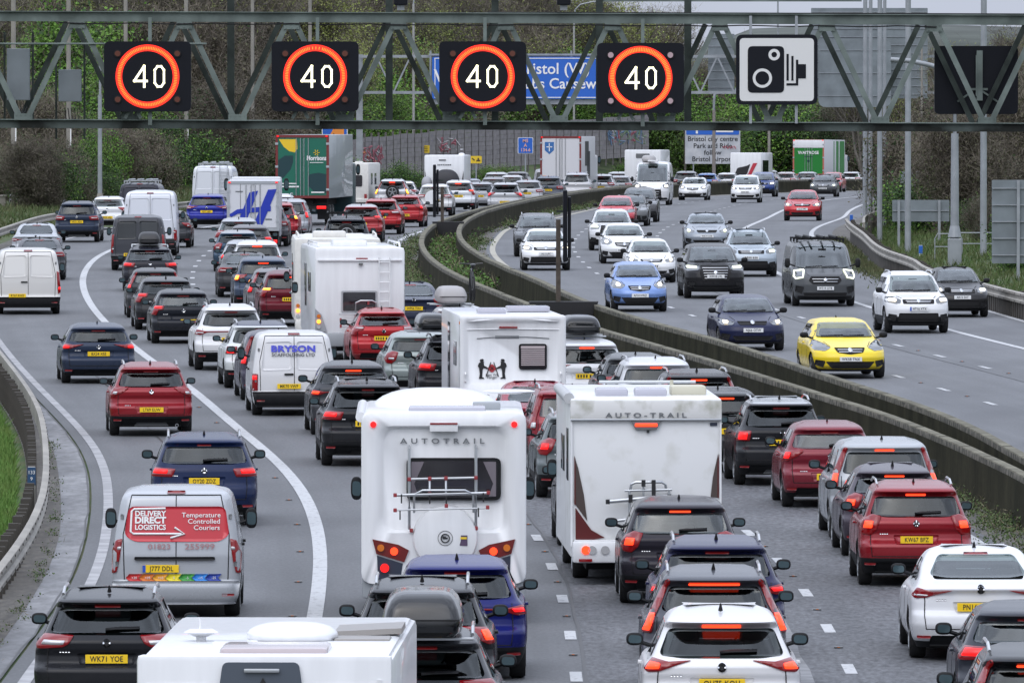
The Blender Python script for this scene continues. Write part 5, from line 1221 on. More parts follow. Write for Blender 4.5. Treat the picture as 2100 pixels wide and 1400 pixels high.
# farther queue
car('suv', (.09,.09,.10), 545,'g',506, 'dark grey SUV almost hidden beside the H lorry', rs='square', plate='')
car('suv', (.35,.02,.03), 566,'g',496, 'red SUV with an orange lamp beside the H lorry', rs='tri', tail=3, plate='')
car('mpv', SILVER, 588,'g',489, 'silver people carrier between the red SUV and the green lorry', rs='tall', tail=1, plate='')
car('suv', WHITE, 566,'r',397, 'white SUV with roof bars right behind the H lorry box', rs='wide', rails=1, plate='')
car5 = car('suv', (.014,.016,.022), 711,'g',552, 'black off-roader with spare wheel on its tailgate and a roof rack', rs='van', W=1.9, H=1.9, L=4.7, clad=.4, rails=2, plate=False, winlow=.12)
car('hatch', SILVER, 730,'r',483, 'silver car just behind the black off-roader', rs='wide', plate='')
car('suv', (.33,.03,.035), 739,'g',497, 'red crossover with a silver roof beside the black off-roader', rs='ell', tail=1, roofcol=(.4,.41,.43), plate='', H=1.55)
car('suv', (.38,.014,.02), 779,'g',481, 'red coupe crossover with a dark window, middle of three red cars', rs='wide', plate='', H=1.55)
car('hatch', (.36,.014,.02), 828,'g',466, 'red hatchback nearest the central barrier of three red cars', rs='tri', tail=1, plate='', glassl=1)
car6 = car('suv', (.50,.51,.53), 803,'g',433, 'old white off-roader with spare wheel beside the cream caravan', rs='tall', tail=3, plate=False, H=1.72)
car('hatch', WHITE, 824,'r',371, 'small white car just beyond the old white off-roader', rs='tri', plate='')
car('hatch', (.03,.05,.25), 838,'r',358, 'blue hatchback in front of the lettered caravan', rs='tri', plate='')
car('suv', SILVER, 833,'r',348, 'silver SUV roof showing above the blue hatchback', rs='wide', rails=1, plate='')
cjuke = car('suv', (.62,.62,.62), 890,'g',443, 'white crossover with a spare wheel cover behind the dark sign post', rs='wide', tail=0, plate='', H=1.6, glassl=1)
car('suv', (.60,.62,.65), 939,'g',434, 'white SUV with brake lamps lit next to the central barrier', rs='ell', tail=2, plate='', H=1.66)
car('estate', (.28,.29,.31), 982,'r',373, 'silver estate with a black case on its tow bar', rs='wide', tail=1, plate='')
car('suv', (.42,.43,.45), 1035,'r',378, 'small silver crossover above the barrier curve, lamps lit', rs='tri', tail=1, plate='')
car('estate', (.33,.34,.36), 1080,'r',369, 'silver estate beside the barrier curve', rs='split', plate='')
car('suv', (.09,.10,.12), 1123,'r',361, 'dark blue-grey SUV beside the barrier curve', rs='split', plate='')
car('smallvan', (.33,.34,.37), 1121,'r',346, 'silver van with a dark rear window in the far queue', rs='van', plate='', cat='van', vglass=1)
car('hatch', (.30,.30,.31), 1010,'r',363, 'silver-grey hatchback in the far queue behind the silver estate', rs='wide', plate='')
car('hatch', (.48,.49,.5), 1047,'r',359, 'pale silver hatchback in the far queue left of the dark SUV', rs='wide', plate='')
car('suv', (.42,.43,.45), 1015,'r',353, 'silver SUV roof nearest the lettered caravan flank', rs='tri', tail=1, plate='')
car('suv', (.10,.10,.11), 1057,'r',352, 'dark SUV roof behind the pale silver hatchback', rs='wide', plate='')
car('suv', (.46,.47,.5), 1082,'r',340, 'silver SUV topmost in the far queue beside the white lorry', rs='wide', rails=1, plate='')
car('suv', (.46,.46,.47), 1181,'r',355, 'silver pickup with a canopy below the white lorry', rs='van', rails=1, H=1.8, plate='')
car('suv', (.50,.51,.54), 1231,'r',359, 'white SUV just right of the silver pickup', rs='wide', plate='')
car('suv', (.36,.37,.38), 1265,'r',352, 'grey SUV under the rear corner of the white lorry', rs='wide', plate='')
car('hatch', (.3,.31,.33), 1268,'r',362, 'grey hatchback left of the white minibus van', rs='wide', plate='')
car('suv', (.15,.16,.17), 1404,'r',353, 'dark SUV right of the oncoming tall white van', rs='split', plate='')
car('suv', (.36,.36,.38), 1434,'r',345, 'silver SUV beneath the park and ride sign', rs='wide', plate='')
car('mpv', (.07,.06,.065), 1476,'r',347, 'dark people carrier beside the caravan with a swoosh', rs='tall', tail=1, plate='')
car('hatch', (.10,.20,.45), 1447,'r',361, 'pale blue hatchback behind the far barrier', rs='wide', plate='')
car('hatch', (.55,.56,.58), 1488,'r',359, 'white hatchback behind the far barrier', rs='wide', plate='')
car('suv', (.60,.61,.63), 1538,'r',357, 'silver white SUV just in front of the swoosh caravan', rs='wide', plate='')
car('hatch', (.42,.38,.39), 1608,'r',357, 'pinkish silver hatchback behind the far barrier', rs='wide', plate='')
car('suv', (.1,.09,.12), 1612,'r',349, 'dark purple SUV below the green lorry', rs='wide', plate='')
car('estate', (.55,.56,.57), 1642,'r',352, 'white estate below the green supermarket lorry', rs='wide', plate='')
car('hatch', (.28,.30,.32), 1652,'r',361, 'grey hatchback nearest the barrier below the green lorry', rs='wide', plate='')
car('hatch', (.55,.56,.58), 1742,'r',360, 'white hatchback beside the front of the green lorry', rs='wide', plate='')
car('suv', (.05,.06,.12), 1768,'r',345, 'dark blue SUV beyond the grey sign posts', rs='split', tail=1, plate='')
car('suv', (.52,.53,.55), 1812,'r',347, 'white SUV between the paired grey posts', rs='wide', plate='')
car('suv', (.56,.56,.58), 1840,'r',350, 'white SUV at the far end of the queue', rs='tri', tail=1, plate='')
car('hatch', (.45,.46,.48), 862,'r',354, 'silver hatchback left of the motorhome with covered bicycles', rs='wide', plate='')
car('suv', (.07,.075,.085), 1160,'r',350, 'dark SUV left of the silver pickup in the far queue', rs='split', plate='')
car('hatch', (.38,.39,.41), 1215,'r',349, 'silver hatchback behind the silver pickup', rs='wide', plate='')
car('estate', (.24,.25,.27), 958,'r',366, 'grey estate just beyond the lit white SUV at the barrier', rs='split', plate='')
car('suv', (.5,.51,.53), 1300,'r',350, 'white SUV roof left of the tall oncoming van', rs='wide', plate='')
car('hatch', (.2,.05,.06), 1388,'r',351, 'dark red hatchback right beside the tall oncoming van', rs='wide', plate='')
car('suv', (.3,.31,.33), 1570,'r',350, 'grey SUV between the swoosh caravan and the green lorry', rs='wide', plate='')
car('hatch', (.5,.5,.52), 1700,'r',351, 'white hatchback roof beneath the green lorry side', rs='wide', plate='')
# oncoming
K = dict(oncoming=True)
car('hatch', (.70,.71,.73), 1120,'g',555, 'white oncoming hatchback half behind the dark post', fs='mid', head=1, plate='HL12 JFC', W=1.79, **K)
car('suv', (.10,.105,.115), 1103,'g',527, 'grey oncoming SUV behind the white hatchback at the barrier', fs='mid', head=0, rails=1, plate='', **K)
car('suv', (.62,.63,.65), 1255,'g',514, 'white oncoming electric SUV with black grille inset', fs='big', head=2, chrome=0, plate='', H=1.6, **K)
car('hatch', (.52,.05,.07), 1262,'g',470, 'red oncoming car behind the white electric SUV', fs='mid', head=0, plate='', **K)
car('sedan', (.12,.125,.13), 1288,'g',464, 'grey oncoming car behind the red one', fs='mid', head=0, plate='', **K)
car('suv', (.10,.10,.105), 1308,'g',456, 'dark grey oncoming SUV, rearmost of the barrier lane row', fs='big', head=0, plate='', **K)
car('hatch', (.68,.69,.70), 1281,'g',541, 'white oncoming hatchback with dark oval grille, behind the small one', fs='eye', head=1, plate='', W=1.8, **K)
car('hatch', (.70,.71,.72), 1337,'g',580, 'white oncoming supermini with black mirrors and chrome strip', fs='sharp', head=1, plate='', W=1.73, **K)
car('hatch', (.15,.25,.52), 1313,'g',640, 'light blue oncoming hatchback with chrome grille, plate AF14 HWZ', fs='eye', head=1, plate='AF14 HWZ', W=1.74, H=1.49, glassl=0, bars=2, **K)
car('suv', (.012,.012,.014), 1468,'g',613, 'black oncoming SUV with large chrome-barred grille, plate XW18 LXL', fs='big', head=2, plate='XW18 LXL', W=1.96, H=1.72, L=5.05, bars=5, **K)
car('sedan', (.25,.28,.32), 1450,'g',513, 'silver-blue oncoming saloon with bright lamps, plate WX19 UYA', fs='sharp', head=2, plate='WX19 UYA', bars=0, **K)
car('suv', (.40,.46,.52), 1541,'g',568, 'pale silver oncoming SUV with star-badged wide grille', fs='mid', head=2, plate='', rails=1, W=1.89, H=1.64, bars=2, **K)
cring = car('van', (.075,.08,.085), 1693,'g',629, 'dark grey oncoming van with glowing ring headlamps and roof bars', fs='van', head=2, plate='WT19 OTB', cat='van', W=1.98, **K)
car('suv', (.72,.73,.74), 1885,'g',684, 'white oncoming SUV with lit headlamps, plate HT16 XTX', fs='mid', head=1, rails=1, plate='HT16 XTX', W=1.84, H=1.70, eu=True, **K)
car('hatch', (.02,.02,.022), 1974,'g',651, 'black oncoming hatchback half behind the white SUV, plate AK15 SHT', fs='mid', head=1, plate='AK15 SHT', W=1.69, **K)
car('hatch', (.010,.014,.05), 1545,'g',720, 'dark blue oncoming hatchback with white lamps, plate NJ66 OTW', fs='sharp', head=1, plate='NJ66 OTW', W=1.80, H=1.45, chrome=0, clad=.22, **K)
car('hatch', YEL, 1745,'g',777, 'yellow oncoming coupe, plate WK58 TNX', fs='eye', head=0, plate='WK58 TNX', W=1.84, H=1.42, L=4.4, bars=2, clad=.22, **K)
cboxer = car('bigvan', (.66,.66,.67), 1336,'g',421, 'tall white oncoming van with a dark bumper and roof box', fs='bigvan', head=1, plate='', cat='van', **K)
car('sedan', (.70,.71,.72), 1420,'g',411, 'white oncoming saloon, farthest beside the tall white van', fs='eye', head=1, plate='', **K)
car('mpv', (.68,.69,.70), 1528,'g',416, 'white oncoming people carrier with a short bonnet', fs='sharp', head=1, plate='', W=1.8, **K)
car('suv', (.02,.05,.20), 1560,'g',404, 'blue oncoming SUV behind the white people carrier', fs='mid', head=1, plate='', **K)
car('hatch', (.42,.012,.02), 1645,'g',453, 'red oncoming hatchback alone in its lane', fs='sharp', head=1, plate='CL16 VPK', W=1.80, bars=1, **K)
car('hatch', (.05,.055,.06), 1687,'g',404, 'dark grey oncoming hatchback with bright lamps near the grey posts', fs='sharp', head=2, plate='', W=1.81, **K)
car('hatch', (.42,.06,.07), 1700,'g',394, 'faded red oncoming car behind the dark grey hatchback', fs='mid', head=0, plate='', **K)
car('hatch', (.06,.06,.065), 1848,'g',408, 'dark oncoming car hidden by the small sign back', fs='mid', head=1, plate='', **K)
# ------------------------------------------------------------------ gantries, signs, posts
STEEL = mat('gantry_steel', (.165,.20,.185), .6, 0, col2=(.085,.105,.096), nscale=1.6, spec=.25); STEELD = mat('gantry_steel_dark', (.035,.045,.04), .7, noise=.4, nscale=2, spec=.2)
STEELLOW = mat('gantry_steel_stained_shaded', (.075,.092,.086), .65, 0, col2=(.012,.014,.012), nscale=.9, spec=.2, rmin=.42, rmax=.58)  # lower chord: stains, with the shade of its underside also put into the colour
GALV = mat('galvanised_steel', (.27,.29,.31), .5, .2, noise=.12, nscale=2); CONCP = mat('concrete_column', (.24,.225,.20), .85, noise=.15, nscale=.7); CONCD = mat('stained_column_foot', (.075,.068,.058), .9, noise=.3, nscale=1)
SIGNBK = mat('sign_housing_black', (.004,.005,.009), .5, spec=.2); SIGNGREY = mat('sign_back_grey', (.16,.185,.20), .55, noise=.15, nscale=1.2)
LEDR = mat('led_ring_red', (.5,.02,.01), .4, emit=(1, .02, .006), estr=1.3); LEDO = mat('led_ring_hot', (1,.3,.05), .4, emit=(1, .16, .01), estr=1.5); LEDW = mat('led_digit', (1,1,.8), .4, emit=(1, .93, .62), estr=1.25)
LENSB = mat('amber_lens_off', (.10,.025,.012), .3); LENSP = mat('pink_lens_off', (.42,.30,.32), .3); SIGNW = mat('sign_white', (.62,.62,.61), .5); SIGNBL = mat('sign_blue', (.015,.11,.48), .45); SIGNY = mat('sign_yellow', (.75,.52,.03), .5); SIGNO = mat('sign_orange', (.75,.25,.04), .5); TXW = mat('white_letters', (.75,.75,.75), .5)
def part(name, fn, mats, parent, ang=None):
    b = bmesh.new(); fn(b)
    return obj(name, b, mats, parent, ang)
GD = 217.0; gs = FPX/GD
def gx(px): return (px-1050)/gs
def gz(py, px=0): return CAM_H-(py-HORIZON)/gs
def tl(px): return 8.0*px/2100
gan = empty('sign_gantry', (0, GD, 0), 0, 'weathered green-grey lattice gantry carrying the lit speed signs over all lanes', 'gantry')
def bar(bm, p, q, w, mi=0):
    """square section member between two points"""
    p = Vector(p); q = Vector(q); d = q-p; m = d.to_track_quat('Z', 'X').to_matrix()
    a = math.atan2(d.z, d.x)
    mt = Matrix.Translation((p+q)/2) @ Matrix.Rotation(-a, 4, 'Y') @ Matrix.Diagonal((d.length if abs(d.y) < .5*d.length else d.length, w, w, 1))
    r = bmesh.ops.create_cube(bm, size=1, matrix=mt)
    for v in r['verts']:
        for f in v.link_faces: f.material_index = mi
for y, ph, nm in ((0, 0, 'front'), (1.25, -19, 'rear')):
    k = (GD+y)/GD
    for py0, hh in ((34, .21), (254, .18)):
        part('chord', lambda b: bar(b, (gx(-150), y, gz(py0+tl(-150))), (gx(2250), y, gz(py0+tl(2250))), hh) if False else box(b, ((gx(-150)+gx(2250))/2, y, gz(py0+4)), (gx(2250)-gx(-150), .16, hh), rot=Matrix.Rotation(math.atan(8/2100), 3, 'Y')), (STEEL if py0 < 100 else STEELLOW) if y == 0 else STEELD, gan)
    if y == 0:
        part('chord_flange', lambda b: [box(b, ((gx(-150)+gx(2250))/2, -.05, gz(pz+4)), (gx(2250)-gx(-150), .22, .02), rot=Matrix.Rotation(math.atan(8/2100), 3, 'Y')) for pz in (23.5, 245)], STEEL, gan)
    px = 154-217*2
    while px < 2300:
        for sg in (-1, 1):
            a = (gx((px+ph+sg*8)), y, gz(44+tl(px))); c = (gx(px+ph+sg*104), y, gz(246+tl(px)))
            part('brace', lambda b: bar(b, a, c, .115), STEEL if y == 0 else STEELD, gan)
        if y == 0:
            part('gusset', lambda b: [box(b, (gx(px), -.085, gz(50+tl(px))), (.34, .012, .17))]+[cyl(b, (gx(px)+q, -.09, gz(50+tl(px))+r_), (gx(px)+q, -.105, gz(50+tl(px))+r_), .014, n=6) for q in (-.12, 0, .12) for r_ in (-.05, .05)], STEEL, gan)
            part('gusset', lambda b: [box(b, (gx(px+109), -.085, gz(240+tl(px))), (.40, .012, .15))]+[cyl(b, (gx(px+109)+q, -.09, gz(240+tl(px))+r_), (gx(px+109)+q, -.105, gz(240+tl(px))+r_), .014, n=6) for q in (-.15, -.05, .05, .15) for r_ in (-.04, .04)], STEEL, gan)
        px += 219.5
for px in (471, 797, 1015, 1230, 1412): part('mast', lambda b: box(b, (gx(px), 1.0, gz(115)), (.155, .155, 3.0)), STEELD, gan)
part('top_rail', lambda b: box(b, (gx(1500), 1.0, gz(1)), (gx(1440)-gx(900), .06, .05)), STEEL, gan)
part('conduit', lambda b: cyl(b, (gx(-100), -.08, gz(90)), (gx(424), -.08, gz(90)), .02), STEEL, gan)
part('cable', lambda b: tube(b, [(gx(120+40*k), -.11, gz(46+tl(120+40*k)+2.5*abs(math.sin(k*.8)))) for k in range(46)], .014, 5), DARK, gan)
part('handrail', lambda b: cyl(b, (gx(1000), .1, gz(26)), (gx(2250), .1, gz(30)), .016), DARK, gan)
for px in (-260, 2420): part('leg', lambda b: box(b, (gx(px), .6, 4.4), (.45, .45, 8.9)), STEEL, gan)
for (cx, cy, w, h, dk) in ((36, 153, .50, 1.13, 1), (142, 176, .50, .70, 0)):
    r = empty('cabinet', (gx(cx), GD+.5, gz(cy+30)), 0, 'grey equipment cabinet hung in the gantry, '+('the taller of the pair' if dk else 'the shorter of the pair'), 'cabinet', 'cabinets in the gantry')
    part('case', lambda b: box(b, (0, 0, .32), (w, .3, h), bevel=.015), SIGNGREY, r)
    part('frame', lambda b: [box(b, (s*(w/2+.06), .1, .2), (.045, .05, 2.1)) for s in (-1, 1)], STEELD, r)
    part('cable', lambda b: [tube(b, [(x, 0, -.1-h*.1), (x+.03, .02, -.4), (x*.5, .0, -.62)], .012, 5) for x in (-.12, -.05, .02, .09, .15)], BLK, r)
for px in (822, 1156):
    r = empty('traffic_camera', (gx(px), GD, gz(14)), 0, 'black camera box on top of the gantry, '+('above the third mast' if px == 822 else 'above the lit sign nearest the camera symbol'), 'camera', 'cameras on the gantry')
    part('camera_box', lambda b: box(b, (0, 0, .16), (.30, .3, .26), bevel=.03), SIGNBK, r); part('bracket', lambda b: box(b, (0, 0, -.02), (.16, .12, .12)), GALV, r)
for i, (px, py) in enumerate(((304, 157), (647, 157), (990, 157), (1313, 160))):
    r = empty('speed_sign', (gx(px), GD-.28, gz(py)), 0, ['lit 40 speed sign over the exit lane, nearest the cabinets', 'lit 40 speed sign with a gap at the top of its red ring', 'lit 40 speed sign in front of the blue road sign', 'lit 40 speed sign with four pale pink corner lamps'][i], 'speed sign', 'lit speed signs on the gantry')
    part('panel', lambda b: fix(b) if plate_xz(b, rrect(0, 0, 1.90, 1.53, .13, 5), -.1, .1) else None, SIGNBK, r)
    def ring(b):
        n = 108
        for k in range(n):
            a = 2*math.pi*(k+.5)/n
            if i == 1 and abs(((a-math.pi/2+math.pi) % (2*math.pi))-math.pi) < .22 and k % 2: continue
            m = Matrix.Rotation(-a, 3, 'Y'); box(b, m @ Vector((.62, -.112, 0)), (.062 if i != 3 else .085, .012, .015), rot=m)
    part('led_ring', lambda b: fix(b) if ring_xz(b, 0, 0, .555, .695, -.106, -.09, 64) is None else None, LEDR, r)
    part('led_ticks', ring, LEDO, r)
    def stroke(b, pts, w):
        for a, c in zip(pts, pts[1:]):
            a = Vector((a[0], 0, a[1])); c = Vector((c[0], 0, c[1])); d = c-a; ang = math.atan2(d.z, d.x)
            box(b, ((a.x+c.x)/2, -.112, (a.z+c.z)/2), (d.length+w*.75, .012, w), rot=Matrix.Rotation(-ang, 3, 'Y'))
    dx = .03 if i < 2 else -.02 if i == 2 else 0
    part('digit', lambda b: stroke(b, [(-.08+dx-.02, -.23), (-.08+dx-.02, .23), (-.30+dx-.02, -.10), (-.02+dx-.02, -.10)], .050), LEDW, r)
    q = [(.15, -.14), (.15, .14), (.21, .22), (.29, .22), (.35, .14), (.35, -.14), (.29, -.22), (.21, -.22), (.15, -.14)]
    part('digit', lambda b: stroke(b, [(a+dx-.02, c) for a, c in q], .045), LEDW, r)
    for sx in (-1, 1):
        for sz in (-1, 1):
            part('corner_lamp', lambda b: (cyl(b, (sx*.65, -.10, sz*.50), (sx*.65, -.135, sz*.50), .085, n=18, mi=1), cyl(b, (sx*.65, -.13, sz*.50), (sx*.65, -.145, sz*.50), .062, n=18)), [LENSP if i == 3 else LENSB, DARK], r)
    part('hanger', lambda b: [box(b, (.05, .05, .98), (.075, .07, .62)), box(b, (.05, .05, -.88), (.085, .07, .36)), box(b, (-.45, .05, -.83), (.07, .07, .2), rot=Matrix.Rotation(.5, 3, 'Y')), box(b, (-.2, .05, -.83), (.07, .07, .2), rot=Matrix.Rotation(-.5, 3, 'Y'))], STEEL, r)
# camera symbol sign
r = empty('camera_sign', (gx(1592), GD-.28, gz(143)), 0, 'white speed camera symbol sign with black border on the gantry', 'sign')
K = 279.3
def c3(x, y): return ((x-575)/K, -(y-425)/K)
part('panel', lambda b: plate_xz(b, rrect(0, 0, 1.78, 1.53, .15, 5), -.03, .03), SIGNBK, r)
part('face', lambda b: plate_xz(b, rrect(0, 0, 1.62, 1.37, .09, 5), -.036, -.02), SIGNW, r)
def sym(b):
    plate_xz(b, [c3(*p) for p in rpoly([(398, 566), (620, 566), (620, 282), (398, 282)], 30)], -.044, -.034)
    for q in ([(634, 330), (648, 330), (648, 492), (634, 492)], [(664, 342), (677, 342), (677, 492), (664, 492)], [(634, 508), (692, 508), (692, 365), (706, 365), (706, 522), (634, 522)], [(706, 392), (753, 392), (753, 479), (706, 479)]):
        plate_xz(b, [c3(*p) for p in q][::-1], -.044, -.034)
    fix(b)
part('symbol', sym, SIGNBK, r)
part('symbol_ring', lambda b: (ring_xz(b, *c3(487, 477), 42/K, 59/K, -.050, -.04, 40), ring_xz(b, *c3(559, 334), 17/K, 35/K, -.050, -.04, 40), fix(b)), SIGNW, r)
part('hanger', lambda b: [box(b, (s*.50-.07, .07, 0), (.06, .06, 2.35)) for s in (-1, 1)], GALV, r)
# back of the sign facing the other way
r = empty('speed_sign', (gx(2008), GD+1.5, gz(165)), 0, 'unlit black back of a speed sign facing the oncoming lanes', 'speed sign')
part('panel', lambda b: (plate_xz(b, rrect(0, 0, 1.84, 1.50, .12, 5), -.1, .1), fix(b)), SIGNBK, r)
part('bracket', lambda b: [box(b, (.07, -.16, .1), (.13, .08, 1.1)), box(b, (.0, -.18, .1), (.03, .06, .9)), box(b, (0, -.14, -.2), (.5, .05, .05)), box(b, (-.25, -.14, -.36), (.4, .04, .04), rot=Matrix.Rotation(-.6, 3, 'Y')), box(b, (.3, -.14, -.36), (.4, .04, .04), rot=Matrix.Rotation(.6, 3, 'Y'))], STEEL, r)
# far gantry
FD = 620.0; fs_ = FPX/FD
def fx(px): return (px-1050)/fs_
def fz(py): return CAM_H-(py-HORIZON)/fs_
fg = empty('sign_gantry', (0, FD, 0), 0, 'pale grey lattice gantry far away behind the lit speed signs', 'gantry')
for y in (0, 1.2):
    part('chord', lambda b: [box(b, ((fx(737)+fx(1925))/2, y, fz(p)), (fx(1925)-fx(737), .15, .17)) for p in (116,)], GALV, fg)
    part('chord', lambda b: [box(b, ((fx(737)+fx(1925))/2, y, fz(p)), (fx(1925)-fx(737), .15, .17)) for p in (190,)], GALV, fg)
for k in range(17):
    x0 = fx(737)+k*(fx(1925)-fx(737))/17; w = (fx(1925)-fx(737))/17
    part('brace', lambda b: bar(b, (x0, 0, fz(190)), (x0+w/2, 0, fz(116)), .1), GALV, fg); part('brace', lambda b: bar(b, (x0+w/2, 0, fz(116)), (x0+w, 0, fz(190)), .1), GALV, fg)
for px in (737, 1925): part('leg', lambda b: box(b, (fx(px), .6, (fz(112)+zg(FD))/2), (.4, .5, fz(112)-zg(FD))), GALV, fg)
r = empty('direction_sign', (fx(1070), FD-.4, fz(160)), 0, 'blue motorway direction sign reading Bristol (W), hung on the far gantry', 'sign')
part('panel', lambda b: plate_xz(b, rrect(0, 0, 11.2, 2.62, .15), -.06, .06), SIGNBL, r)
part('border', lambda b: [box(b, (0, -.07, s*1.22), (10.9, .02, .05)) for s in (-1, 1)]+[box(b, (s*5.42, -.07, 0), (.05, .02, 2.4)) for s in (-1, 1)], TXW, r)
part('lettering', lambda b: (add_text(b, 'Bristol (W)', (2.0, -.08, .55), .98, bold=.012), add_text(b, 'Cribbs Causeway', (2.2, -.08, -.38), .92, bold=.012), add_text(b, 'W', (-4.9, -.08, .1), 1.1, bold=.015)), TXW, r)
part('frame', lambda b: [box(b, (x, .25, .2), (.12, .2, 3.0)) for x in (-5.7, -2.8, .2, 3.1, 5.5)]+[box(b, (0, .2, 1.45), (11.6, .15, .12)), box(b, (0, .2, -1.5), (11.6, .15, .3))], GALV, r)
def ribbed(name, px0, px1, py0, py1, d, lab, rib=.42, posts=(), rad=.05, gz_=None):
    s = FPX/d; w = (px1-px0)/s; h = (py1-py0)/s; cx = ((px0+px1)/2-1050)/s; cz = CAM_H-((py0+py1)/2-HORIZON)/s
    r = empty('road_sign', (cx, d, cz), 0, lab, 'sign')
    part('panel', lambda b: (plate_xz(b, rrect(0, 0, w, h, rad), -.02, .02), fix(b)), SIGNGREY, r)
    n = max(1, int(h/rib))
    part('stiffener', lambda b: [box(b, (0, -.045, -h/2+h*(k+.5)/n), (w*.99, .05, .035)) for k in range(n)], GALV, r)
    for p in posts:
        x = (p-1050)/s-cx; zb_ = (gz_ if gz_ is not None else zt(cx+x, d))-cz-.1
        part('post', lambda b: box(b, (x, -.10, (h/2+zb_)/2), (.10, .08, h/2-zb_)), GALV, r)
    return r
ribbed('sign_back', 1663, 1902, 17, 202, FD-1.0, 'big ribbed grey sign back on the far gantry under the sky', .5)
ribbed('sign_back', 1452, 1506, 70, 188, FD+1.6, 'narrow ribbed grey sign back behind the speed camera symbol', .5)
ribbed('sign_back', 1678, 1827, 80, 220, FD-2.5, 'rounded grey sign back hung low on the far gantry, next to the camera symbol', 1.3, (), .5)
ribbed('sign_back', 2034, 2150, 369, 540, 330, 'large pale grey sign back with horizontal ribs cut by the picture edge', .55, (2088,), .06)
ribbed('sign_back', 1830, 1947, 410, 454, 392, 'long low grey sign back above the grass bank', .45, (1843, 1926), .03)
ribbed('sign_back', 1847, 1887, 352, 396, 420, 'small square grey sign back beside a lamp column', .5, (1866,), .05)
# columns
COLLAB = {}
def column(px, d, wpx, top=17.0, m=None, foot=0, lab='', arm=None, name='lamp_column', gxz=None):
    x = xpix(px, d); z = zt(x, d); w = wpx*d/FPX
    r = empty(name, (x, d, z), 0, lab, 'lamp post' if name == 'lamp_column' else 'post', 'columns along the motorway')
    part('shaft', lambda b: cyl(b, (0, 0, foot), (0, 0, top), w/2, w/2*.8, n=14), m or CONCP, r, R(40))
    if foot:
        part('foot', lambda b: cyl(b, (0, 0, -.4), (0, 0, foot), w/2*1.03, w/2, n=14), CONCD, r, R(40))
        part('number_plate', lambda b: box(b, (w*.42, -w*.4, foot+.6), (.07, .03, .9)), TXW, r)
    if arm: arm(r, w)
    return r
for px, d, w, f in ((28, 505, 11, 3.2), (141, 540, 10, 2.9), (258, 575, 9, 3.2), (382, 590, 9, 2.8), (518, 620, 8, 3.0), (636, 660, 8, 2.8)):
    column(px, d, w, 17, CONCP, f, 'tall concrete lamp column with stained foot, '+{28: 'leftmost beside the stone plinths', 141: 'between the leftmost one and the round steel column', 258: 'just behind the first lit speed sign', 382: 'at the end of the verge guardrail', 518: 'just left of the second lit speed sign', 636: 'partly behind the green lorry'}[px])
for px, d, w in ((848, 700, 6), (1015, 740, 5), (1177, 780, 5)):
    def arm(r, w_):
        part('arm', lambda b: tube(b, [(0, 0, 12.5), (.1, 0, 13.3), (.5, 0, 13.7), (1.4, 0, 13.9), (2.2, 0, 14.0)], .06, 6), GALV, r, R(50)); part('lantern', lambda b: box(b, (2.7, 0, 13.98), (1.1, .3, .14), bevel=.05), mat('lantern_grey', (.5, .5, .52), .4), r)
    column(px, d, w, 12.5, mat('pale_steel_column', (.30,.30,.29), .6, noise=.1), 0, 'slim far lamp column behind the timber fence, '+{848: 'nearest the yellow sign', 1015: 'left of the blue marker sign', 1177: 'behind the white lorry'}[px], arm)
def base_box(h, w, mm=GALV):
    def f(r, w_): part('base_box', lambda b: (box(b, (0, 0, h/2-.2), (w, w, h+.2), bevel=.03), cyl(b, (0, 0, h-.05), (0, 0, h+.35), w*.52, w_/2, n=14)), mm, r)
    return f
column(205, 470, 10, 6.0, GALV, 0, 'round steel column on a square concrete base left of the first speed sign', base_box(1.0, .42, CONCP), 'steel_column')
column(205.5, 470.2, 6, 7.6, GALV, 0, 'thin upper pole rising from the round steel column', None, 'steel_column')
for px, d, w, lab in ((1774, 437, 10, 'leftmost of the tall grey posts beyond the oncoming lanes'), (1785, 445, 9, 'second of the tall grey posts, tucked against the leftmost'), (1804, 407, 11, 'third of the tall grey posts, standing in the bright grass'), (1814, 440, 8, 'thinner grey post behind the third tall post'), (1862, 384, 13, 'tall grey post in front of the small square sign back'), (2017, 361, 14, 'tall grey post between the flared column and the large sign back')):
    column(px, d, w, 17, GALV, 0, lab, None, 'steel_post')
def arc(r, w_):
    base_box(1.05, .48)(r, w_)
    part('curved_arm', lambda b: tube(b, [(0, 0, 4.5)]+[(0, 0, 6.0)]+[(-.95+.95*math.cos(a)-.0, 0, 6.0+1.15*math.sin(a)) for a in (0.3, .6, .9, 1.2, 1.5)]+[(-1.6, 0, 7.3), (-2.3, 0, 7.35)], .085, 8), GALV, r, R(50))
column(1958, 355, 19, 4.7, GALV, 0, 'thick grey lamp column with flared square base and curved top', arc)
def arc2(r, w_): part('curved_arm', lambda b: tube(b, [(0, 0, 6.0), (0, 0, 6.8), (.05, 0, 7.2), (.25, 0, 7.5), (.5, 0, 7.6)], .1, 8), GALV, r, R(50))
column(1464, 742, 8, 6.1, mat('brownish_column', (.2,.18,.165), .7), 0, 'slim curved-top column standing before the park and ride sign', arc2)
column(1890, 520, 5, 9, CONCP, 0, 'thin pale post on the wooded bank behind the grey posts', None, 'steel_post')
column(1577, 800, 6, 12, CONCP, 0, 'pale post among green trees left of the green lorry', None, 'steel_post')
column(1405, 800, 5, 12, CONCD, 0, 'dark thin post left of the park and ride sign', None, 'steel_post')
for px, top, lab in ((1178, 40, 'thin grey pole above the gantry behind the third speed sign'), (1595, 20, 'thin pole against the sky above the camera symbol')):
    column(px, 900, 4, 20, GALV, 0, lab, None, 'steel_post')
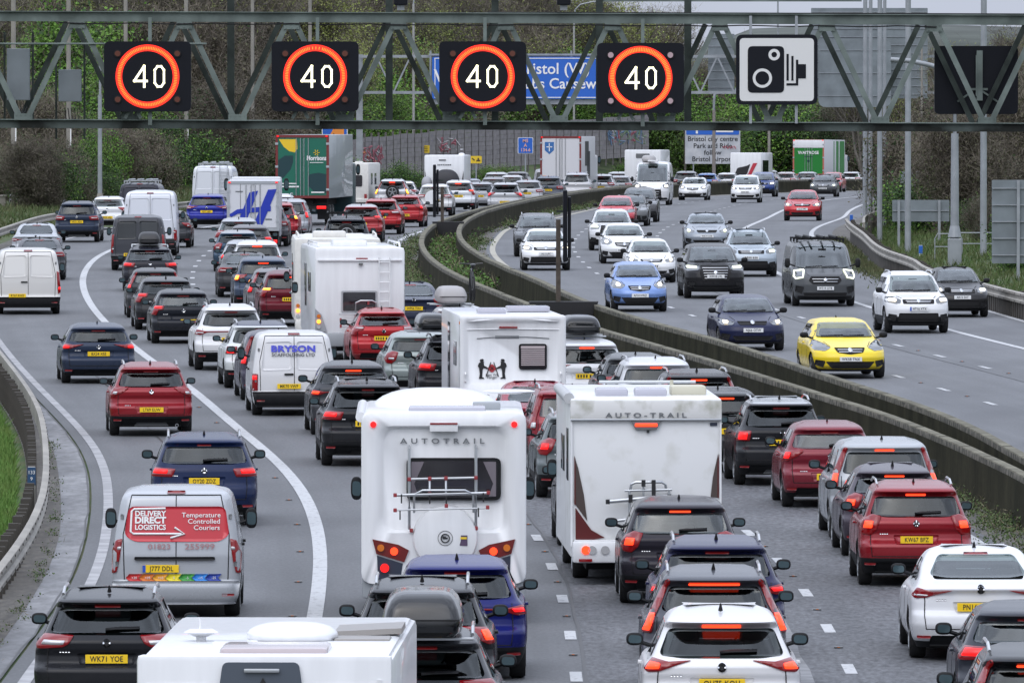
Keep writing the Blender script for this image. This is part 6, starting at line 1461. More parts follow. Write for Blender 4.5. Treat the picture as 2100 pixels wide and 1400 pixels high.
# plinths and little rails at the left verge
for px, py, w, h, lab in ((4, 442, .5, .95, 'weathered stone plinth cut by the picture edge'), (47, 441, .5, .6, 'low stone plinth with a capped top beside a lamp column')):
    X, d = G(px, py)
    r = empty('stone_plinth', (X, d, zg(d)), 0, lab, 'plinth', 'plinths beside the guardrail')
    part('block', lambda b: box(b, (0, 0, h/2), (w*.8, w*.8, h), bevel=.02), CONCP, r); part('cap', lambda b: box(b, (0, 0, h+.04), (w, w, .09), bevel=.02), CONCP, r)
def hoop(px, py, w, h, lab):
    X, d = G(px, py); r = empty('tube_railing', (X, d, zt(X, d)), 0, lab, 'railing', 'tube railings')
    part('rail', lambda b: tube(b, [(-w/2, 0, -.1), (-w/2, 0, h*.8), (-w/2+.1, 0, h), (w/2-.1, 0, h), (w/2, 0, h*.8), (w/2, 0, -.1)], .025, 6), GALV, r, R(50))
    part('rail', lambda b: cyl(b, (-w/2, 0, h*.5), (w/2, 0, h*.5), .02, n=6), GALV, r)
hoop(45, 436, 1.3, .55, 'thin tube railing around the low stone plinth'); hoop(187, 408, .8, 1.0, 'thin tube railing beside the round steel column'); hoop(1945, 545, 1.0, .95, 'tube railing around the flared lamp column'); hoop(2005, 545, 1.5, .8, 'tube railing running towards the large sign back')
# marker posts
def marker(px, py, h, lab, lines, blue=True):
    X, d = G(px, py); r = empty('marker_post', (X, d, zg(d)), 0, lab, 'marker post')
    part('stake', lambda b: box(b, (0, 0, h/2), (.13, .04, h), bevel=.01), TXW if not lines else mat('marker_white', (.4,.4,.38), .6), r)
    part('plate', lambda b: box(b, (0, -.03, h-.16), (.14, .012, .3)), mat('marker_navy', (.01,.05,.12), .5) if lines else SIGNBL, r)
    if lines:
        part('lettering', lambda b: [add_text(b, t, (0, -.04, h-.10-.11*k), .085) for k, t in enumerate(lines)], TXW, r); part('reflector', lambda b: box(b, (0, -.025, h-.52), (.06, .012, .3)), mat('marker_red', (.25,.05,.03), .5), r)
marker(65, 1076, 1.0, 'distance marker post reading 133 9 beside the guardrail posts', ['133', '9'])
marker(1888, 530, .5, 'small white marker post with a blue cap in the grass', None)
marker(1746, 462, .5, 'small white marker post with a blue cap at the start of the guardrail', None)
# slim sign units on the central reserve, seen edge on
for px, d, top, ph, (s0, s1), spx, lab in ((907, 400, 383, 0, (338, 445), 891, 'dark edge-on message sign on a post in the weeds between the walls'), (1145, 277, 450, 0, (390, 535), 1159, 'dark edge-on message sign on a brown post beside the white oncoming hatchback')):
    s = FPX/d; x = xpix(px, d); z0 = zg(d); zt_ = CAM_H-(top-HORIZON)/s
    r = empty('median_sign', (x, d, z0), 0, lab, 'sign', 'edge-on signs on the central reserve')
    part('post', lambda b: box(b, (0, 0, (zt_-z0)/2), (.13, .13, zt_-z0)), mat('brown_post', (.065,.052,.042), .8, noise=.3), r)
    zc = CAM_H-((s0+s1)/2-HORIZON)/s-z0; hh = (s1-s0)/s
    part('housing', lambda b: (box(b, ((spx-px)/s, .3, zc), (.12, 1.2, hh), bevel=.02), box(b, ((spx-px)/s+.12, .35, zc-.05), (.09, 1.1, hh*.86), bevel=.02)), SIGNBK, r)
    part('arm', lambda b: [box(b, ((spx-px)/s/2, .05, zc+q), (abs(spx-px)/s+.1, .06, .06)) for q in (-hh*.2, hh*.2)], STEELD, r)
    x0, x1 = W1(d)+.2, W2(d)-.2; wd = max(x1-x0, .8)*.5+.25; cxl = (x0+x1)/2-x
    part('base_tray', lambda b: (plate_xz(b, [(cxl-wd*.7, .25), (cxl+wd*.7, .25), (cxl+wd, .98), (cxl-wd, .98)], -.35, .35), fix(b)), mat('black_tray', (.01,.01,.012), .7), r)
# timber fence
FENCEM = mat('grey_timber', (.235,.22,.22), .85, col2=(.155,.143,.145), nscale=2.0); FPOST = mat('fence_post', (.10,.095,.09), .85)
PBLK = 1
fr = empty('timber_fence', (xpix(700, 640), 640, 0), 0, 'tall grey timber noise fence running behind the far queue', 'fence')
NP = 46; fpts = []
for k in range(NP+1):
    t = k/NP; d = 630+160*t; px = 660+670*t; fpts.append(Vector((xpix(px, d), d, 0)))
for k in range(NP):
    a, b_ = fpts[k], fpts[k+1]; c = (a+b_)/2-fr.location; L_ = (b_-a).length; an = math.atan2(b_.y-a.y, b_.x-a.x); step = .12*math.sin(k*1.3)
    top = 1.75+.5*(k/NP)+step*.35
    def pn(b):
        n = 9
        for i in range(n): 
            z0 = -1.0+(top+1.0)*i/n; box(b, (0, .0 if i % 2 else -.015, z0+(top+1)/n/2), (L_, .03, (top+1)/n*.96))
    o = part('panel', pn, FENCEM, fr); o.location = c; o.rotation_euler = (0, 0, an)
    p = part('post', lambda b: box(b, (0, 0, .3), (.14, .12, 3.6+step*.3)), FPOST, fr); p.location = a-fr.location
rg = random.Random(4)
def graff(k0, k1, cols, n, zc, zh, lab):
    r = empty('graffiti', (fpts[k0].x, fpts[k0].y-.12, 0), 0, lab, 'graffiti', 'graffiti on the fence')
    for q in range(n):
        t = rg.random(); kk = k0+t*(k1-k0); i = int(kk); p = fpts[i].lerp(fpts[i+1], kk-i)-fpts[k0]
        def st(b):
            pts = [(p.x+rg.uniform(-.5, .5), p.y-.06, zc+rg.uniform(-zh, zh)) for _ in range(5)]; tube(b, pts, .06, 4)
        part('spray_line', st, rg.choice(cols), r)
GP = mat('spray_pink', (.36,.13,.16), .8); GW = mat('spray_white', (.34,.33,.34), .8); GO = mat('spray_orange', (.42,.16,.08), .8); GB = mat('spray_blue', (.16,.24,.36), .8); GG = mat('spray_green', (.2,.28,.18), .8)
graff(5, 8, [GP, GP, GW, GO], 26, .6, .7, 'pink and white graffiti on the timber fence beside the cream caravan')
graff(16, 19, [GW, GW, GP], 12, .9, .6, 'faint white graffiti on the timber fence above the lettered caravan')
graff(40, 45, [GW, GB, GG, GP], 36, .8, .8, 'pale blue and green graffiti on the fence right of the white lorry')
# small signs near the fence
def small_sign(name, px0, px1, py0, py1, d, m, lab, texts=(), border=None, txm=None, posts=1, rad=.06):
    s = FPX/d; w = (px1-px0)/s; h = (py1-py0)/s; x = ((px0+px1)/2-1050)/s; z = CAM_H-((py0+py1)/2-HORIZON)/s; z0 = zt(x, d)
    r = empty(name, (x, d, z), 0, lab, 'sign')
    part('panel', lambda b: (plate_xz(b, rrect(0, 0, w, h, rad), -.02, .02), fix(b)), m, r)
    if border: part('border', lambda b: (plate_xz(b, rrect(0, 0, w*1.08, h*1.06, rad), -.0, .03), fix(b)), border, r)
    for k in range(posts):
        xx = 0 if posts == 1 else (-w*.35+w*.7*k)
        part('post', lambda b: box(b, (xx, .06, (h*.4+z0-z)/2-.2), (.09, .07, h*.4-(z0-z)+.4)), GALV, r)
    if texts: part('lettering', lambda b: [add_text(b, t, (tx*w, -.03, tz*h), sz*h, bold=.012) for t, tx, tz, sz in texts], txm or TXW, r)
    return r
small_sign('location_sign', 1063, 1092, 283, 314, 690, SIGNBL, 'small blue location sign reading M5 A 134.6 before the fence', [('M5', 0, .3, .3), ('A', 0, 0, .3), ('134.6', 0, -.3, .3)], TXW, mat('pale_orange_letters', (.8,.42,.3), .5))
r = small_sign('warning_sign', 861, 881, 298, 314, 680, SIGNY, 'small square yellow sign on a post before the fence, the higher one', [], None)
part('symbol', lambda b: [box(b, (0, -.03, q), (.4, .01, .04)) for q in (-.12, .02, .14)], mat('dark_symbol', (.08,.05,.02), .6), r)
r = small_sign('warning_sign', 965, 988, 320, 335, 640, SIGNY, 'lower yellow sign with a dark works symbol behind the lettered caravan', [], None)
part('symbol', lambda b: (box(b, (-.18, -.03, .02), (.22, .01, .08), rot=Matrix.Rotation(.7, 3, 'Y')), box(b, (.14, -.03, -.06), (.25, .01, .1)), box(b, (.14, -.03, .04), (.1, .01, .14))), MATS['dark_symbol'], r)
r = small_sign('exit_sign', 662, 711, 262, 318, 640, SIGNBL, 'blue sign with an orange panel half hidden by the green lorry', [], TXW)
part('orange_panel', lambda b: plate_xz(b, [(-.62, -.2), (-.1, .8), (.6, .8), (.6, -.2)], -.035, -.022), SIGNO, r)
part('symbol', lambda b: box(b, (.05, -.05, .35), (.4, .01, .16), rot=Matrix.Rotation(.5, 3, 'Y')), MATS['dark_symbol'], r)
small_sign('blue_post', 885, 888, 272, 335, 690, mat('blue_post', (.08,.12,.35), .6), 'slim blue post in front of the timber fence', [], None, posts=0)
r = small_sign('park_ride_sign', 1405, 1518, 250, 336, 750, mat('sign_dirty_white', (.50,.51,.53), .6, col2=(.36,.38,.41), nscale=1.2), 'large dirty white park and ride sign reading Bristol Airport', [('Bristol city centre', 0, .09, .165), ('Park and Ride', 0, -.075, .165), ('follow', 0, -.235, .165), ('Bristol Airport', 0, -.39, .165)], None, BLK, 2)
part('blue_header', lambda b: plate_xz(b, rrect(0, 1.06, 4.0, .9, .1), -.04, -.02), SIGNBL, r)
part('symbol', lambda b: (box(b, (-1.2, -.05, 1.0), (.16, .01, .6)), box(b, (-1.05, -.05, 1.15), (.4, .01, .26)), box(b, (.9, -.05, 1.0), (1.3, .01, .4), bevel=.004)), TXW, r)
part('graffiti', lambda b: [tube(b, [(.75+.2*k, -.05, -.38+.1*math.sin(k*2)), (.85+.2*k, -.05, -.25), (.95+.2*k, -.05, -.45)], .025, 4) for k in range(5)], mat('spray_red', (.5,.08,.12), .7), r)
# ------------------------------------------------------------------ motorhomes, caravans, lorries
DRED = mat('dark_red_cluster', (.13,.012,.01), .25, coat=.4); NAVYP = mat('navy_panel', (.02,.028,.05), .4); SILVT = mat('silver_lettering', (.17,.18,.19), .35, .4); REDCL = mat('red_clamp', (.26,.03,.035), .5); SKYL = mat('skylight_lens', (.40,.40,.46), .2, coat=.5); MAROONG = mat('maroon_graphic', (.09,.012,.012), .3); BROWNG = mat('brown_graphic', (.065,.048,.043), .3); SKIRT = mat('grey_skirt', (.30,.32,.34), .4)
WINDG = mat('motorhome_window', (.016,.014,.018), .05, spec=.7); CURT = mat('curtain', (.16,.14,.16), .8)
class Veh:
    def __init__(s, px, d, L, W, H, label, name, cat, yaw=None, oncoming=False, group='motorhomes and caravans in the queue'):
        s.L, s.W, s.H = L, W, H; X = xpix(px, d)
        th = math.atan((L12.slope(d)+LIN.slope(d))/2) if yaw is None else R(yaw)
        P = Vector((X+math.sin(th)*L/2, d+math.cos(th)*L/2, 0)); P.z = zg(P.y); s.th = th
        s.root = empty(name, P, 0, label, cat, group); s.root.rotation_euler = (math.atan(dzg(P.y)), 0, -th)
    def add(s, name, fn, mats, parent=None, ang=R(40)):
        b = bmesh.new(); fn(b)
        for v in b.verts: v.co.y -= s.L/2
        o = obj(name, b, mats, parent or s.root, ang); return o
    def wheels(s, ys, r=.34, inset=.1):
        for y in ys:
            for q in (-1, 1):
                o = link('wheel', wheel_mesh(r, .24), s.root, None, (q*(s.W/2-inset-.12), y-s.L/2, r)); link('rim', rim_mesh(r, .24), o)
def rframe(bm, outer, inner, depth, y0=0.0):
    """rear face with a raised rim and a sunken panel; both outlines have the same number of points"""
    n = len(outer); loops = [[(p[0], y0+.3, p[1]) for p in outer], [(p[0], y0+.02, p[1]) for p in outer]]
    o2 = [(p[0]*.985, p[1]-(.015 if p[1] > 1.5 else -.0)) for p in outer]
    loops += [[(p[0], y0, p[1]) for p in o2], [(p[0], y0, p[1]) for p in inner]]
    cx = sum(p[0] for p in inner)/n; cz = sum(p[1] for p in inner)/n
    loops += [[(cx+(p[0]-cx)*.93, y0+depth, cz+(p[1]-cz)*.94) for p in inner]]
    V = [[bm.verts.new(p) for p in l] for l in loops]
    for a, b in zip(V, V[1:]):
        for k in range(n): bm.faces.new((a[k], a[(k+1) % n], b[(k+1) % n], b[k]))
    bm.faces.new(V[-1]); fix(bm)
# --- motorhome with the lettering AUTOTRAIL and bicycle rack
A = Veh(910, 140.6, 7.3, 2.33, 3.0, 'white motorhome with sunken rear panel, silver lettering and empty bicycle rack', 'motorhome', 'motorhome')
def s1(px, py): return ((px-910)/144.7, (1283-py)/144.7)
def c2(x, y): return s1(600+x/3.5, 780+y/3.5)
A.add('body', lambda b: (box(b, (0, 3.0, 1.72), (2.33, 5.6, 2.5), bevel=.10)), WHITEG)
A.add('cab', lambda b: (box(b, (0, 6.3, 1.2), (2.0, 1.9, 1.7), bevel=.25), box(b, (0, 5.4, 2.35), (2.2, 1.2, 1.1), bevel=.3)), WHITEG)
A.add('rear_shell', lambda b: rframe(b, rrect(0, 1.80, 2.34, 2.44, .16, 4), rrect(0, 2.06, 1.86, 1.52, .2, 4), .085, -.02), WHITEG, None, R(55))
A.add('skirt', lambda b: box(b, (0, 3.0, .62), (2.32, 5.9, .5), bevel=.04), SKIRT)
A.add('underbody', lambda b: box(b, (0, 3.4, .42), (1.9, 6.4, .3)), DARK)
A.add('lettering', lambda b: add_text(b, 'AUTOTRAIL', (-.02, .035, 2.60), .105, bold=.02, sx=1.35, spacing=1.75), SILVT)
A.add('high_brake_lamp', lambda b: (box(b, (0, -.03, 2.80), (.40, .07, .12), bevel=.01)), WHITEG); A.add('high_brake_lamp', lambda b: box(b, (0, -.06, 2.855), (.39, .04, .022)), RED)
for sx in (-1, 1): A.add('marker_lamp', lambda b: (cyl(b, (sx*1.0, .0, 2.84), (sx*1.0, -.045, 2.84), .044, n=16), ), REDLIT)
A.add('rear_window', lambda b: plate_xz(b, rrect(.14, 2.065, 1.34, .60, .09), .01, .06), TRIM); A.add('glass', lambda b: plate_xz(b, rrect(.14, 2.065, 1.24, .52, .07), .0, .02), WINDG)
A.add('curtain', lambda b: [plate_xz(b, [(.14+s_*.60, 1.82), (.14+s_*.60, 2.31), (.14+s_*.42, 2.31), (.14+s_*.56, 2.0), (.14+s_*.5, 1.82)], -.004, .0) for s_ in (-1, 1)], CURT)
def rackA(b):
    for x in (-.49, .455): tube(b, [(x, .03, 2.53), (x, -.10, 2.50), (x, -.12, 1.9), (x, -.14, 1.62), (x, -.02, 1.36)], .022, 8)
    cyl(b, (-.49, -.13, 2.07), (.455, -.13, 2.09), .018); cyl(b, (-.68, -.26, 1.85), (.62, -.26, 1.88), .022); cyl(b, (-.68, -.34, 1.64), (.62, -.34, 1.67), .012)
    for x in (-.2, .03): cyl(b, (x, -.14, 2.08), (x, -.2, 1.84), .018)
    tube(b, [(-.42, -.2, 1.6), (-.42, -.26, 1.86), (-.3, -.28, 1.92), (.3, -.28, 1.92), (.42, -.26, 1.86), (.42, -.2, 1.6)], .018, 8)
A.add('bicycle_rack', rackA, SILVERBAR)
A.add('rack_clamp', lambda b: [box(b, p, (.05, .06, .055), bevel=.008) for p in ((-.49, -.15, 2.07), (.455, -.15, 2.09), (-.2, -.16, 2.08), (.03, -.16, 2.085), (-.69, -.26, 1.85), (.63, -.26, 1.885), (-.69, -.34, 1.64), (.62, -.34, 1.68), (-.2, -.22, 1.87), (.035, -.3, 1.70), (-.46, -.05, 1.34), (.46, -.05, 1.37))], REDCL)
A.add('rack_strap', lambda b: [box(b, p, (.02, .03, .13)) for p in ((-.6, -.28, 1.80), (-.2, -.24, 1.79), (.035, -.3, 1.78), (.56, -.28, 1.82), (-.62, -.35, 1.57), (.49, -.35, 1.61))], BLK)
def cover(b):
    n = 40; prof = [(.46, .06), (.462, -.04), (.44, -.10), (.34, -.135), (.18, -.15), (.14, -.155)]
    rg_ = [[b.verts.new((.02+r_*math.cos(2*math.pi*k/n), y, 1.235+r_*math.sin(2*math.pi*k/n)*(1.02))) for k in range(n)] for r_, y in prof]
    for i in range(len(rg_)-1):
        for k in range(n): b.faces.new((rg_[i][k], rg_[i][(k+1) % n], rg_[i+1][(k+1) % n], rg_[i+1][k]))
    b.faces.new(rg_[-1]); fix(b)
cv = A.add('spare_wheel_cover', cover, WHITEG, None, R(30))
o = A.add('badge', lambda b: (ring_xz(b, .02, 1.235, .052, .066, -.175, -.15, 30), ring_xz(b, .02, 1.235, .10, .106, -.163, -.15, 36), box(b, (.02, -.168, 1.235), (.07, .01, .02)), box(b, (.005, -.168, 1.255), (.05, .01, .014)), fix(b)), BLK, None); o.parent = cv; 
o = A.add('sticker', lambda b: (box(b, (.28, -.14, 1.20), (.11, .012, .15))), mat('sticker_dark', (.08,.05,.10), .5)); o.parent = cv
o = A.add('sticker_band', lambda b: (box(b, (.28, -.148, 1.235), (.09, .012, .03))), SIGNY); o.parent = cv
for sx in (-1, 1):
    q = [(572, 1145), (760, 1185), (835, 1225), (800, 1310), (600, 1250)]
    pp = [(sx*abs(c2(*p)[0]), c2(*p)[1]) for p in q]
    c_ = A.add('tail_lamp', lambda b: (plate_xz(b, pp, -.05, .08), fix(b)), DRED)
    for (x, y, m_, r_) in ((632, 1207, AMBER, .05), (728, 1232, BRAKE, .055), (660, 1352, REDLIT, .062)):
        z = c2(x, y)
        o = A.add('round_lamp', lambda b: cyl(b, (sx*abs(z[0]), -.03, z[1]), (sx*abs(z[0]), -.085, z[1]), r_, n=18), m_); o.parent = c_
    A.add('lower_panel', lambda b: (plate_xz(b, [(sx*abs(c2(*p)[0]), c2(*p)[1]) for p in [(605, 1262), (790, 1320), (770, 1460), (612, 1460)]], -.035, .06), fix(b)), NAVYP)
    mz = 1.66; mm, mg, _ = mirror_mesh(True)
    o = link('wing_mirror', mm, A.root, None, (sx*1.28, 6.1-A.L/2, mz)); link('mirror_glass', mg, o); o.scale = (1.0, 1, 1.15)
def dome(b, cx, cy, cz, rx, ry, rz):
    bmesh.ops.create_uvsphere(b, u_segments=28, v_segments=14, radius=1)
    for v in b.verts:
        v.co = Vector((cx+math.copysign(abs(v.co.x)**.75, v.co.x)*rx, cy+v.co.y*ry, cz+v.co.z*rz))
A.add('roof_pod', lambda b: dome(b, -.1, 5.0, 2.86, .95, 1.3, .33), WHITEG, None, R(60))
A.add('skylight', lambda b: (box(b, (.05, 1.2, 3.0), (1.1, .8, .12), bevel=.04)), SKYL); A.add('roof_vent', lambda b: box(b, (.62, 2.2, 3.02), (.4, .4, .12), bevel=.03), SKIRT)
A.add('awning_roll', lambda b: cyl(b, (-1.18, .4, 2.93), (-1.18, 5.2, 2.93), .075, n=12), WHITEG)
A.add('roof_aerial', lambda b: (cyl(b, (.85, 3, 3.0), (.85, 3, 3.2), .03), dome(b, .95, 3, 3.2, .38, .2, .035)), WHITEG)
A.wheels((1.9, 6.2), .35)
# --- motorhome with flat weathered back and AUTO-TRAIL lettering
B = Veh(1325, 151, 7.2, 2.31, 2.88, 'white motorhome with a flat streaked back, lit strip lamp and maroon corner graphics', 'motorhome', 'motorhome', yaw=-1.7)
def s2(px, py): return ((px-1325)/134.7, (1199-py)/134.7)
def c4(x, y): return s2(1000+x/3.5, 740+y/3.5)
def c5_(x, y): return s2(1050+x/3.23, 1000+y/3.23)
B.add('body', lambda b: box(b, (0, 3.1, 1.62), (2.31, 6.2, 2.42), bevel=.05), WHITED)
B.add('cab', lambda b: (box(b, (0, 6.4, 1.2), (2.0, 1.7, 1.6), bevel=.25), box(b, (0, 5.8, 2.3), (2.2, 1.3, .95), bevel=.3)), WHITED)
B.add('top_cap', lambda b: box(b, (0, .03, 2.66), (2.31, .12, .30), bevel=.03), mat('streaked_cap', (.66,.66,.65), .4, col2=(.36,.36,.30), nscale=3.5, rmin=.5, rmax=.75))
B.add('trim_strip', lambda b: box(b, (0, -.05, 2.51), (2.30, .04, .035), bevel=.01), SILVERBAR)
B.add('corner_trim', lambda b: [box(b, (s_*1.135, -.01, 1.55), (.03, .05, 1.95)) for s_ in (-1, 1)], WHITEG)
B.add('lettering', lambda b: add_text(b, 'AUTO-TRAIL', (0, -.045, 2.575), .10, bold=.02, sx=1.5, spacing=1.55), SILVT)
hb = B.add('high_brake_lamp', lambda b: (plate_xz(b, [(-.16, 2.36), (.16, 2.36), (.23, 2.49), (-.23, 2.49)], -.06, .02), fix(b)), GREYP)
o = B.add('lamp_element', lambda b: box(b, (0, -.065, 2.43), (.34, .02, .05), bevel=.008), BRAKE); o.parent = hb
B.add('rear_camera', lambda b: box(b, (.03, -.03, 2.33), (.04, .04, .04)), BLK)
B.add('badge', lambda b: box(b, (1.03, -.01, 2.44), (.11, .02, .05)), NAVYP)
for q, m_ in (([(622, 680), (650, 770), (690, 960), (715, 1150), (632, 1035)], BROWNG), ([(630, 1055), (745, 1215), (840, 1270), (632, 1305)], MAROONG), ([(1655, 670), (1660, 985), (1602, 980), (1618, 840)], BROWNG), ([(1650, 740), (1662, 670), (1662, 985), (1652, 985)], MAROONG), ([(622, 680), (632, 760), (632, 1035), (622, 1030)], MAROONG)):
    B.add('graphic', lambda b: (plate_xz(b, [c4(*p) for p in q], -.012 if m_ is not MAROONG else -.016, .01), fix(b)), m_)
B.add('bumper', lambda b: (box(b, (0, -.06, .50), (2.26, .34, .33), bevel=.06), box(b, (0, -.10, .66), (2.2, .2, .05), bevel=.02)), WHITEG)
B.add('underbody', lambda b: box(b, (0, 3.5, .34), (1.8, 6.2, .26)), DARK)
for sx in (-1, 1):
    for x, m_ in ((1.03-.105, BRAKE), (.83, CLEAR), (.63, CLEAR)):
        B.add('round_lamp', lambda b: (cyl(b, (sx*x, -.2, .535), (sx*x, -.25, .535), .066, n=18)), m_)
    B.add('reflector', lambda b: box(b, (sx*.93, -.24, .38), (.2, .02, .045), bevel=.005), RED)
def rackB(b):
    z = lambda x, y: c4(x, y)
    tube(b, [(*[z(1022, 930)[0]], -.1, z(1022, 930)[1]), (z(1030, 885)[0], -.16, z(1030, 885)[1]), (z(1060, 868)[0], -.18, z(1060, 868)[1]), (z(1250, 868)[0], -.18, z(1250, 868)[1]), (z(1275, 890)[0], -.16, z(1275, 890)[1]), (z(1280, 930)[0], -.1, z(1280, 930)[1])], .022, 8)
    for (x0, y0, x1, y1, r_) in ((980, 930, 1320, 922, .02), (855, 1008, 1300, 968, .035), (1300, 968, 1470, 968, .02), (862, 1152, 1010, 1135, .03), (1015, 930, 1015, 1150, .022), (1300, 925, 1300, 970, .02), (1115, 865, 1115, 970, .016), (1188, 865, 1188, 970, .016)):
        a = z(x0, y0); c = z(x1, y1); cyl(b, (a[0], -.2, a[1]), (c[0], -.2, c[1]), r_)
    for x in (1015, 1300): a = z(x, 950); cyl(b, (a[0], .02, a[1]), (a[0], -.22, a[1]), .02)
B.add('bicycle_rack', rackB, SILVERBAR)
B.add('rack_clamp', lambda b: [box(b, (c4(x, y)[0], -.23, c4(x, y)[1]), (.06, .06, h_)) for x, y, h_ in ((1022, 985, .12), (1115, 875, .1), (1188, 875, .1), (1188, 935, .16), (1300, 968, .06), (858, 1008, .07), (864, 1152, .06), (1180, 975, .05))], BLK)
B.add('roof_hatch', lambda b: [box(b, (x, 1.3, 2.88), (.5, .5, .14), bevel=.05) for x in (-.48, .12)], SKYL); B.add('roof_unit', lambda b: (box(b, (.72, 1.8, 2.89), (.55, .7, .16), bevel=.05), cyl(b, (.5, 2.4, 2.9), (.5, 2.4, 3.03), .03)), mat('weathered_cream', (.5,.48,.38), .6)); B.add('roof_rail', lambda b: cyl(b, (-.6, 3, 2.98), (.9, 3, 2.98), .025), SILVERBAR)
B.add('awning_roll', lambda b: (cyl(b, (-1.17, .1, 2.83), (-1.17, 4.6, 2.83), .085, n=10),), mat('awning_grey', (.42,.43,.44), .45))
B.add('side_window', lambda b: (box(b, (-1.16, 3.0, 1.9), (.03, 1.1, .55), bevel=.01), box(b, (-1.16, 1.0, 1.95), (.03, .5, .8), bevel=.01)), GLASS)
for sx in (-1, 1):
    mm, mg, _ = mirror_mesh(True); o = link('wing_mirror', mm, B.root, None, (sx*1.22, 6.2-B.L/2, 1.5)); link('mirror_glass', mg, o)
B.wheels((1.9, 6.2), .35)
# --- motorhome with ladder
def ladder_home(px, d, yaw, lab, main=True, m_=None):
    V = Veh(px, d, 6.8, 2.34, 3.05, lab, 'motorhome', 'motorhome', yaw=yaw); m_ = m_ or WHITEG
    V.add('body', lambda b: box(b, (0, 2.9, 1.78), (2.34, 5.8, 2.3), bevel=.12), m_)
    V.add('cab', lambda b: (box(b, (0, 6.0, 1.2), (2.0, 1.6, 1.6), bevel=.25), box(b, (0, 5.4, 2.4), (2.25, 1.4, 1.1), bevel=.35)), m_)
    V.add('bumper', lambda b: (box(b, (0, -.02, .55), (2.30, .3, .36), bevel=.08)), SKIRT if main else m_)
    V.add('underbody', lambda b: box(b, (0, 3.2, .38), (1.8, 5.8, .26)), DARK)
    for sx in (-1, 1):
        V.add('lamp_column', lambda b: (plate_xz(b, [(sx*1.16, .72), (sx*1.02, .72), (sx*.86, .78), (sx*1.0, 1.2), (sx*1.16, 1.35)], -.05, .05), fix(b)), SKIRT if main else OLDWHITE)
        for z, mm in ((1.16, AMBER), (1.02, AMBERLIT), (.88, CLEAR)): V.add('round_lamp', lambda b: cyl(b, (sx*1.07, -.04, z-(0 if main else .05)), (sx*1.07, -.085, z-(0 if main else .05)), .05, n=14), mm)
    V.add('high_brake_lamp', lambda b: box(b, (.05, -.02, 2.64), (.3, .04, .035)), RED)
    if main:
        V.add('top_moulding', lambda b: box(b, (0, -.03, 2.60), (2.2, .05, .05), bevel=.02), m_)
        V.add('ladder', lambda b: [cyl(b, (x, -.09, 1.22), (x, -.09, 2.68), .016, n=6) for x in (.49, .77)]+[cyl(b, (.49, -.09, z), (.77, -.09, z), .014, n=6) for z in (1.3, 1.53, 1.78, 2.03, 2.28, 2.55)], WHITEG)
        V.add('rear_window', lambda b: plate_xz(b, rrect(-.02, 1.53, .92, .56, .04), -.03, .01), SILVERBAR); V.add('glass', lambda b: plate_xz(b, rrect(-.02, 1.53, .84, .48, .03), -.04, -.02), WINDG)
        V.add('bicycle_rack', lambda b: (tube(b, [(-.12, -.1, 1.28), (-.12, -.2, 1.5), (0, -.22, 1.56), (.3, -.22, 1.56), (.42, -.2, 1.5), (.42, -.1, 1.28)], .022, 6), cyl(b, (-.55, -.2, 1.22), (.6, -.2, 1.22), .02), cyl(b, (-.5, -.3, 1.06), (.35, -.3, 1.06), .013), cyl(b, (-.5, -.34, .90), (.35, -.34, .90), .013), cyl(b, (-.14, -.15, 1.25), (-.14, -.15, .8), .02)), SILVERBAR)
        V.add('rack_clamp', lambda b: [box(b, p, (.05, .05, .09)) for p in ((-.52, -.32, 1.07), (-.52, -.35, .91), (.2, -.24, 1.5), (.3, -.24, 1.2))], REDCL)
        V.add('rear_camera', lambda b: box(b, (.02, -.05, 2.50), (.1, .06, .05)), GREYP)
        me, mt = plate_mesh('', True, True); o = link('number_plate', me, V.root, None, (-.0, -.19-V.L/2, .52)); link('plate_characters', mt, o)
    V.add('roof_box', lambda b: (box(b, (-.2, 1.3, 3.0), (.9, .9, .2), bevel=.07)), m_)
    V.add('roof_rail', lambda b: [tube(b, [(s_*1.05, .25, 2.93), (s_*1.05, .4, 3.03), (s_*1.05, 4.2, 3.03), (s_*1.05, 4.4, 2.93)], .025, 6) for s_ in (-1, 1)], m_)
    V.add('side_window', lambda b: [box(b, (s_*1.175, 2.0, 2.0), (.02, .9, .5), bevel=.006) for s_ in (-1, 1)]+[box(b, (s_*1.175, 3.6, 1.9), (.02, .6, 1.1), bevel=.006) for s_ in (-1, 1)], GLASS)
    mm, mg, _ = mirror_mesh(True)
    for sx in (-1, 1): o = link('wing_mirror', mm, V.root, None, (sx*1.3, 6.0-V.L/2, 1.75)); link('mirror_glass', mg, o)
    V.wheels((1.7, 6.0)); return V
ladder_home(738, 256, None, 'white motorhome with a rear ladder, small window and bicycle rack', True)
ladder_home(692, 268, -2, 'cream motorhome mostly hidden behind the one with the ladder', False, OLDWHITE)
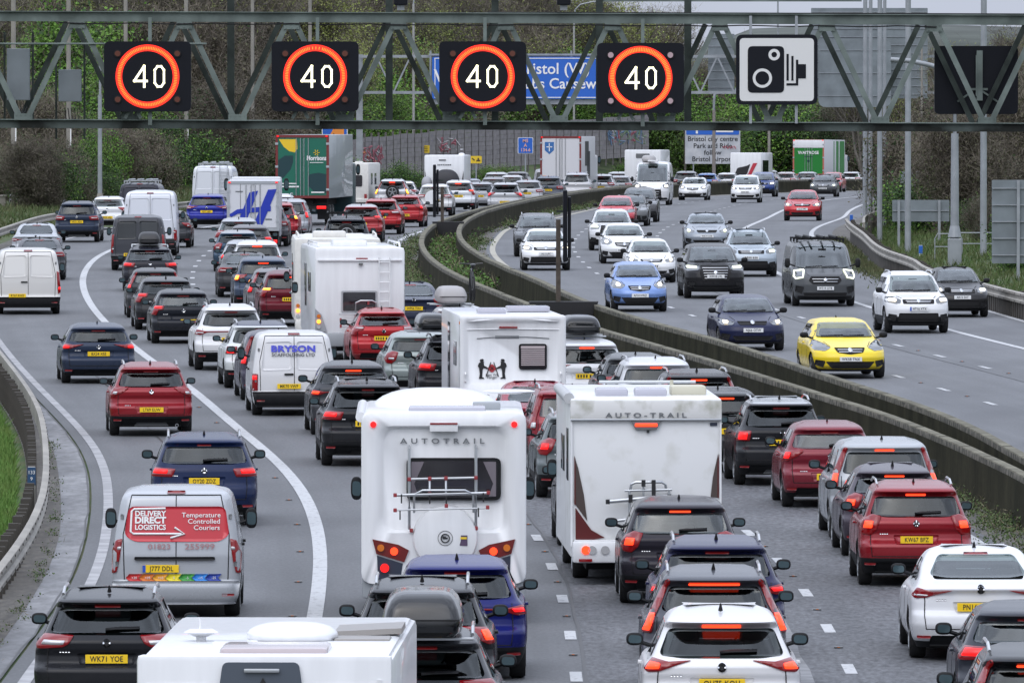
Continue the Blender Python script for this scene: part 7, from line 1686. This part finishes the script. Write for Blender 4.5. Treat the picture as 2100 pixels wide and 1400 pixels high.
# --- caravan with poppy and soldiers
C = Veh(1052, 205.6, 6.6, 2.2, 2.6, 'white touring caravan with a poppy, two soldier silhouettes and a blinded window', 'touring_caravan', 'caravan')
def s3(px, py): return ((px-1052)/98.9, (902-py)/98.9)
def cs(x, y): return s3(850+x/4.18, 600+y/4.18)
C.add('body', lambda b: box(b, (0, 3.16, 1.5), (2.2, 6.2, 2.15), bevel=.07), WHITEG)
C.add('rear_shell', lambda b: rframe(b, rrect(0, 1.52, 2.2, 2.12, .07, 4), rrect(0, 1.80, 2.02, 1.34, .1, 4), .05, -.03), WHITEG, None, R(55))
C.add('underbody', lambda b: box(b, (0, 3.2, .42), (1.9, 5.4, .3)), DARK)
C.add('high_brake_lamp', lambda b: box(b, (-.1, -.02, 2.33), (.38, .04, .03)), RED)
C.add('moulding', lambda b: [tube(b, [(x0, -.0, 2.45), (x0+.3, -.03, 2.47), (x0+.82, -.0, 2.51)], .018, 6) for x0 in (-1.0,)]+[tube(b, [(.95, 0, 2.45), (.65, -.03, 2.47), (.13, 0, 2.51)], .018, 6), tube(b, [(-.98, .01, 2.28), (0, .0, 2.30), (.98, .01, 2.28)], .012, 6)], WHITEG)
C.add('emblem', lambda b: (tube(b, [(-.75, .01, 2.10), (-.4, .01, 2.125), (0, .01, 2.135), (.4, .01, 2.125), (.75, .01, 2.10)], .010, 5), box(b, (-.12, .015, 2.13), (.5, .02, .06), bevel=.008)), SILVT)
wf = C.add('rear_window', lambda b: (plate_xz(b, rrect(*[(a+c)/2 for a, c in zip(cs(895, 440), cs(1135, 660))], .58, .53, .06), -.025, .04), fix(b)), TRIM)
wc = [(a+c)/2 for a, c in zip(cs(895, 440), cs(1135, 660))]
o = C.add('glass', lambda b: plate_xz(b, rrect(wc[0], wc[1], .52, .47, .04), -.032, .0), WINDG); o.parent = wf
o = C.add('blind', lambda b: [box(b, (wc[0], -.037, wc[1]-.17+.043*k), (.49, .006, .026)) for k in range(9)]+[box(b, (wc[0], -.037, wc[1]+.2), (.5, .006, .04))], mat('blind_slats', (.42,.36,.37), .5)); o.parent = wf
def soldier(b, cx, sg):
    z0 = cs(0, 738)[1]; h = .41
    P_ = [(-.05,0),(.06,0),(.055,.02),(.02,.03),(.03,.18),(.05,.22),(.13,.20),(.15,.22),(.06,.27),(.05,.33),(.06,.35),(.04,.36),(.055,.39),(.03,.41),(-.02,.40),(-.03,.36),(-.01,.345),(-.05,.32),(-.07,.26),(-.045,.22),(-.03,.10),(-.045,.02)]
    plate_xz(b, [(cx+sg*p[0], z0+p[1]) for p in P_], .004, .018)
    a = (cx+sg*.10, z0+.04); c = (cx+sg*.20, z0+.34); cyl(b, (a[0], .005, a[1]), (c[0], .005, c[1]), .010, n=5); fix(b)
C.add('soldier_silhouette', lambda b: soldier(b, cs(572, 0)[0], 1), BLK); C.add('soldier_silhouette', lambda b: soldier(b, cs(762, 0)[0], -1), BLK)
pc = cs(664, 650)
C.add('poppy', lambda b: [cyl(b, (pc[0]+.035*math.cos(a), .016, pc[1]+.035*math.sin(a)), (pc[0]+.035*math.cos(a), .002, pc[1]+.035*math.sin(a)), .048, n=12) for a in (0, 1.57, 3.14, 4.71)], mat('poppy_red', (.42,.04,.05), .5))
C.add('poppy_heart', lambda b: cyl(b, (pc[0], .0, pc[1]), (pc[0], -.008, pc[1]), .018, n=10), BLK)
C.add('lettering', lambda b: (add_text(b, 'Lest We', (pc[0], .008, cs(0, 706)[1]), .075), add_text(b, 'Forget', (pc[0], .008, cs(0, 727)[1]), .075)), SILVT)
C.add('grab_handle', lambda b: [tube(b, [(s_*.99, .0, 1.18), (s_*.99, -.07, 1.22), (s_*.99, -.07, 1.36), (s_*.99, 0, 1.40)], .018, 6) for s_ in (-1, 1)], WHITEG)
C.add('roof_hatch', lambda b: [box(b, (-.35, 1.6, 2.62), (.6, .5, .1), bevel=.03), box(b, (.5, 2.8, 2.64), (.9, .7, .12), bevel=.04)], SKYL)
for sx in (-1, 1): C.add('tail_lamp', lambda b: box(b, (sx*.95, -.04, .75), (.2, .06, .3), bevel=.02), REDLIT)
C.add('side_window', lambda b: [box(b, (s_*1.105, 1.6, 1.75), (.02, .9, .5)) for s_ in (-1, 1)]+[box(b, (s_*1.105, 3.6, 1.6), (.02, .6, 1.5)) for s_ in (-1, 1)], GLASS)
C.add('marker_lamp', lambda b: box(b, (-1.1, .1, 2.42), (.03, .06, .06)), AMBER)
C.wheels((2.9,), .33)
# --- caravan at the bottom edge
Dv = Veh(542, 86.0, 6.6, 2.22, 2.98, 'white caravan roof with dome, skylight and dark rear panel at the bottom edge', 'touring_caravan', 'caravan', yaw=1.4)
Dv.add('body', lambda b: box(b, (0, 3.14, 1.70), (2.22, 6.2, 2.42), bevel=.06), WHITEG, None, R(30))
Dv.add('roof_crown', lambda b: (box(b, (0, 3.2, 2.90), (2.14, 5.6, .08), bevel=.05)), WHITEG)
Dv.add('rear_shell', lambda b: (box(b, (0, .02, 1.74), (2.22, .14, 2.44), bevel=.05)), WHITEG, None, R(30))
Dv.add('corner_trim', lambda b: [box(b, (s_*1.0, -.06, 1.8), (.03, .02, 1.9)) for s_ in (1,)], WHITEG)
pan = Dv.add('rear_panel', lambda b: (plate_xz(b, rpoly([(-.36, 2.90), (.30, 2.90), (.40, 2.2), (-.46, 2.2)], .05), -.09, .0), fix(b)), mat('slate_panel', (.07,.085,.11), .35, coat=.3))
o = Dv.add('handle', lambda b: (box(b, (-.02, -.11, 2.83), (.31, .03, .035), bevel=.01)), SILVERBAR); o.parent = pan
o = Dv.add('emblem', lambda b: plate_xz(b, [(-.08, 2.64), (-.01, 2.77), (.06, 2.64), (-.01, 2.70)], -.1, -.08), BLK); o.parent = pan
Dv.add('moulding', lambda b: [box(b, (.72, -.055, 2.70), (.55, .02, .02)), box(b, (-.76, -.055, 2.70), (.55, .02, .02))], WHITEG)
Dv.add('satellite_dome', lambda b: (dome(b, .12, 2.6, 2.98, .41, .45, .12), cyl(b, (.25, 2.5, 3.0), (.25, 2.5, 3.045), .07, n=14)), WHITEG, None, R(60))
Dv.add('aerial', lambda b: (cyl(b, (-.68, 2.3, 2.85), (-.68, 2.3, 3.0), .045, n=12), cyl(b, (-.68, 2.3, 2.98), (-.68, 2.3, 3.02), .06, .16, n=20), cyl(b, (-.68, 2.3, 3.02), (-.68, 2.3, 3.05), .16, .10, n=20), cyl(b, (-.69, 2.3, 3.05), (-.69, 2.3, 3.14), .012, .004, n=6)), WHITEG, None, R(30))
Dv.add('skylight', lambda b: (box(b, (.05, 1.0, 2.93), (.95, .9, .12), bevel=.05),), mat('pink_skylight', (.42,.36,.37), .2, coat=.5))
Dv.add('solar_panel', lambda b: (box(b, (.78, 3.6, 2.97), (.6, 1.0, .05), rot=Matrix.Rotation(-.05, 3, 'Y')), box(b, (.75, 2.6, 2.92), (.5, .5, .08), bevel=.02)), mat('solar_beige', (.25,.235,.22), .3))
Dv.add('roof_hatch', lambda b: box(b, (-.35, 1.8, 2.93), (.4, .4, .08), bevel=.03), WHITEG)
Dv.add('marker_lamp', lambda b: (box(b, (1.12, .1, 2.56), (.04, .12, .2), bevel=.015), box(b, (-1.12, .1, 2.62), (.04, .1, .12), bevel=.015)), RED)
Dv.add('graphic', lambda b: [box(b, (1.113, 1.0+.3*k, 2.3), (.01, .12, .5), rot=Matrix.Rotation(.5, 3, 'X')) for k in range(3)], MAROONG)
Dv.add('underbody', lambda b: box(b, (0, 3.2, .42), (1.9, 5.4, .3)), DARK); Dv.wheels((2.9,), .33)
# --- far caravans and motorhomes
def far_box(px, d, W_, H_, L_, lab, name, cat, yaw=None, m_=WHITEG, feats=None):
    V = Veh(px, d, L_, W_, H_, lab, name, cat, yaw=yaw)
    V.add('body', lambda b: box(b, (0, L_/2, .45+(H_-.45)/2), (W_, L_, H_-.45), bevel=.10), m_); V.add('underbody', lambda b: box(b, (0, L_/2, .38), (W_*.8, L_*.9, .3)), DARK)
    for sx in (-1, 1): V.add('tail_lamp', lambda b: box(b, (sx*W_*.42, -.03, .75), (.14, .06, .3), bevel=.02), RED)
    V.add('bumper', lambda b: box(b, (0, -.03, .55), (W_*.98, .14, .22), bevel=.04), m_)
    V.wheels((L_*.35, L_*.8) if cat == 'motorhome' else (L_*.45,), .33)
    if feats: feats(V)
    return V
def f1(V):
    V.add('dark_cover', lambda b: dome(b, .15, -.45, 1.35, .75, .4, .75), mat('black_tarpaulin', (.02,.02,.025), .6), None, R(60))
    V.add('grey_cover', lambda b: dome(b, -.95, -.5, 1.25, .3, .35, .45), mat('grey_tarpaulin', (.3,.3,.32), .6), None, R(60))
    V.add('roof_dome', lambda b: (dome(b, -.05, 1.0, H9+.05, .38, .4, .16), dome(b, .85, 2.2, H9+.02, .18, .2, .1)), WHITEG, None, R(60))
    V.add('lettering', lambda b: [box(b, (-.35+.1*k, -.01, 2.35), (.07, .02, .07)) for k in range(8)], SILVT); V.add('side_graphic', lambda b: [plate_xz(b, [(s_*1.1, .9), (s_*.95, 1.2), (s_*1.08, 2.0)], -.02, .01) for s_ in (-1, 1)], BLK)
    V.add('marker', lambda b: box(b, (-.1, -.02, 2.62), (.4, .03, .06)), GREYP)
H9 = 2.9
far_box(911, 557, 2.25, 2.9, 6.5, 'white motorhome with dark covered bicycles on its back in the far queue', 'motorhome', 'motorhome', None, WHITEG, f1)
def f2(V):
    V.add('rear_window', lambda b: plate_xz(b, rrect(.1, 1.6, 1.2, .6, .08), -.03, .01), WINDG); V.add('number_plate', lambda b: box(b, (-.35, -.06, .85), (.52, .02, .11)), YPL); V.add('side_window', lambda b: [box(b, (1.055, 1.4, 1.7), (.02, .8, .6)), box(b, (1.055, 3.2, 1.7), (.02, .8, .6))], GLASS); V.add('roof_vent', lambda b: box(b, (.4, 1.2, 2.58), (.4, .4, .12), bevel=.03), OLDWHITE)
far_box(716, 528, 2.1, 2.55, 5.6, 'old cream caravan with a wide rear window beside the green lorry', 'touring_caravan', 'caravan', 5.5, OLDWHITE, f2)
def f3(V): V.add('roof_window', lambda b: plate_xz(b, rrect(0, 2.7, .9, .3, .05), -.02, .01), GREYP); V.add('vent', lambda b: [box(b, (.6, -.02, 1.0+.12*k), (.5, .02, .03)) for k in range(4)], GREYP)
far_box(1318, 650, 2.4, 3.1, 6.5, 'plain white motorhome behind the tall oncoming white van', 'motorhome', 'motorhome', 6, WHITEG, f3)
def f4(V):
    V.add('graphic', lambda b: (plate_xz(b, rpoly([(-.85, 1.15), (-.6, 1.8), (.1, 1.95), (.35, 2.1), (.1, 1.35), (-.3, 1.15)], .1), -.02, .01), fix(b)), BLK); V.add('graphic', lambda b: (plate_xz(b, [(.15, 1.3), (.4, 1.3), (.85, 2.15), (.55, 2.15)], -.03, .01), fix(b)), mat('swoosh_red', (.45,.03,.05), .5)); V.add('side_window', lambda b: box(b, (1.15, 2.5, 1.7), (.02, 3.2, 1.3)), GLASS)
far_box(1529, 715, 2.25, 2.9, 6.8, 'white caravan with a black and red swoosh beyond the bend', 'touring_caravan', 'caravan', 8.5, WHITEG, f4)
# --- lorries
LG = 'lorries in the queue'
def lorry(px, d, W_, H_, L_, lab, body_m, frame_m, door_m, yaw=None, cabm=None, zf=1.15, name='box_lorry'):
    V = Veh(px, d, L_, W_, H_, lab, name, 'lorry', yaw=yaw, group=LG)
    V.add('box_body', lambda b: box(b, (0, (L_-1.9)/2, (zf+H_)/2), (W_, L_-1.9, H_-zf), bevel=.03), body_m)
    V.add('door_frame', lambda b: [box(b, (s_*(W_/2-.05), -.03, (zf+H_)/2), (.11, .08, H_-zf)) for s_ in (-1, 1)]+[box(b, (0, -.03, H_-.06), (W_-.22, .08, .12)), box(b, (0, -.03, zf+.06), (W_-.22, .08, .12))], frame_m)
    for s_ in (-1, 1): V.add('rear_door', lambda b: box(b, (s_*(W_/4-.03), -.02, (zf+H_)/2), (W_/2-.08, .06, H_-zf-.26)), door_m)
    V.add('lock_rod', lambda b: [cyl(b, (x, -.07, zf+.1), (x, -.07, H_-.15), .018, n=6) for x in (-.28, -.08, .08, .28)], SILVERBAR)
    V.add('hinge', lambda b: [box(b, (s_*(W_/2-.05), -.08, z), (.14, .04, .1)) for s_ in (-1, 1) for z in (zf+.4, (zf+H_)/2, H_-.4)], SILVERBAR)
    V.add('chassis', lambda b: (box(b, (0, L_/2, zf-.2), (.9, L_-.5, .3)), box(b, (0, .1, zf-.45), (W_*.96, .15, .18)), box(b, (0, .5, zf-.12), (W_*.9, .1, .2))), DARK)
    for s_ in (-1, 1):
        V.add('tail_lamp', lambda b: box(b, (s_*W_*.36, -.0, zf-.42), (.42, .1, .13), bevel=.01), REDLIT); V.add('mud_flap', lambda b: box(b, (s_*W_*.36, .6, .55), (.5, .03, .55)), TRIM)
        V.add('roof_marker', lambda b: box(b, (s_*(W_/2-.1), -.09, H_-.06), (.1, .03, .05)), REDLIT)
        mm, mg, _ = mirror_mesh(True); o = link('wing_mirror', mm, V.root, None, (s_*(W_/2+.17), L_-1.1-L_/2, 2.5)); o.scale = (1.2, 1.2, 1.7); link('mirror_glass', mg, o)
    V.add('cab', lambda b: (box(b, (0, L_-.9, 1.6), (W_*.97, 1.8, 2.4), bevel=.12), ), cabm or body_m)
    V.wheels((1.2, 2.4, L_-1.2) if L_ > 8 else (1.3, L_-1.1), .48 if L_ > 8 else .36, .05); return V
MG = mat('lorry_green', (.004,.12,.075), .4); MGD = mat('lorry_dark_green', (.004,.035,.042), .4); DR = mat('door_frame_red', (.16,.02,.02), .5); LSIDE = mat('lorry_side_grey', (.30,.34,.35), .35, coat=.3); WSIDE = mat('lorry_white', (.58,.58,.60), .4); MY = mat('lorry_yellow', (.75,.5,.02), .4)
M = lorry(620, 455, 2.45, 4.15, 12.5, 'green supermarket lorry with a yellow leaf and white lettering on its doors', LSIDE, DR, MG, 5.0, MGD, 1.25)
def lob(b, q, y=-.055): plate_xz(b, q, y, y+.01); fix(b)
zb0, zb1 = 1.4, 4.0
M.add('leaf_graphic', lambda b: lob(b, [(-1.08, 3.95), (-.25, 3.95), (-.22, 3.5), (-.35, 3.35), (-.6, 3.4), (-.85, 3.6)]), MY)
M.add('leaf_graphic', lambda b: lob(b, [(-1.1, 3.0), (-.8, 3.2), (-.42, 3.2), (-.42, 2.9), (-.55, 2.55), (-.85, 2.2), (-1.1, 2.1)]), MGD)
M.add('leaf_graphic', lambda b: lob(b, [(.25, 2.15), (.35, 2.35), (.75, 2.42), (1.1, 2.35), (1.1, 1.5), (.6, 1.5), (.3, 1.8)]), MGD)
M.add('lettering', lambda b: (add_text(b, 'Morrisons', (.66, -.07, 3.08), .30, bold=.03, sx=.72), add_text(b, 'WP21 VXX', (.7, -.07, 1.5), .12) if False else box(b, (.72, -.07, 1.52), (.6, .01, .06)), box(b, (.66, -.07, 2.88), (.62, .01, .03)), box(b, (-.6, -.07, 1.92), (.7, .01, .05)), box(b, (-.55, -.07, 1.78), (.8, .01, .07))), TXW)
M.add('lettering_mark', lambda b: [box(b, (.66+.09*math.cos(a), -.07, 3.34+.09*math.sin(a)), (.10, .01, .03), rot=Matrix.Rotation(-a, 3, 'Y')) for a in (0, 1.05, 2.1, 3.14, 4.2, 5.2)], MY)
Hh = lorry(519, 394, 2.07, 2.7, 5.6, 'white box lorry with a big blue brushed letter H on its doors', mat('h_lorry_white', (.56,.57,.60), .4), SILVERBAR, mat('h_lorry_door', (.60,.61,.64), .4), None, None, .72)
HB = mat('h_blue', (.008,.03,.36), .45)
def ch(x, y): return ((x/2.98-519)/51.6, (508-y/2.98)/51.6)
Hh.add('letter_graphic', lambda b: [lob(b, [ch(*p) for p in q], -.075-.002*i) for i, q in enumerate(([(1525, 1168), (1578, 1158), (1508, 1335), (1460, 1335)], [(1638, 1152), (1692, 1148), (1602, 1368), (1548, 1368)], [(1402, 1302), (1450, 1272), (1655, 1250), (1655, 1282), (1455, 1298), (1410, 1320)]))], HB)
Hh.add('door_seam', lambda b: box(b, (-.5, -.06, 1.7), (.012, .01, 1.9)), DARK); Hh.add('lettering', lambda b: (box(b, (-.55, -.06, 2.28), (.3, .01, .04)), box(b, (.62, -.06, 1.18), (.26, .01, .05))), SILVT)
Wl = lorry(1150, 605, 2.5, 3.95, 10.0, 'white lorry with a red door frame and blue crest under the far gantry', WSIDE, DR, WSIDE, 6.5)
Wl.add('crest', lambda b: plate_xz(b, [(-.98, 3.6), (-.42, 3.6), (-.42, 3.1), (-.7, 2.85), (-.98, 3.1)], -.06, -.045), mat('crest_blue', (.03,.13,.35), .5)); Wl.add('crest_mark', lambda b: [box(b, (-.7, -.07, 3.28), (.05, .01, .5)), box(b, (-.7, -.07, 3.3), (.36, .01, .05))], TXW)
Wl.add('reflector', lambda b: [box(b, (s_*1.0, -.06, 1.4), (.2, .02, .3)) for s_ in (-1, 1)], SIGNO)
Wl.add('torn_panel', lambda b: (box(b, (1.26, 3.2, 2.9), (.02, 2.0, 1.5)), box(b, (1.26, 4.2, 2.2), (.02, 1.6, 1.7))), mat('dark_torn_panel', (.03,.035,.035), .7))
Wt = lorry(1658, 790, 2.5, 4.0, 13.0, 'white and green supermarket lorry lettered in white beyond the bend', WSIDE, mat('salmon_frame', (.42,.12,.09), .5), mat('supermarket_green', (.004,.17,.018), .45), 10.5)
Wt.add('top_cap', lambda b: box(b, (0, -.03, 3.66), (2.5, .12, .64), bevel=.05), WHITEG); Wt.add('lettering', lambda b: add_text(b, 'WAITROSE', (0, -.09, 2.95), .34, bold=.02), TXW); Wt.add('lettering_mark', lambda b: (box(b, (0, -.08, 2.65), (.7, .01, .05)), box(b, (0, -.08, 2.3), (.2, .01, .16))), MGD)
Wt.add('side_band', lambda b: [box(b, (1.26, y, 2.6), (.02, w_, 2.6)) for y, w_ in ((5.2, .3), (7.0, 1.2), (9.5, 2.4))], MATS['supermarket_green'])
# ------------------------------------------------------------------ things carried by cars
def on_car(c, lx, ly, lz):
    root, T, bvh = c; th = -root.rotation_euler.z
    hv = Vector((math.sin(th), math.cos(th), 0)); rt = Vector((math.cos(th), -math.sin(th), 0)); sy = root.scale.y
    return root.location+rt*lx+hv*(ly*sy-T['L']*sy/2)+Vector((0, 0, lz*root.scale.z)), -th
def roof_box(c, lx, ly, lz, w, l, h, m_, lab, tip=None):
    p, rz = on_car(c, lx, ly, lz); r = empty('roof_box', p, rz, lab, 'roof box', 'roof boxes')
    def f(b):
        prof = [(0, 0), (.02, .35), (.10, .62), (.3, .88), (.7, 1.0)]
        zs = [(0.0, .80, .92), (.12, .95, .985), (.38, 1.0, 1.0), (.44, .99, .99), (.62, .94, .965), (.82, .84, .90), (.95, .70, .80), (1.0, .5, .6)]
        rings = [[b.verts.new((x, y+l/2, h*z)) for x, y in outline(w/2*a, -l/2*c_, l/2*c_, .1, .35, .02, .12, .12, .25)] for z, a, c_ in zs]
        n = len(rings[0])
        for i in range(len(rings)-1):
            for k in range(n): b.faces.new((rings[i][k], rings[i][(k+1) % n], rings[i+1][(k+1) % n], rings[i+1][k]))
        b.faces.new(rings[0][::-1]); b.faces.new(rings[-1])
    part('shell', f, m_, r, R(35)); part('seam', lambda b: box(b, (0, -.0, h*.40), (w*.9, .02, .015)), DARK, r)
    part('crossbar', lambda b: [box(b, (0, y, -.04), (1.15, .06, .035), bevel=.01) for y in (l*.25, l*.75)], SILVERBAR, r)
    if tip: part('lettering', lambda b: add_text(b, tip, (0, -.03, h*.30), .07, bold=.02, sx=1.4), mat('red_letters', (.35,.02,.03), .4), r)
    return r
GLOSSB = mat('gloss_black_box', (.008,.009,.011), .12, coat=.2); MATB = mat('matt_black_box', (.02,.02,.022), .5); GREYB = mat('grey_box', (.34,.33,.33), .5)
byl = {o.get('label'): o for o in scene.objects if o.get('label')}
roof_box(car1, -.02, .9, 1.56, .72, 1.9, .38, MATB, 'small matt black roof box on the black estate')
roof_box(car2, -.5, 1.0, 1.75, .7, 1.9, .36, GLOSSB, 'black roof box peeping out beside the caravan')
roof_box(car3, -.18, .8, 1.53, .78, 1.8, .42, GREYB, 'pale grey roof box beside the upright bicycle')
roof_box(car4, -.05, .9, 1.72, .88, 2.0, .42, GLOSSB, 'glossy black roof box on the white SUV beside the central walls')
roof_box(cbox, .0, -.25, 1.60, .92, 2.2, .50, GLOSSB, 'large glossy black roof box with small red lettering at the bottom', 'KAMEI' if False else None)
# upright bicycle
p, rz = on_car(car3, .38, 1.2, 1.55); bk = empty('bicycle', p, rz, 'dark bicycle standing upright on the roof of the white car', 'bicycle')
for y in (0, 1.02):
    def wh(b):
        n = 28; prof = [(.33, -.02), (.345, 0), (.33, .02), (.315, 0)]
        rg_ = [[b.verts.new((x, y+r_*math.cos(2*math.pi*k/n), .34+r_*math.sin(2*math.pi*k/n))) for k in range(n)] for r_, x in prof]
        for i in range(4):
            for k in range(n): b.faces.new((rg_[i][k], rg_[i][(k+1) % n], rg_[(i+1) % 4][(k+1) % n], rg_[(i+1) % 4][k]))
        for k in range(9): a = math.pi*k/9; cyl(b, (0, y+.32*math.cos(a), .34+.32*math.sin(a)), (0, y-.32*math.cos(a), .34-.32*math.sin(a)), .003, n=4)
        fix(b)
    part('wheel', wh, TYRE, bk, R(40))
BKF = mat('bicycle_frame', (.012,.012,.014), .3)
part('frame', lambda b: [cyl(b, a, c, .02, n=7) for a, c in (((0, .42, .3), (0, .30, .82)), ((0, .42, .3), (0, .86, .80)), ((0, .31, .78), (0, .84, .84)), ((0, 0, .34), (0, .42, .3)), ((0, 0, .34), (0, .31, .78)), ((0, 1.02, .34), (0, .84, .9)), ((0, .30, .8), (0, .27, .92)))], BKF, bk)
part('handlebar', lambda b: (tube(b, [(-.3, .80, .98), (-.1, .84, .96), (.1, .84, .96), (.3, .80, .98)], .016, 7), cyl(b, (0, .84, .88), (0, .84, .97), .02)), BKF, bk)
part('saddle', lambda b: dome(b, 0, .26, .95, .07, .14, .03), BKF, bk, R(50)); part('pedal', lambda b: [box(b, (s_*.12, .42, .3+s_*.08), (.1, .08, .02)) for s_ in (-1, 1)], BKF, bk)
# spare wheels, racks and covers that belong to cars
def car_part(c, name, fn, mats, parent=None, ang=R(40)):
    root, T, bvh = c; b = bmesh.new(); fn(b)
    for v in b.verts: v.co.y -= T['L']/2
    return obj(name, b, mats, parent or root, ang)
def on_surface(c, txts, m_, name='lettering', off=.016, view='rear'):
    root, T, bvh = c; b = bmesh.new()
    for t, x, z, sz, kw in txts: add_text(b, t, (x, 0, z), sz, **kw)
    lo = min(v.co.y for v in b.verts)
    for v in b.verts:
        h = bvh.ray_cast(Vector((v.co.x, -20, v.co.z)), Vector((0, 1, 0)))[0]
        v.co.y = (h.y if h else .1)-off-(.004 if v.co.y > lo+.003 else 0)-T['L']/2
    return obj(name, b, m_, root)
for c, x, z, r_, cov in ((car5, 0, 1.05, .37, False), (car6, .05, .95, .36, False), (cjuke, -.1, .95, .36, True)):
    if cov: car_part(c, 'spare_wheel_cover', lambda b: (cyl(b, (x, .12, z), (x, -.18, z), r_, r_*.96, n=28)), WHITEG)
    else:
        w = link('spare_wheel', wheel_mesh(r_, .22), c[0], None, (x, -.06-c[1]['L']/2, z)); w.rotation_euler = (0, 0, math.pi/2); q = link('rim', rim_mesh(r_, .22), w)
def rackc5(b):
    for y in (.6, 1.4, 2.2): box(b, (0, y, 1.72), (1.3, .05, .04))
    for s_ in (-1, 1): box(b, (s_*.65, 1.4, 1.74), (.05, 1.9, .05))
    for k in range(6): box(b, (-.5+.2*k, .5, 1.76), (.1, .04, .05))
car_part(car5, 'roof_rack', rackc5, TRIM)
def vanrack(c, H_, m_=TRIM, tubes=True):
    def f(b):
        for y in (.6, 1.8, 3.0): box(b, (0, y, H_+.08), (1.5, .06, .05)); 
        for y in (.6, 1.8, 3.0):
            for s_ in (-1, 1): box(b, (s_*.72, y, H_+.03), (.05, .08, .12))
        if tubes:
            for x in (-.5, -.1, .3, .55): cyl(b, (x, .4, H_+.14), (x, 3.2, H_+.14), .035, n=7)
    car_part(c, 'roof_rack', f, m_)
vanrack(crack, 1.98, SILVERBAR); vanrack(cladder, 2.5, SILVERBAR); vanrack(cring, 1.98, TRIM)
car_part(cladder, 'ladder', lambda b: [cyl(b, (x, -.06, .9), (x, .02, 2.5), .02, n=6) for x in (.35, .72)]+[cyl(b, (.35, -.06+.08*k/8, 1.0+.17*k), (.72, -.06+.08*k/8, 1.0+.17*k), .015, n=6) for k in range(9)], SILVERBAR)
roof_box(cboxer, .3, 1.6, 2.5, .8, 1.9, .35, GREYB, 'grey roof box on the tall white oncoming van')
car_part(cboxer, 'front_cover', lambda b: dome(b, .45, cboxer[1]['L']+.0, .75, .38, .12, .33), mat('grey_cover_front', (.06,.065,.07), .6), None, R(60))
car_part(cboxer, 'roof_vent', lambda b: box(b, (0, 3.8, 2.53), (.6, .6, .1), bevel=.03), WHITEG)
# lettered vans
on_surface(cbry, [('BRYSON', -.02, 1.475, .185, dict(bold=.045, sx=1.35, spacing=1.05))], mat('letter_blue', (.06,.07,.55), .5), 'lettering', .035)
on_surface(cbry, [('SCAFFOLDING LTD', -.02, 1.345, .098, dict(bold=.01, sx=1.12))], mat('grey_letters', (.04,.04,.045), .5), 'lettering', .035)
def dpatch(c, name, poly, m_, off=.012, thick=.01):
    root, T, bvh = c; b = bmesh.new(); patch(b, bvh, 'rear', poly, off, thick=thick)
    for v in b.verts: v.co.y -= T['L']/2
    return obj(name, b, m_, root)
DRD = mat('panel_red', (.48,.012,.025), .35, coat=.3)
dpatch(cdel, 'lettered_panel', rpoly([(-.74, 1.19), (-.60, 1.10), (.62, 1.10), (.76, 1.19), (.70, 1.60), (-.68, 1.60)], .09), DRD)
on_surface(cdel, [('DELIVERY', -.37, 1.50, .105, dict(bold=.03, sx=.98)), ('DIRECT', -.37, 1.405, .125, dict(bold=.045, sx=1.05)), ('LOGISTICS', -.37, 1.305, .10, dict(bold=.03, sx=.93))], TXW, 'lettering', .028)
on_surface(cdel, [('Temperature', .36, 1.48, .095, dict(bold=.004, sx=1.1)), ('Controlled', .40, 1.39, .095, dict(bold=.004, sx=1.1)), ('Couriers', .44, 1.30, .095, dict(bold=.004, sx=1.1))], TXW, 'lettering', .028)
dpatch(cdel, 'arrow_outline', ribbon([(-.15, 1.572), (-.60, 1.56), (-.635, 1.53), (-.65, 1.24), (-.61, 1.21), (.08, 1.21)], .028), TXW, .026)
dpatch(cdel, 'arrow_outline', ribbon([(-.08, 1.15), (.12, 1.21), (-.02, 1.30)], .028), TXW, .027)
on_surface(cdel, [('01823', -.24, 1.03, .105, dict(bold=.01, sx=1.25)), ('255999', .34, 1.03, .115, dict(bold=.01, sx=1.25))], mat('pinkish_letters', (.35,.18,.19), .5), 'lettering', .02)
for k, cc in enumerate([(.5,.02,.02), (.65,.16,.02), (.75,.32,.02), (.75,.62,.02), (.05,.30,.05), (.03,.22,.65), (.02,.05,.32)]):
    x = -.66+.19*k
    dpatch(cdel, 'arrow_band', [(x-.06, .585), (x-.01, .53), (x+.17, .53), (x+.12, .585), (x+.17, .64), (x-.01, .64)], mat('band_%d' % k, cc, .4), .013+.001*k)
    on_surface(cdel, [(['+30', '+20', '+10', '0', '-5', '-15', '-25'][k], x+.06, .585, .05, dict())], TXW, 'lettering', .03)
